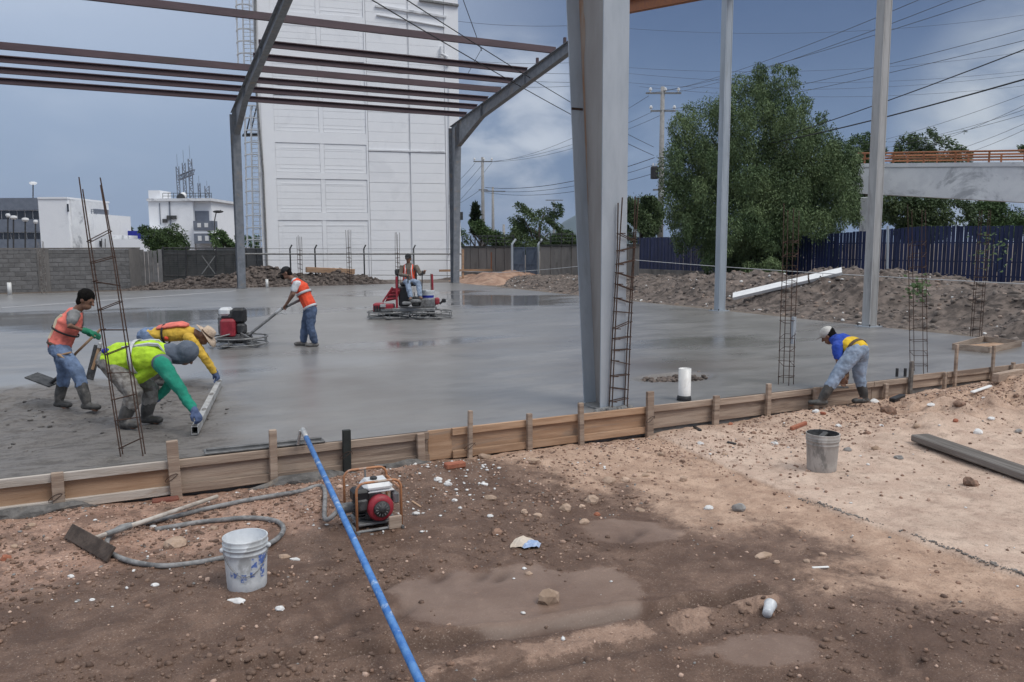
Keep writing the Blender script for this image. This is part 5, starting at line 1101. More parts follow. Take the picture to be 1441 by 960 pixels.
for px in (143, 148): MB().tube([A(px, 349, 85.6), A(px, 336, 85.6)], .05, 6).build('pipe', M['dark_steel'], t)
t = thing('blue_board', A(190, 336, 100), 'plain bright blue rooftop board among the far buildings', 'board')
facing(180, 201, 325, 336, 100, .15, M['sign_blue'], 'board_panel', t)
for px in (183, 198): MB().tube([A(px, 325, 100.3), A(px, 345, 100.3)], .06, 5).build('leg', M['dark_steel'], t)
D = 90
t = thing('white_house', A(255, 350, D), 'white three storey building with a roof terrace and lattice masts above it', 'building')
facing(212, 274, 283, 352, D, 8, M['white_wall'], 'wall', t); facing(274, 300, 283, 352, D+.6, 7.4, M['white_wall'], 'wall', t)
facing(210, 300, 279.5, 283, D-.3, 9, M['white_old'], 'cornice', t); facing(213, 229, 268, 279.5, D+.5, 3, M['white_wall'], 'stair_block', t)
facing(275, 296, 297, 311, D+.5, .12, M['fascia'], 'window', t)
for r0, r1 in ((311, 324), (329, 343)):
    facing(273.5, 301, r0, r1, D-.9, 1.4, M['fascia'], 'balcony', t)
    for px in (279, 289): facing(px, px+5, r0+3, r1-4, D-.95, .06, M['lamp_white'], 'pane', t)
facing(274, 301, 324.3, 328.7, D-.8, 1.3, M['white_wall'], 'floor_edge', t)
for px in (241, 239.5): pass
facing(240.6, 242, 284, 318, D-.12, .1, M['fascia'], 'downpipe', t); facing(227, 227.8, 286, 316, D-.1, .08, M['fascia'], 'downpipe', t)
for px, r_ in ((232, 311), (238, 306), (245, 306)): MB().box(A(px, r_, D-.4), (.5, .5, .4)).build('wall_unit', M['engine'], t)
mb = MB()
for r_ in (272, 276): mb.tube([A(229, r_, D), A(298, r_, D)], .03, 5)
for k in range(10): mb.tube([A(229+k*7.6, 272, D), A(229+k*7.6, 280, D)], .03, 5)
mb.build('terrace_rail', M['dark_steel'], t)
P = A(255, 279, D-.5); MB().lathe([(.5, .1), (.42, .0), (.1, -.12)], 14, P, RGT, (0, 0, 1), -FWD).build('dish', M['engine'], t); MB().ball(A(258, 275, D), .35).build('dish', M['lamp_white'], t)
def mast(px, top, base, w_, D, lab, rod):
    t = thing('lattice_mast', A(px, base, D), lab, 'mast', 'lattice masts on the roof of the white house'); s = D/FPX*w_/2; mb = MB(); b, tp = A(px, base, D), A(px, top, D)
    for sx_ in (-1, 1):
        for sy_ in (-1, 1): MB().tube([b+RGT*s*sx_+Vector((0, s*sy_, 0)), Vector((b.x, b.y, tp.z))+RGT*s*sx_+Vector((0, s*sy_, 0))], .045, 5).build('leg', M['fascia'], t)
    n_ = max(3, int((tp.z-b.z)/.55)); up = tp.z-b.z
    for k in range(n_):
        z0, z1 = b.z+up*k/n_, b.z+up*(k+1)/n_; sg = 1 if k % 2 else -1
        for sy_ in (-1, 1): mb.tube([Vector((b.x, b.y+s*sy_, z0))+RGT*s*sg, Vector((b.x, b.y+s*sy_, z1))-RGT*s*sg], .03, 4); mb.tube([Vector((b.x, b.y+s*sy_, z0))+RGT*s, Vector((b.x, b.y+s*sy_, z0))-RGT*s], .03, 4)
    mb.build('bracing', M['fascia'], t); MB().tube([Vector((b.x, b.y, tp.z)), Vector((b.x, b.y, A(px, rod, D).z))], .02, 5).build('rod', M['fascia'], t)
mast(252, 235, 279, 4, D+2, 'left lattice mast, lowest of the three on the white house', 218); mast(261, 230, 279, 4, D+3, 'middle lattice mast on the white house', 212); mast(270, 224.5, 279, 5, D+3.5, 'tallest lattice mast on the white house, right of the other two', 206)
mast(281, 258, 279, 3, D+5, 'short lattice stub right of the three masts', 248); mast(292, 262, 279, 6, D+4, 'short wide dark lattice frame at the right end of the roof', 255)
t = thing('mast_platform', A(262, 250, D+3), 'sloping lattice gangway joining the lattice masts', 'gangway')
for dz in (0, .5): MB().tube([A(251, 254, D+3)+Vector((0, 0, dz)), A(273, 245, D+3)+Vector((0, 0, dz))], .10, 6).build('chord', M['fascia'], t)
mb = MB()
for k in range(9): mb.tube([A(251+k*2.6, 254-k*1.06, D+3), A(251+(k+1)*2.6, 254-(k+1)*1.06, D+3)+Vector((0, 0, .5))], .05, 4)
mb.build('lacing', M['fascia'], t)
for px, r0, r1, D, lab, w_ in ((46.5, 257, 279, 100, 'tall white topped lamp rising above the office roof', 10), (11, 302, 352, 80, 'white topped lamp post at the far left edge', 6), (19, 305, 352, 80, 'second white topped lamp post before the office windows', 9), (35.5, 308, 352, 80, 'third white topped lamp post before the office windows', 9), (50, 311, 352, 80, 'fourth white topped lamp post nearest the white block', 6)):
    b = A(px, r1, D); t = thing('lamp_post', b, lab, 'lamp post', 'white topped lamp posts'); MB().tube([b, A(px, r0, D)], .07, 8).build('pole', M['dark_steel'], t)
    s = w_*D/FPX/2; MB().lathe([(s*.6, -.28), (s, -.12), (s*.95, .05), (s*.4, .10)], 14, A(px, r0, D)).build('lamp_hood', M['lamp_white'], t)
t = thing('arm_lamp', A(303, 345, 88), 'small street lamp leaning on a bent arm right of the white house', 'street lamp')
MB().tube([A(301, 345, 88), A(302, 310, 88), A(304, 300, 88), A(311, 296, 88)], .06, 6).build('pole', M['dark_steel'], t); MB().ball(A(307, 298, 88), (.6, .22, .15), RGT, FWD, UPV).build('lamp_head', M['dark_steel'], t)
# ================================================================== pails
def pail(px, py, r0, r1, h, mat, inside, lab, handle=1, sheen=True, c=None, name='pail'):
    P = c or onground(px, py)
    if c is None: P.z = gzat(P.x, P.y)-.004
    t = thing(name, P, lab, 'pail'); R = lambda z: r0+(r1-r0)*z/h
    prof = [(r0-.006, 0), (r0, .012)]+[(R(z*h), z*h) for z in (.2, .4, .6, .70)]+[(R(h*.72)+.004, h*.715), (R(h*.72)+.004, h*.735), (R(h*.75), h*.74)]
    prof += [(R(h*.80), h*.80), (R(h*.82)+.007, h*.815), (R(h*.82)+.007, h*.835), (R(h*.85), h*.84), (R(h*.9)+.007, h*.885), (R(h*.9)+.007, h*.905), (R(h*.92), h*.91), (R(h)+.004, h*.975), (R(h)+.004, h), (R(h)-.005, h)]
    MB().lathe(prof, 36, P, cap=False).build('pail_shell', mat, t, True)
    MB().lathe([(R(h)-.005, h), (r0-.006, .02), (.001, .018)], 36, P, cap=False).build('pail_inside', inside, t, True)
    ac = math.atan2(CAM.y-P.y, CAM.x-P.x)
    if handle:
        aL, aR = ac-1.35, ac+1.35; z_ = h*.80; rr_ = R(z_)+.012; pts = []
        for k in range(17):
            q = k/16; a = aL+(aR-aL)*q; dr = h*.46*math.sin(math.pi*q)*handle
            zz = z_-dr; pts.append(P+Vector((math.cos(a)*(R(zz)+.011), math.sin(a)*(R(zz)+.011), zz)))
        MB().tube(pts, .003, 5).build('wire_handle', M['grey_metal'], t)
        for a in (aL, aR): MB().ball(P+Vector((math.cos(a)*rr_, math.sin(a)*rr_, z_)), (.018, .018, .018), n=8, m=6).build('handle_lug', mat, t)
    return t, P, R, ac
t, P, R, ac = pail(348, 824, .136, .152, .375, M['pail_w'], M['pail_in'], 'scuffed white plastic pail with faded blue print on the mud beside the hose')
def print_patch(a0, a1, z0, z1):
    n_ = max(2, int(abs(a1-a0)/.08)+1); V = []; F = []
    for k in range(n_+1):
        a = ac+a0+(a1-a0)*k/n_
        for z in (z0, z1): V.append(P+Vector((math.cos(a)*(R(z)+.0015), math.sin(a)*(R(z)+.0015), z)))
    for k in range(n_): F.append((2*k, 2*k+2, 2*k+3, 2*k+1))
    return V, F
mb = MB()
for q in ((.22, .52, .17, .25), (.60, 1.12, .195, .262), (.70, .98, .095, .185), (-.30, -.02, .085, .14), (-.85, -.42, .115, .155), (.16, .40, .115, .155)): mb.add(*print_patch(*q))
mb.build('blue_print', M['pail_blue'], t)
t, P, R, ac = pail(1156, 661, .150, .170, .41, M['pail_g'], M['engine'], 'cement coated grey pail standing on the dry soil to the right', .0)
MB().bbox(P+Vector((.03, .04, .36)), (.18, .06, .04), .01, X=(.9, .2, .3), Y=(-.2, 1, 0), Z=(-.3, 0, .9)).build('stirring_block', M['engine'], t)
MB().tube([P+Vector((.178, -.03, .30)), P+Vector((.185, -.035, .12))], .004, 5).build('wire_handle', M['rust_orange'], t)
# ================================================================== engine in its tube frame
E0 = onground(503, 751); E0.z = gzat(E0.x, E0.y)-.005
fr_ = Vector((FH[0], FH[1], 0)); rt_ = Vector((RH[0], RH[1], 0))
eu = (rt_*.905+fr_*.425).normalized(); ev = Vector((0, 0, 1)).cross(eu)
def EP(a, b, z): return E0+eu*a+ev*b+Vector((0, 0, z))
t = thing('engine_unit', E0, 'small petrol engine of a concrete vibrator in an orange tube frame beside the blue pole', 'engine')
FW, FD, FH_ = .385, .44, .43
def uframe(b):
    r = .07; pts = [EP(0, b, .0)]+[EP(0, b, FH_-r)]+[EP(r-r*math.cos(a), b, FH_-r+r*math.sin(a)) for a in (.4, .8, 1.2)]+[EP(r, b, FH_), EP(FW-r, b, FH_)]+[EP(FW-r+r*math.sin(a), b, FH_-r+r*math.cos(a)) for a in (.4, .8, 1.2)]+[EP(FW, b, FH_-r), EP(FW, b, 0)]
    return MB().tube(pts, .0115, 8)
for b_ in (0, FD): uframe(b_).build('frame_tube', M['orange_tube'], t, True)
mb = MB()
for a in (0, FW): mb.tube([EP(a, -.05, .015), EP(a, FD+.05, .015)], .013, 8)
for b_ in (0, FD): mb.tube([EP(0, b_, .015), EP(FW, b_, .015)], .012, 8)
mb.build('skid', M['grey_metal'], t)
MB().tube([EP(FW*.5, FD, FH_), EP(FW*.5, FD, .05)], .009, 6).build('frame_strut', M['grey_metal'], t)
MB().tube([EP(FW, 0, FH_*.8), EP(FW, FD, FH_*.8)], .010, 6).build('frame_strut', M['orange_tube'], t)
MB().bbox(EP(.19, .20, .05), (.34, .30, .02), .004, eu, ev).build('base_plate', M['grey_metal'], t)
MB().bbox(EP(.20, .20, .155), (.20, .22, .19), .02, eu, ev).build('crankcase', M['engine'], t)
mb = MB()
for k in range(7): mb.bbox(EP(.085, .18, .10+k*.026), (.13, .16, .012), .003, eu, ev)
mb.build('cooling_fins', M['engine'], t)
MB().bbox(EP(.03+.035, .15, .29), (.14, .17, .12), .025, eu, ev).build('air_filter', M['black'], t); MB().bbox(EP(.065, .07, .22), (.09, .05, .10), .012, eu, ev).build('carburettor', M['engine'], t)
mb = MB(); mb.bbox(EP(.22, .20, .345), (.25, .23, .075), .03, eu, ev); mb.bbox(EP(.22, .20, .385), (.19, .17, .025), .012, eu, ev); o = mb.build('fuel_tank', M['tank'], t)
MB().bbox(EP(.22, .20, .315), (.265, .245, .012), .004, eu, ev).build('tank_seam', M['tank'], t)
MB().lathe([(.03, 0), (.032, .018), (.024, .024)], 16, EP(.20, .19, .397)).build('tank_cap', M['black'], t)
fcn = (-ev)
MB().lathe([(.112, 0), (.115, .05), (.10, .075), (.070, .078)], 28, EP(.215, .085, .185), eu, (0, 0, 1), fcn).build('fan_housing', M['red'], t, True)
MB().lathe([(.070, .078), (.070, .095), (.060, .105), (.03, .108), (.028, .115), (.001, .115)], 24, EP(.215, .085, .185), eu, (0, 0, 1), fcn).build('recoil_starter', M['engine'], t, True)
mb = MB()
for k in range(12):
    a = k*math.pi/6; mb.bbox(EP(.215, .085, .185)+fcn*.106+(eu*math.cos(a)+Vector((0, 0, math.sin(a))))*.046, (.022, .007, .004), .001, (eu*math.cos(a)+Vector((0, 0, math.sin(a)))), (Vector((0, 0, math.cos(a)))-eu*math.sin(a)), fcn)
mb.build('starter_slots', M['grey_metal'], t)
MB().bbox(EP(.36, .10, .25), (.05, .12, .10), .015, eu, ev).build('muffler', M['grey_metal'], t)
MB().bbox(EP(.325, -.012, .058), (.115, .02, .115), .006, eu, ev).build('mud_flap', M['wood_t'], t)
MB().lathe([(.045, 0), (.045, .10), (.03, .14)], 14, EP(.03, .24, .16), ev, (0, 0, 1), -eu).build('drive_coupling', M['grey_metal'], t)
# flexible hose
HP = [(505, 716, .17), (470, 712, .04), (455, 688, .02), (420, 694, .015), (360, 704, .015), (300, 717, .02), (250, 729, .02), (205, 740, .03), (170, 751, .055), (152, 764, .03), (153, 778, .02), (170, 789, .02), (200, 797, .02), (234, 800, .02), (280, 795, .02), (316, 788, .02), (355, 778, .02), (387, 764, .02), (399, 749, .02), (392, 738, .02), (370, 733, .02), (344, 732, .02), (310, 735, .02), (281, 738, .02), (250, 743, .02), (219, 748, .018)]
def smooth_path(p, n=6):
    o = []; p = [p[0]]+p+[p[-1]]
    for i in range(1, len(p)-2):
        for k in range(n):
            s = k/n; o.append(.5*((2*p[i])+(p[i+1]-p[i-1])*s+(2*p[i-1]-5*p[i]+4*p[i+1]-p[i+2])*s*s+(3*p[i]-p[i-1]-3*p[i+1]+p[i+2])*s**3))
    return o+[p[-2]]
hp_ = [EP(-.09, .24, .16), EP(-.2, .32, .06)]
for x, y_, dz in HP[2:]:
    q = onground(x, y_); hp_.append(Vector((q.x, q.y, gzat(q.x, q.y)+dz)))
o = MB().tube(smooth_path(hp_), .021, 10).build('hose', M['hose'], None, True, loc=hp_[5]); tag(o, 'grey black vibrator hose looping over the dirt from the engine round the pail', 'hose')
# push broom / lute lying on the rubble
ga, gb = onground(98, 757), onground(157, 791); ga.z = gzat(ga.x, ga.y)+.06; gb.z = gzat(gb.x, gb.y)+.06
t = thing('concrete_lute', ga, 'dark bladed lute with a pale wooden handle lying across the hose loop', 'lute')
X = (gb-ga).normalized(); Y = Vector((0, 0, 1)).cross(X).normalized(); tilt = (Vector((0, 0, 1))*.8+Y*.6).normalized()
MB().bbox((ga+gb)/2, ((gb-ga).length, .022, .125), .004, X, tilt.cross(X), tilt).build('blade', pm('dark rusty blade', (.055, .04, .032), (.10, .075, .06), 9, .8, .2, .3), t)
h0 = (ga+gb)/2+Vector((0, 0, .02))+Y*.02; h1 = onground(306, 706); h1.z = gzat(h1.x, h1.y)+.05
MB().tube([h0, h0.lerp(h1, .18), h1], .019, 10).build('handle', pm('cement smeared handle', (.36, .31, .26), (.5, .46, .41), 7, .85, 0, .3, c3=(.22, .19, .17)), t)
MB().tube([h0.lerp(h1, .1), h0.lerp(h1, .28)], .024, 10).build('socket', M['grey_metal'], t)
# crumpled sack, cup
P = onground(740, 767); P.z = gzat(P.x, P.y); t = thing('torn_sack', P, 'crumpled cream and blue torn paper sack on the mud', 'sack')
def crumple(c_, rx, ry, h, seed, X, Y):
    rr_ = random.Random(seed); V = []; F = []; n_ = 7
    for j in range(n_):
        for i in range(n_):
            u_, v_ = i/(n_-1)*2-1, j/(n_-1)*2-1; k = 1-.25*abs(v_)
            V.append(c_+X*u_*rx*k+Y*v_*ry+Vector((0, 0, h*(1-u_*u_)*(1-v_*v_)+rr_.uniform(0, .02)+.004)))
    for j in range(n_-1):
        for i in range(n_-1): a = j*n_+i; F.append((a, a+1, a+n_+1, a+n_))
    return V, F
mb = MB(); mb.add(*crumple(P-rt_*.03, .09, .085, .055, 3, rt_, (fr_+rt_*.4).normalized())); mb.build('paper', M['wrapper'], t)
mb = MB(); mb.add(*crumple(P+rt_*.045-fr_*.045, .085, .05, .04, 5, (rt_+fr_*.35).normalized(), fr_)); mb.build('plastic_lining', M['wrap_blue'], t)
P = onground(1081, 866); P.z = gzat(P.x, P.y)+.036; ax = (rt_*.45+fr_*.85+Vector((0, 0, .12))).normalized(); s1 = ax.orthogonal().normalized(); s2 = ax.cross(s1)
t = thing('plastic_cup', P, 'discarded clear plastic cup lying on its side in the mud', 'cup')
MB().lathe([(.001, 0), (.030, 0), (.033, .04), (.040, .12), (.043, .122), (.043, .128), (.039, .126), (.03, .01), (.001, .008)], 20, P-ax*.05, s1, s2, ax, cap=False).build('cup_wall', M['cup'], t, True)
# ================================================================== bull float with the blue pole
b0, b1_ = G(288, 640, .02), G(458, 622, .02); t = thing('bull_float', G(425, 628, 0), 'long worn blue pole of a bull float resting on the timber formwork', 'bull float')
X = (b1_-b0).normalized(); Y = Vector((0, 0, 1)).cross(X); c_ = (b0+b1_)/2+Y*.10
MB().bbox(c_, ((b1_-b0).length, .19, .022), .006, X, Y).build('float_blade', M['alu_d'], t); MB().bbox(c_+Vector((0, 0, .02)), ((b1_-b0).length*.96, .04, .03), .006, X, Y).build('blade_rib', M['alu_d'], t)
br_ = G(426, 625, .035); tp = A(427, 607, DEP(br_)-.05); PEND = A(592, 962, 4.12); dirp = (PEND-tp).normalized()
mb = MB(); mb.tube([br_-X*.05, tp-X*.03+Vector((0, 0, .01))], .016, 8); mb.tube([br_+X*.03, tp+X*.02], .014, 8); mb.build('bracket', M['alu'], t)
MB().tube([tp-dirp*.05, tp+dirp*.22], .029, 12).build('ferrule', M['alu'], t, True)
MB().tube([tp+dirp*.08, tp+dirp*(PEND-tp).length*.45, PEND+dirp*.35], .0245, 14).build('pole', M['blue_pole'], t, True)
# ================================================================== screed bar
a, b = G(274, 606, .045), G(309, 538, .045); t = thing('screed_bar', a, 'straight aluminium screed bar held by the two crouching men', 'screed bar')
X = (b-a).normalized(); Y = Vector((0, 0, 1)).cross(X).normalized(); Z = X.cross(Y)
for s_ in (-1, 1):
    MB().beam(a+Y*.033*s_, b+Y*.033*s_, .005, .088).build('side_wall', M['alu'], t); MB().beam(a+Z*.042*s_, b+Z*.042*s_, .066, .005).build('flange', M['alu'], t)
mb = MB()
for q in (.02, .3, .62, .95):
    c_ = a.lerp(b, q); mb.ball(c_+Z*.046+Y*random.uniform(-.02, .02), (.09, .03, .006), X, Y, Z, 8, 5)
mb.build('cement_smear', M['boot_m'], t)
# ================================================================== walk-behind trowel
def rotor(t, c_, R0, z0, nb=4, a0=.3, mat='grey_metal', zt=.2):
    mb = MB(); ring = lambda r, z: [c_+Vector((math.cos(a)*r, math.sin(a)*r, z)) for a in np.linspace(0, 2*math.pi, 33)[:-1]]
    mb.tube(ring(R0, .06), .016, 6, closed=True); mb.tube(ring(R0, zt), .018, 6, closed=True)
    for k in range(8):
        a = a0+k*math.pi/4; mb.tube([c_+Vector((math.cos(a)*R0, math.sin(a)*R0, .05)), c_+Vector((math.cos(a)*R0, math.sin(a)*R0, zt))], .013, 6)
        if k % 2 == 0: mb.tube([c_+Vector((math.cos(a)*R0, math.sin(a)*R0, zt)), c_+Vector((math.cos(a)*.1, math.sin(a)*.1, zt+.08))], .016, 6)
    mb.build('ring_guard', M[mat], t)
    for k in range(nb):
        a = a0+.4+k*2*math.pi/nb; X = Vector((math.cos(a), math.sin(a), 0)); Y = Vector((-math.sin(a), math.cos(a), 0)); Yt = (Y+Vector((0, 0, .12))).normalized()
        MB().bbox(c_+X*R0*.62+Vector((0, 0, .025)), (R0*.66, .17, .006), .001, X, Yt, X.cross(Yt)).build('trowel_blade', M['alu_d'], t)
        MB().beam(c_+Vector((0, 0, .09)), c_+X*R0*.9+Vector((0, 0, .055)), .035, .035).build('blade_arm', M[mat], t)
    MB().lathe([(.09, .06), (.12, .10), (.12, .2), (.08, .26)], 16, c_).build('gearbox', M['engine'], t)
TC = G(337, 487, 0); t = thing('power_trowel', TC, 'walk behind power trowel with a red engine and a long grey handle', 'power trowel')
rotor(t, TC, .58, 0); dT = DEP(TC)
def TP(px, row, dd=0): return A(px, row, dT+dd)
def tbx(px0, px1, r0, r1, dep, mat, nm, dd=0, bev=.03, par=None):
    p, q = TP(px0, r1, dd), TP(px1, r0, dd); return MB().bbox((p+q)/2, ((q-p).dot(rt_), dep, q.z-p.z), bev, rt_, fr_).build(nm, mat, par or t)
tbx(311, 350, 473, 479, .5, M['engine'], 'deck', 0, .01)
tbx(312.5, 333.5, 448, 475, .34, M['red'], 'engine_cover', -.02, .05)
tbx(314, 333, 436, 448, .30, M['engine'], 'engine_block', .02); tbx(310, 326, 432.5, 444.5, .30, M['tank'], 'fuel_tank', -.03, .05)
tbx(327.5, 345.5, 433, 455, .26, M['black'], 'air_filter', 0, .05); tbx(334, 346, 455, 470, .22, M['engine'], 'muffler', 0, .04)
tbx(309, 315, 446, 470, .2, M['grey_metal'], 'side_bracket', .1, .01)
h0, h1, h2 = TP(352, 470), TP(396, 435), TP(424, 421.5)
MB().tube([TP(346, 474), h0, h1, h2], .030, 10).build('handle_tube', M['grey_metal'], t, True); MB().tube([TP(392, 442, -.05), TP(397, 440, -.05), TP(402, 442, -.05)], .014, 6).build('clutch_lever', M['alu'], t)
MB().tube([TP(388, 441.5, -.02), TP(396, 434.5, -.02)], .036, 8).build('handle_sleeve', M['alu'], t); MB().beam(TP(404, 431, -.2), TP(404, 431, .22), .03, .03).build('cross_grip', M['black'], t)
MB().tube([TP(352, 468, .05), TP(357, 480, .05)], .02, 6).build('handle_brace', M['grey_metal'], t)
# ================================================================== ride-on trowel
RC = G(576, 448, 0); dR = DEP(RC); t = thing('ride_on_trowel', RC, 'red ride on power trowel with twin rotors carrying its driver', 'ride-on trowel')
kR = FPX/dR
def RP(px, row, dd=0): return RC+rt_*((px-576)/kR)+fr_*dd+Vector((0, 0, (448-row)/kR*1.005))
rotor(t, RC-rt_*.58, .62, 0, 5, .2); rotor(t, RC+rt_*.62, .62, 0, 5, .7)
def rbx(px0, px1, r0, r1, dep, mat, nm, dd=0, bev=.02):
    p, q = RP(px0, r1, dd), RP(px1, r0, dd); return MB().bbox((p+q)/2, ((q-p).dot(rt_), dep, q.z-p.z), bev, rt_, fr_).build(nm, mat, t)
rbx(530, 614, 432.5, 437.5, .7, M['grey_metal'], 'deck', 0); rbx(528, 541, 426, 438, .45, M['red'], 'engine_cover', -.12, .03); rbx(541.5, 556, 427, 437, .4, M['red'], 'engine_cover', -.14, .03)
rbx(538.5, 546, 426.5, 431, .04, M['alu'], 'lamp_plate', -.37, .005); rbx(528, 552, 436, 440, .3, M['engine'], 'bumper', -.2)
for k in range(3): rbx(529.5+k*3.6, 531.8+k*3.6, 429, 436, .02, M['black'], 'grille_slot', -.36, .004)
def rt(p, q, r, nm, mat): return MB().tube([RP(*p), RP(*q)], r, 8).build(nm, mat, t)
rt((561, 436, -.3), (561, 389, -.28), .032, 'red_post', M['red']); rt((609.5, 411, .0), (609, 386.5, .0), .03, 'red_post', M['red']); rt((607.6, 411, .02), (607.3, 386, .02), .02, 'red_post', M['wood_t'])
MB().prism([RP(544, 424, -.2), RP(560, 421, -.2), RP(567, 406, -.2), RP(553, 405, -.2)], fr_*.04).build('step_frame', M['red'], t)
for k in range(3): rt((546+k*4, 420-k*5, -.24), (560+k*2.5, 419-k*5, -.24), .022, 'step_bar', M['red'])
rt((541, 424, -.24), (555, 404, -.24), .025, 'step_tube', M['red'])
rbx(562.5, 577.5, 403, 431, .4, M['black'], 'seat_pedestal', .0, .04); rbx(565, 588, 397.5, 402.5, .46, M['black'], 'seat_cushion', .06, .03); rbx(567, 586, 380, 397, .1, M['black'], 'backrest', .32, .04)
rbx(580, 593, 418, 431, .4, M['engine'], 'engine_block', .1, .03); rbx(583, 596, 420, 424, .3, M['grey_metal'], 'foot_rest', -.45); rbx(570, 583, 423, 427, .3, M['grey_metal'], 'foot_rest', -.45)
rbx(555.5, 562.5, 379.5, 388, .16, M['engine'], 'exhaust_box', .25, .03); rt((559, 388, .25), (559, 410, .2), .03, 'exhaust_pipe', M['engine'])
rt((577, 415, -.3), (578, 388, -.42), .016, 'control_stick', M['dark_steel']); rt((596, 412, -.3), (597.5, 381, -.36), .016, 'control_stick', M['dark_steel'])
rbx(593, 613, 420.5, 432, .38, M['grey_metal'], 'bucket_shelf', .0); rbx(612, 619, 419, 429, .2, M['red'], 'side_tank', -.05, .04); rt((619, 428, -.05), (625, 423, -.05), .03, 'grab_bar', M['dark_steel']); rbx(622.5, 628, 420.5, 426, .1, M['black'], 'grip_block', -.05, .02)
for px in (551, 569, 588, 606): rt((px, 437.5, -.33), (px, 446, -.33), .018, 'front_strut', M['grey_metal'])
rt((545, 440, -.36), (612, 440, -.36), .02, 'front_bar', M['grey_metal'])
pc = RP(603, 420.5, 0); tt_, P, R, ac = pail(0, 0, .165, .19, .25, M['pail_w'], M['pail_in'], 'white pail with a blue band riding on the ride on trowel', .0, c=pc)
mb = MB(); mb.add(*print_patch(-1.4, 1.2, .03, .10)); mb.build('blue_print', M['sign_blue'], tt_)
# ================================================================== people
TEXC = bpy.data.textures.new('folds', 'CLOUDS'); TEXC.noise_scale = .07; TEXC.noise_depth = 2
def remesh(o, vox, disp=0., it=3):
    m_ = o.modifiers.new('remesh', 'REMESH'); m_.mode = 'VOXEL'; m_.voxel_size = vox; m_.use_smooth_shade = True
    s_ = o.modifiers.new('smooth', 'SMOOTH'); s_.iterations = it; s_.factor = .5
    if disp:
        d_ = o.modifiers.new('folds', 'DISPLACE'); d_.texture = TEXC; d_.strength = disp; d_.mid_level = .5; d_.texture_coords = 'LOCAL'
    return o
def person(lab, D, J, look, shirt, sleeve, pants, vest=None, boots='boot', gloves=None, hat=None, hatm=None, tall_boots=False, strips=(), belt=None, vw=.03, sc=1., grip=.75, open_vest=False, loose=1., hem=None):
    P = {k: A(v[0], v[1], D+(v[2] if len(v) > 2 else 0)) for k, v in J.items()}
    base = (P['an1']+P['an2'])/2; base.z = min(P['an1'].z, P['an2'].z)-.08
    t = thing('person', base, lab, 'person')
    side = (P['sh1']-P['sh2']).normalized(); pel, che, nek, hed = P['pel'], P['che'], P['nek'], P['hed']
    hip_side = (P['hi1']-P['hi2']).normalized(); mid = pel.lerp(che, .5)
    S = lambda *r: [x*sc for x in r]
    fwd_t = side.cross((che-pel).normalized())
    look = Vector(look).normalized()
    if fwd_t.dot(look) < 0: fwd_t = -fwd_t
    hu = (hed-nek).normalized(); hu = (hu+Vector((0, 0, .35))-look*look.dot(hu)*.8); hu = (hu-look*hu.dot(look)).normalized(); hs = look.cross(hu)
    mb = MB()
    mb.chain([pel, mid, che, nek.lerp(che, .35)], S(.145, .135, .16, .10), side, .66)
    mb.chain([nek.lerp(che, .4), nek, hed-hu*.02], S(.066, .056, .056), side, 1.)
    mb.ball(hed+hu*.02, S(.076, .096, .105), hs, look, hu, 16, 12); mb.ball(hed-hu*.055+look*.028, S(.056, .066, .062), hs, look, hu, 12, 8)
    mb.chain([hed+look*.085+hu*.02, hed+look*.112-hu*.018], S(.011, .017), hs, 1., 8); mb.ball(hed+look*.088-hu*.062, S(.027, .012, .012), hs, look, hu, 8, 6)
    mb.ball(hed+look*.085+hu*.028, S(.045, .012, .008), hs, look, hu, 8, 6)
    for s_ in (-1, 1): mb.ball(hed+hs*.078*s_*sc-look*.005, S(.012, .026, .034), hs, look, hu, 8, 6)
    for i in '12':
        mb.chain([P['sh'+i].lerp(che, .15), P['sh'+i], P['el'+i], P['wr'+i]], S(.062, .054, .042, .029), fwd_t, 1., 12)
        mb.chain([P['hi'+i], P['hi'+i].lerp(P['kn'+i], .5), P['kn'+i], P['kn'+i].lerp(P['an'+i], .35), P['an'+i]], S(.082, .074, .056, .056, .038), hip_side, 1., 12)
        mb.chain([P['an'+i]+Vector((0, 0, -.03)), P['to'+i].lerp(P['an'+i], .1)], S(.038, .034), Vector((0, 0, 1)), 1.1, 10)
    def hand(mb, i, infl=0.):
        w, tip = P['wr'+i], P['ha'+i]; d = (tip-w).normalized(); pn = Vector((0, 0, -1))-d*d.z*-1
        pn = (Vector((0, 0, -1))-d*Vector((0, 0, -1)).dot(d))
        if pn.length < .2: pn = fwd_t-d*fwd_t.dot(d)
        pn.normalize(); sd_ = d.cross(pn)
        if infl: pn = pn
        mb.chain([w-d*.01, w+d*.045*sc, w+d*.085*sc], S(.030+infl, .041+infl, .040+infl), sd_, .5)
        for k, (off, ln) in enumerate(((-.030, .066), (-.010, .076), (.010, .071), (.029, .056))):
            a_ = w+d*.085*sc+sd_*off*sc; g_ = grip; b_ = a_+(d*(1-g_*.45)+pn*g_*.6).normalized()*ln*.5*sc; c_ = b_+(d*(.55-g_*.75)+pn*(.5+.5*g_)).normalized()*ln*.55*sc
            mb.chain([a_, b_, c_], S(.0098+infl, .0092+infl, .008+infl), sd_, 1., 8)
        a_ = w+d*.03*sc+sd_*-.034*sc; mb.chain([a_, a_+(d*.6-sd_*.6+pn*.35).normalized()*.038*sc, a_+(d*.9-sd_*.25+pn*.75).normalized()*.068*sc], S(.0125+infl, .011+infl, .009+infl), sd_, 1., 8)
    for i in '12': hand(mb, i)
    remesh(mb.build('body', M['skin'], t, True), .0085, 0, 2)
    for s_ in (-1, 1): MB().ball(hed+look*.087*sc+hs*.031*s_*sc+hu*.012, S(.012, .008, .008), hs, look, hu, 10, 6).build('eye', M['eye'], t, True)
    # trousers
    mb = MB(); L_ = loose
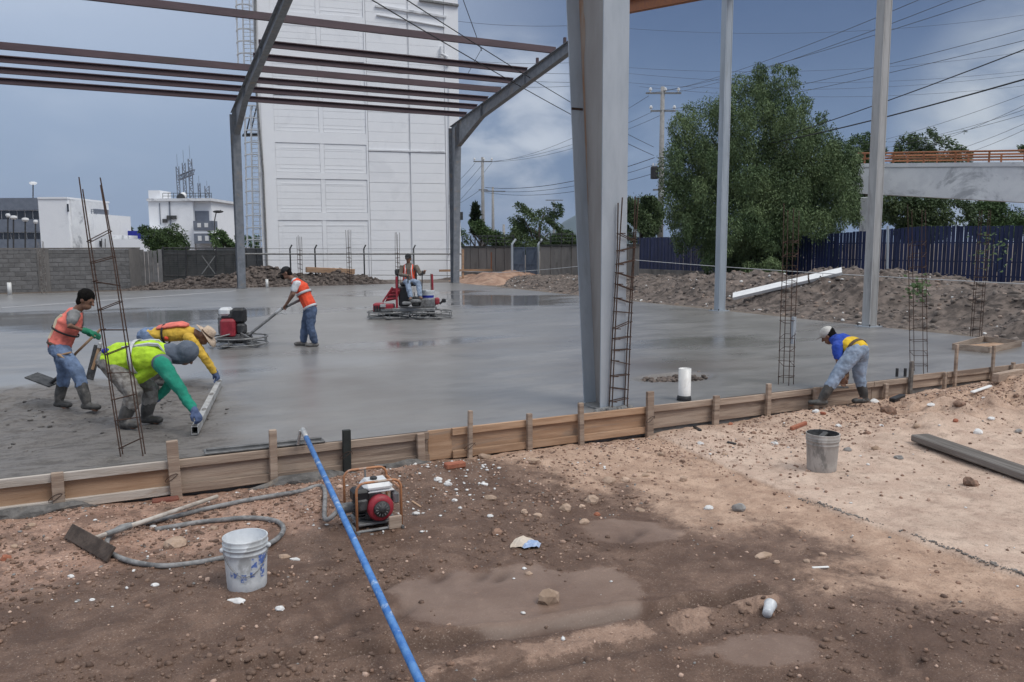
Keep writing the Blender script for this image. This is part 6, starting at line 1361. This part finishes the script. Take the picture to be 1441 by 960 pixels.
    mb.chain([pel.lerp(che, -.12), pel.lerp(che, .22)], S(.155, .150), side, .76)
    for i in '12':
        an = P['an'+i]; kn = P['kn'+i]; end = kn.lerp(an, .45 if tall_boots else .93)
        mb.chain([P['hi'+i].lerp(pel, .3), P['hi'+i].lerp(kn, .35), kn, kn.lerp(end, .5), end], S(.112*L_, .100*L_, .080*L_, .077*L_, .070*L_), hip_side, 1., 14)
    remesh(mb.build('trousers', M[pants], t, True), .0125, .034)
    # boots
    for i in '12':
        mb = MB(); an, kn, to = P['an'+i], P['kn'+i], P['to'+i]; top = an.lerp(kn, .62 if tall_boots else .16); rr_ = .074 if tall_boots else .05
        mb.chain([top, an.lerp(kn, .2), an], S(rr_, rr_*.92, .056), hip_side, 1., 12); fd = (to-an); fd.z = 0; fd.normalize()
        ft = an.copy(); ft.z = an.z-.055
        mb.chain([ft-fd*.045, ft+fd*.07, ft+fd*.165], S(.047, .052, .045), fd.cross(Vector((0, 0, 1))), .85, 12)
        remesh(mb.build('boot', M[boots], t, True), .0125, .008)
    # shirt
    mb = MB(); mb.chain([pel.lerp(che, .02), mid, che, nek.lerp(che, .30)], S(.160, .152, .178, .118), side, .72)
    for i in '12':
        sh, el, wr = P['sh'+i], P['el'+i], P['wr'+i]
        if sleeve == 'short': mb.chain([sh.lerp(che, .2), sh, sh.lerp(el, .62)], S(.080, .074, .066), fwd_t, 1., 12)
        else: mb.chain([sh.lerp(che, .2), sh, el, el.lerp(wr, .88)], S(.082, .076, .060, .047), fwd_t, 1., 12)
    remesh(mb.build('shirt', M[shirt], t, True), .0125, .030)
    ax = (che-pel).normalized(); back = -fwd_t
    if vest and not open_vest:
        mb = MB(); a_, b_ = pel.lerp(che, .10), che.lerp(nek, .52)
        mb.chain([a_, mid, che, b_], S(.176+vw*.4, .168+vw*.3, .190+vw*.1, .142), side, .80)
        remesh(mb.build('vest', M[vest], t, True), .0125, .026)
        for (q, wd) in strips:
            c_ = pel.lerp(che, q); r_ = (.182+vw*.35)*sc
            MB().band(c_, ax, wd, r_+.012, side, .82).build('reflective_strip', M['strip'], t, True)
        if strips:
            for s_ in (-.085, .085):
                pts = [pel.lerp(che, q)+side*s_*sc+back*(.80*k+.005)*sc for q, k in ((.3, .178), (.6, .176), (.95, .188), (1.18, .165))]+[che.lerp(nek, .75)+side*s_*sc*1.05]
                o = MB()
                rs = []
                for p in pts: rs.append([p-side*.026+back*.010, p+side*.026+back*.010, p+side*.026-back*.02, p-side*.026-back*.02])
                o.rings(rs).build('reflective_strip', M['strip'], t)
    if open_vest:
        for s_ in (-1, 1):
            mb = MB(); f_ = fwd_t
            pts = [che.lerp(nek, .75)+side*s_*.095+f_*.02, che+side*s_*.085+f_*.135, mid+side*s_*.10+f_*.125, pel.lerp(che, .08)+side*s_*.115+f_*.11]
            mb.chain(pts, S(.050, .048, .055, .062), side, .5, 12); remesh(mb.build('vest_front', M[vest], t, True), .0125, .01)
            mb = MB(); mb.tube([p+f_*.028+side*s_*.0 for p in pts], .014, 6).build('reflective_strip', M['strip'], t, True)
        mb = MB(); mb.chain([pel.lerp(che, .1)-f_*.02, mid-f_*.02, che-f_*.02], S(.185, .172, .19), side, .70); remesh(mb.build('vest_back', M[vest], t, True), .014, .01)
        mb = MB(); mb.chain([pel.lerp(che, .2)+f_*.01, mid+f_*.015, che+f_*.01], S(.15, .14, .16), side, .98); remesh(mb.build('shirt_front', M[shirt], t, True), .014, .01)
    if hem: mb = MB(); mb.chain([pel.lerp(che, .0), pel.lerp(che, .38)], S(.176, .178), side, .80); remesh(mb.build('shirt_hem', M[hem], t, True), .0125, .012)
    if belt: MB().band(pel.lerp(che, .03), ax, .045, .182, side, .80).build('belt', M[belt], t, True)
    if gloves:
        for i in '12':
            mb = MB(); hand(mb, i, .0045); d = (P['wr'+i]-P['el'+i]).normalized(); mb.chain([P['wr'+i]-d*.045, P['wr'+i]+d*.02], S(.042, .040), fwd_t, 1., 12); remesh(mb.build('glove', M[gloves[int(i)-1]], t, True), .0085, 0, 1)
    hm = M[hatm] if hatm else M['hair']; top = hed+hu*.045
    if hat in ('hair', 'cap', None):
        mb = MB(); mb.ball(hed+hu*(.050 if hat == 'hair' else .042)-look*.018, S(.096, .110, .108) if hat == 'hair' else S(.089, .104, .100), hs, look, hu, 16, 10); mb.ball(hed-hu*.02-look*.052, S(.080, .064, .085), hs, look, hu, 12, 8)
        remesh(mb.build('hair', M['hair'], t, True), .012, .02 if hat == 'hair' else 0.)
    if hat == 'cap':
        mb = MB(); mb.ball(hed+hu*.055-look*.008, S(.094, .110, .092), hs, look, hu, 16, 10); mb.chain([hed+hu*.055+look*.07, hed+hu*.045+look*.16], S(.075, .06), hs, .13, 14); remesh(mb.build('cap', hm, t, True), .0125)
    if hat == 'hood':
        mb = MB(); mb.ball(hed+hu*.025-look*.02, S(.108, .118, .128), hs, look, hu, 16, 12); mb.chain([hed-hu*.05-look*.02, nek.lerp(che, .2)], S(.098, .115), side, .95); remesh(mb.build('hood', hm, t, True), .0125, .015)
    if hat == 'straw':
        mb = MB(); c_ = hed+hu*.06; mb.lathe([(.098, -.02), (.098, .05), (.085, .095), (.045, .11), (.001, .105)], 24, c_, hs, look, hu, cap=False); mb.build('hat_crown', hm, t, True)
        V = []; F = []; n_ = 30
        for j, r_ in enumerate((.085, .14, .20)):
            for k in range(n_):
                a = 2*math.pi*k/n_; V.append(c_+(hs*math.cos(a)+look*math.sin(a)*1.05)*r_+hu*(-.022-.035*(j/2)**2*math.sin(a)+.012*j*math.cos(2*a)))
        for j in range(2):
            for k in range(n_): F.append((j*n_+k, j*n_+(k+1) % n_, (j+1)*n_+(k+1) % n_, (j+1)*n_+k))
        o = MB().add(V, F).build('hat_brim', hm, t, True); sm_ = o.modifiers.new('thick', 'SOLIDIFY'); sm_.thickness = .006
        MB().lathe([(.101, -.012), (.101, .012)], 24, c_, hs, look, hu, cap=False).build('hat_band', M['leather'], t, True)
    return t, P, side, fwd_t, ax
R3, F3, U3 = rt_, fr_, Vector((0, 0, 1))
# A: man with a shovel at the left
D = 10.25
pa, PA, sA, fA, aA = person('man in salmon orange vest and grey shirt stooping forward with a shovel', D, dict(pel=(83, 486), che=(98, 454), nek=(109, 436), hed=(121, 423), sh1=(105, 442, -.18), sh2=(109, 440, .18), el1=(98, 459, -.28), el2=(112, 462, .24), wr1=(124, 467, -.14), wr2=(128, 470, .08), ha1=(140, 470, -.10), ha2=(142, 471, .06), hi1=(82, 491, -.095), hi2=(87, 491, .095), kn1=(109, 523, -.16), kn2=(91, 525, .12), an1=(122, 566, -.18), an2=(83, 563, .12), to1=(136, 577, -.20), to2=(94, 575, .10)), R3*.9-U3*.38-F3*.1, 'tee_grey', 'short', 'denim', 'vest_salmon', gloves=('glove_g', 'glove_g'), hat='hair', tall_boots=True, belt='leather', vw=.02, boots='boot', loose=1.05)
b_ = -fA
mb = MB()
for p, q in (((.12), (.95)),):
    pts = [PA['pel'].lerp(PA['che'], k)+sA*.07+b_*h_ for k, h_ in ((.15, .134), (.5, .131), (.95, .148), (1.2, .120))]; rs = [[p_-sA*.025+b_*.012, p_+sA*.025+b_*.012, p_+sA*.025-b_*.02, p_-sA*.025-b_*.02] for p_ in pts]; mb.rings(rs)
mb.build('reflective_strip', pm('pale yellow tape', (.62, .58, .42), (.7, .66, .5), 9, .5), pa)
c_ = PA['pel'].lerp(PA['che'], .62); MB().band(c_, aA, .022, .205, sA, .82).build('vest_strap', M['cap_k'], pa, True)
MB().tube([A(74, 497, D-.1), A(84, 500, D-.22), A(93, 506, D-.2), A(96, 515, D-.19)], .018, 6).build('tool_loop', M['wood_handle'], pa, True); MB().tube([A(84, 500, D-.2), A(100, 496, D-.2)], .015, 6).build('hammer', M['wood_handle'], pa)
t = thing('shovel', A(60, 533, D+.2), 'shovel with wooden handle and long dark blade held by the stooping man', 'shovel')
MB().tube([A(141, 464, D-.02), A(107, 497, D+.1), A(76, 537, D+.28)], .017, 8).build('handle', M['wood_handle'], t, True)
a, b = A(43.5, 528, D+.3), A(78, 541, D+.3); X = (b-a).normalized(); MB().bbox((a+b)/2, ((b-a).length, .26, .02), .004, X, (F3*.95+U3*.12-X*(F3*.95+U3*.12).dot(X)).normalized(), X.cross((F3*.95+U3*.12-X*(F3*.95+U3*.12).dot(X)).normalized())).build('blade', M['engine'], t)
MB().tube([A(70, 540, D+.28), A(82, 531, D+.26)], .024, 8).build('socket', M['engine'], t)
t = thing('square_shovel', G(126, 536, 0), 'dark square bladed shovel propped upright behind the crouching man in lime', 'shovel'); dS = DEP(G(126, 536, 0))
a, b = A(126, 534, dS), A(138, 486, dS); X = (b-a).normalized(); Y = F3*.3+R3; Y = (Y-X*Y.dot(X)).normalized(); MB().bbox((a+b)/2, ((b-a).length, .115, .03), .006, X, Y, X.cross(Y)).build('blade', M['engine'], t)
MB().tube([A(130, 520, dS-.04), A(140, 487, dS-.04)], .022, 8).build('handle', M['wood_handle'], t); MB().bbox(A(140.5, 486, dS-.03), (.09, .05, .10), .01, X, Y, X.cross(Y)).build('socket', M['alu'], t)
# C: behind, yellow shirt and straw hat
D = 12.0
pc_, PC, sC, fC, aC = person('man in yellow shirt and straw hat bending behind the man in lime', D, dict(pel=(210, 472), che=(254, 468), nek=(274, 468), hed=(288, 474), sh1=(268, 477, -.19), sh2=(268, 468, .19), el1=(289, 505, -.2), el2=(286, 500, .2), wr1=(302, 526, -.08), wr2=(303, 524, .10), ha1=(309, 540, .0), ha2=(310, 538, .08), hi1=(208, 477, -.1), hi2=(212, 474, .1), kn1=(229, 507, -.14), kn2=(226, 503, .14), an1=(217, 534, -.14), an2=(214, 529, .16), to1=(231, 540, -.15), to2=(229, 535, .15)), R3*.72-U3*.66-F3*.2, 'yellow', 'long', 'denim', 'vest_salmon' if False else None, gloves=('glove_b', 'glove_b'), hat='straw', hatm='straw', tall_boots=True)
b_ = -fC
mb = MB(); pts = [PC['pel'].lerp(PC['che'], k)+b_*h for k, h in ((.35, .118), (.7, .132), (1.05, .14), (1.25, .11))]; mb.chain(pts, [.10, .12, .13, .10], sC, .28, 14); remesh(mb.build('vest_back', M['vest_salmon'], pc_, True), .0125, .012)
mb = MB(); c_ = PC['pel'].lerp(PC['che'], .55); MB().band(c_, aC, .03, .182, sC, .84).build('vest_strap', M['cap_k'], pc_, True); MB().ball(c_-sC*0+sC*.155-b_*.03, (.035, .035, .035)).build('strap_buckle', M['vest_orange'], pc_, True)
# B: lime vest, front
D = 9.35
pb_, PB, sB, fB, aB = person('man in lime yellow vest, green sleeves and slate hood crouching with the screed bar', D, dict(pel=(160, 506), che=(217, 500), nek=(244, 496), hed=(262, 499), sh1=(229, 512, -.20), sh2=(233, 499, .20), el1=(252, 546, -.30), el2=(240, 540, .24), wr1=(273, 578, -.42), wr2=(222, 560, .22), ha1=(283, 592, -.46), ha2=(214, 566, .20), hi1=(156, 511, -.11), hi2=(163, 507, .11), kn1=(190, 555, -.16), kn2=(213, 551, .18), an1=(174, 590, -.14), an2=(206, 584, .16), to1=(190, 601, -.17), to2=(222, 594, .15)), R3*.62-U3*.80, 'green_sl', 'long', 'camo', 'vest_lime', gloves=('glove_b', 'glove_b'), hat='hood', hatm='hood', tall_boots=True, strips=((.62, .05),), boots='boot', vw=.09, sc=1.12, loose=1.12, grip=.8)
mb = MB(); c_ = PB['pel'].lerp(PB['che'], .5)-U3*.16; mb.chain([PB['pel'].lerp(PB['che'], .42)-U3*.10, PB['pel'].lerp(PB['che'], .62)-U3*.22, PB['pel'].lerp(PB['che'], .95)-U3*.12], [.17, .15, .16], sB, .7, 14); remesh(mb.build('vest_flap', M['vest_lime'], pb_, True), .0125, .02)
mb = MB(); mb.chain([PB['pel'].lerp(PB['che'], .02), PB['pel'].lerp(PB['che'], .2)], [.178, .186], sB, .84, 16); remesh(mb.build('jacket_hem', M['hood'], pb_, True), .0125, .02)
MB().ball(A(148.5, 494, D-.16), (.045, .03, .035)).build('blue_rag', M['sign_blue'], pb_, True)
mb = MB(); mb.ball(PB['sh1'].lerp(PB['che'], .1), (.115, .10, .105), n=14, m=8); remesh(mb.build('vest_armhole', M['hood'], pb_, True), .0125, .01)
mb = MB(); mb.chain([PB['sh1']+Vector((0, 0, -.005))-F3*.03, PB['sh1'].lerp(PB['el1'], .5)-F3*.02, PB['el1']], [.100, .084, .072], fB, 1., 12); remesh(mb.build('sleeve', M['green_sl'], pb_, True), .0125, .022)
# D: trowel operator
D = 16.75
pd_, PD, sD, fD, aD = person('man in bright orange vest and dark cap pushing the walk behind power trowel', D, dict(pel=(437, 433), che=(424, 405), nek=(412, 393), hed=(403, 384.5), sh1=(417, 398, -.18), sh2=(417, 397, .18), el1=(413, 414, -.24), el2=(411, 413, .22), wr1=(403, 428, -.12), wr2=(405, 426, .12), ha1=(397, 436, -.06), ha2=(399, 434, .06), hi1=(438, 437, -.09), hi2=(435, 436, .09), kn1=(437, 460, -.1), kn2=(429, 459, .1), an1=(443, 481.5, -.08), an2=(427, 480, .12), to1=(432, 487, -.1), to2=(416, 485, .12)), -R3*.88-U3*.35-F3*.12, 'white_cl', 'short', 'denim_d', 'vest_orange', gloves=None, hat='cap', hatm='cap_k', boots='boot_m', belt='white_cl', vw=.01, loose=1.08)
MB().ball(PD['hed']-Vector((0, 0, .075))-R3*.06, (.062, .055, .06)).build('beard', M['hair'], pd_, True)
for q, s_ in ((.5, 0), ):
    c_ = PD['pel'].lerp(PD['che'], .72); MB().band(c_, aD, .05, .203, sD, .82).build('reflective_strip', M['strip'], pd_, True)
# E: driver
D = dR
pe_, PE, sE, fE, aE = person('driver in open orange vest and dark cap seated on the ride on trowel', D, dict(pel=(575.5, 396, .05), che=(575.5, 379.5, .03), nek=(575, 371, .0), hed=(574.5, 364, -.03), sh1=(565.5, 375.5), sh2=(585.5, 375.5), el1=(563.5, 387, -.12), el2=(592, 386, -.12), wr1=(573, 388, -.34), wr2=(597, 384, -.30), ha1=(578, 387, -.43), ha2=(598, 379.5, -.38), hi1=(571, 397.5, .02), hi2=(580.5, 397.5, .02), kn1=(573.5, 398, -.44), kn2=(589, 398.5, -.42), an1=(578, 418, -.48), an2=(591, 417, -.46), to1=(577, 421, -.66), to2=(593, 420, -.64)), -F3*.9-U3*.25-R3*.1, 'drab', 'long', 'denim_l', 'vest_orange', hat='cap', hatm='cap_k', boots='boot_m', open_vest=True)
# F: stooping man outside the formwork
D = DEP(PY(1150, 569, -.60))
pf_, PF, sF, fF, aF = person('man in royal blue shirt, white cap and jeans stooping over the formwork', D, dict(pel=(1206, 491), che=(1184, 481, .22), nek=(1174, 476, .32), hed=(1166, 473, .36), sh1=(1178, 488, .04), sh2=(1184, 476, .38), el1=(1181, 511, -.02), el2=(1189, 504, .3), wr1=(1187, 531, .02), wr2=(1192, 528, .22), ha1=(1186, 542, .06), ha2=(1188, 540, .16), hi1=(1202, 496, -.08), hi2=(1212, 496, .10), kn1=(1177, 529, -.06), kn2=(1209, 529, .16), an1=(1157, 561, -.05), an2=(1216, 558, .16), to1=(1140, 569, -.05), to2=(1202, 565, .12)), -R3*.62-U3*.55+F3*.5, 'blue_sh', 'short', 'denim_l', None, gloves=None, hat='cap', hatm='cap_w', tall_boots=True, belt='leather', boots='boot', loose=1.08, hem='yel_hem')
mb = MB()
for pz, w_, h_, mt in ((PF['che'].lerp(PF['pel'], .35)+sF*.152-U3*.10, .135, .24, 'trim_o'), (PF['che'].lerp(PF['pel'], .35)+sF*.158-U3*.10, .11, .20, 'pouch')):
    MB().bbox(pz, (w_, .05, h_), .012, aF, sF, aF.cross(sF)).build('side_panel', M[mt], pf_)
t = thing('float_handle', A(1184, 537, D), 'short wooden tool handle held down over the formwork by the stooping man', 'hand tool')
MB().tube([A(1194, 527, D+.12), A(1174, 546, D+.18)], .017, 8).build('handle', M['wood_handle'], t); MB().bbox(A(1178, 545, D+.2), (.30, .09, .02), .004, R3, F3).build('float_blade', M['alu_d'], t)
# ================================================================== sub-parts: hang small pieces on the part that carries them
HANG = {'formwork': {'tie_wire': 'stake'}, 'engine_unit': {'tank_cap': 'fuel_tank', 'tank_seam': 'fuel_tank', 'recoil_starter': 'fan_housing', 'starter_slots': 'fan_housing', 'cooling_fins': 'crankcase', 'carburettor': 'air_filter'},
        'pail': {'handle_lug': 'pail_shell', 'blue_print': 'pail_shell', 'pail_inside': 'pail_shell'}, 'portal_frame': {'splice_seam': 'inner_flange', 'rust_stain': 'web', 'bolt': 'rafter_web', 'stiffener': 'rafter_web'},
        'gable_post': {'lip': 'post_tube', 'anchor_bolt': 'base_plate'}, 'concrete_lute': {'socket': 'handle'}, 'bull_float': {'blade_rib': 'float_blade', 'ferrule': 'pole'}, 'screed_bar': {'cement_smear': 'flange'},
        'utility_pole': {'insulator': 'cross_arm'}, 'transformer': {'bushing': 'can'}, 'ride_on_trowel': {'grille_slot': 'engine_cover', 'step_bar': 'step_frame', 'lamp_plate': 'engine_cover'}, 'power_trowel': {'handle_sleeve': 'handle_tube', 'clutch_lever': 'handle_tube', 'cross_grip': 'handle_tube'},
        'tree': {'limbs': 'trunk'}, 'bush': {'limbs': 'trunk'}, 'sheet_gate': {'leaf_rail': 'leaf_sheet', 'leaf_stile': 'leaf_sheet', 'brace': 'leaf_sheet'}, 'white_house': {'pane': 'balcony'}, 'lattice_mast': {'rod': 'bracing'}}
for root in [o for o in SC.objects if o.parent is None and o.type == 'EMPTY']:
    h = HANG.get(root.name.split('.')[0])
    if not h: continue
    kids = list(root.children)
    for k in kids:
        p = h.get(k.name.split('.')[0])
        if not p: continue
        cand = [c for c in kids if c.name.split('.')[0] == p]
        if not cand: continue
        mid = lambda o: sum((Vector(b) for b in o.bound_box), Vector())/8
        c = min(cand, key=lambda q: (mid(q)-mid(k)).length); k.parent = c
for root in [o for o in SC.objects if o.name.split('.')[0] == 'person']:
    by = {}
    for c in root.children: by.setdefault(c.name.split('.')[0], []).append(c)
    for a, b in (('eye', 'body'), ('beard', 'body'), ('hat_band', 'hat_crown'), ('hat_brim', 'hat_crown'), ('belt', 'trousers'), ('blue_rag', 'trousers'), ('shirt_hem', 'shirt'), ('side_panel', 'shirt'), ('sleeve', 'shirt'), ('reflective_strip', 'vest'), ('vest_strap', 'vest'), ('vest_flap', 'vest'), ('strap_buckle', 'vest_back'), ('vest_armhole', 'vest')):
        for k in by.get(a, []):
            if by.get(b): k.parent = by[b][0]
# ================================================================== air: far things fade to blue
hz = MB().box((500, 500, 205), (15400, 17400, 412)).build('haze', []) if False else None
me = bpy.data.meshes.new('haze'); hb = MB().box((1000, 2600, 205), (13800, 13600, 412)); me.from_pydata(hb.v, [], hb.f); me.update()
hz = bpy.data.objects.new('haze', me); COL.objects.link(hz); hz['kind'] = 'stuff'; hz.display_type = 'WIRE'
m = bpy.data.materials.new('thin air'); m.use_nodes = True; t = m.node_tree; t.nodes.clear(); n = NT(t)
v = n.n('ShaderNodeVolumePrincipled', ins={'Color': (.62, .72, .88, 1), 'Density': .00006, 'Anisotropy': .2}); o = n.n('ShaderNodeOutputMaterial'); t.links.new(v.outputs[0], o.inputs['Volume']); me.materials.append(m)
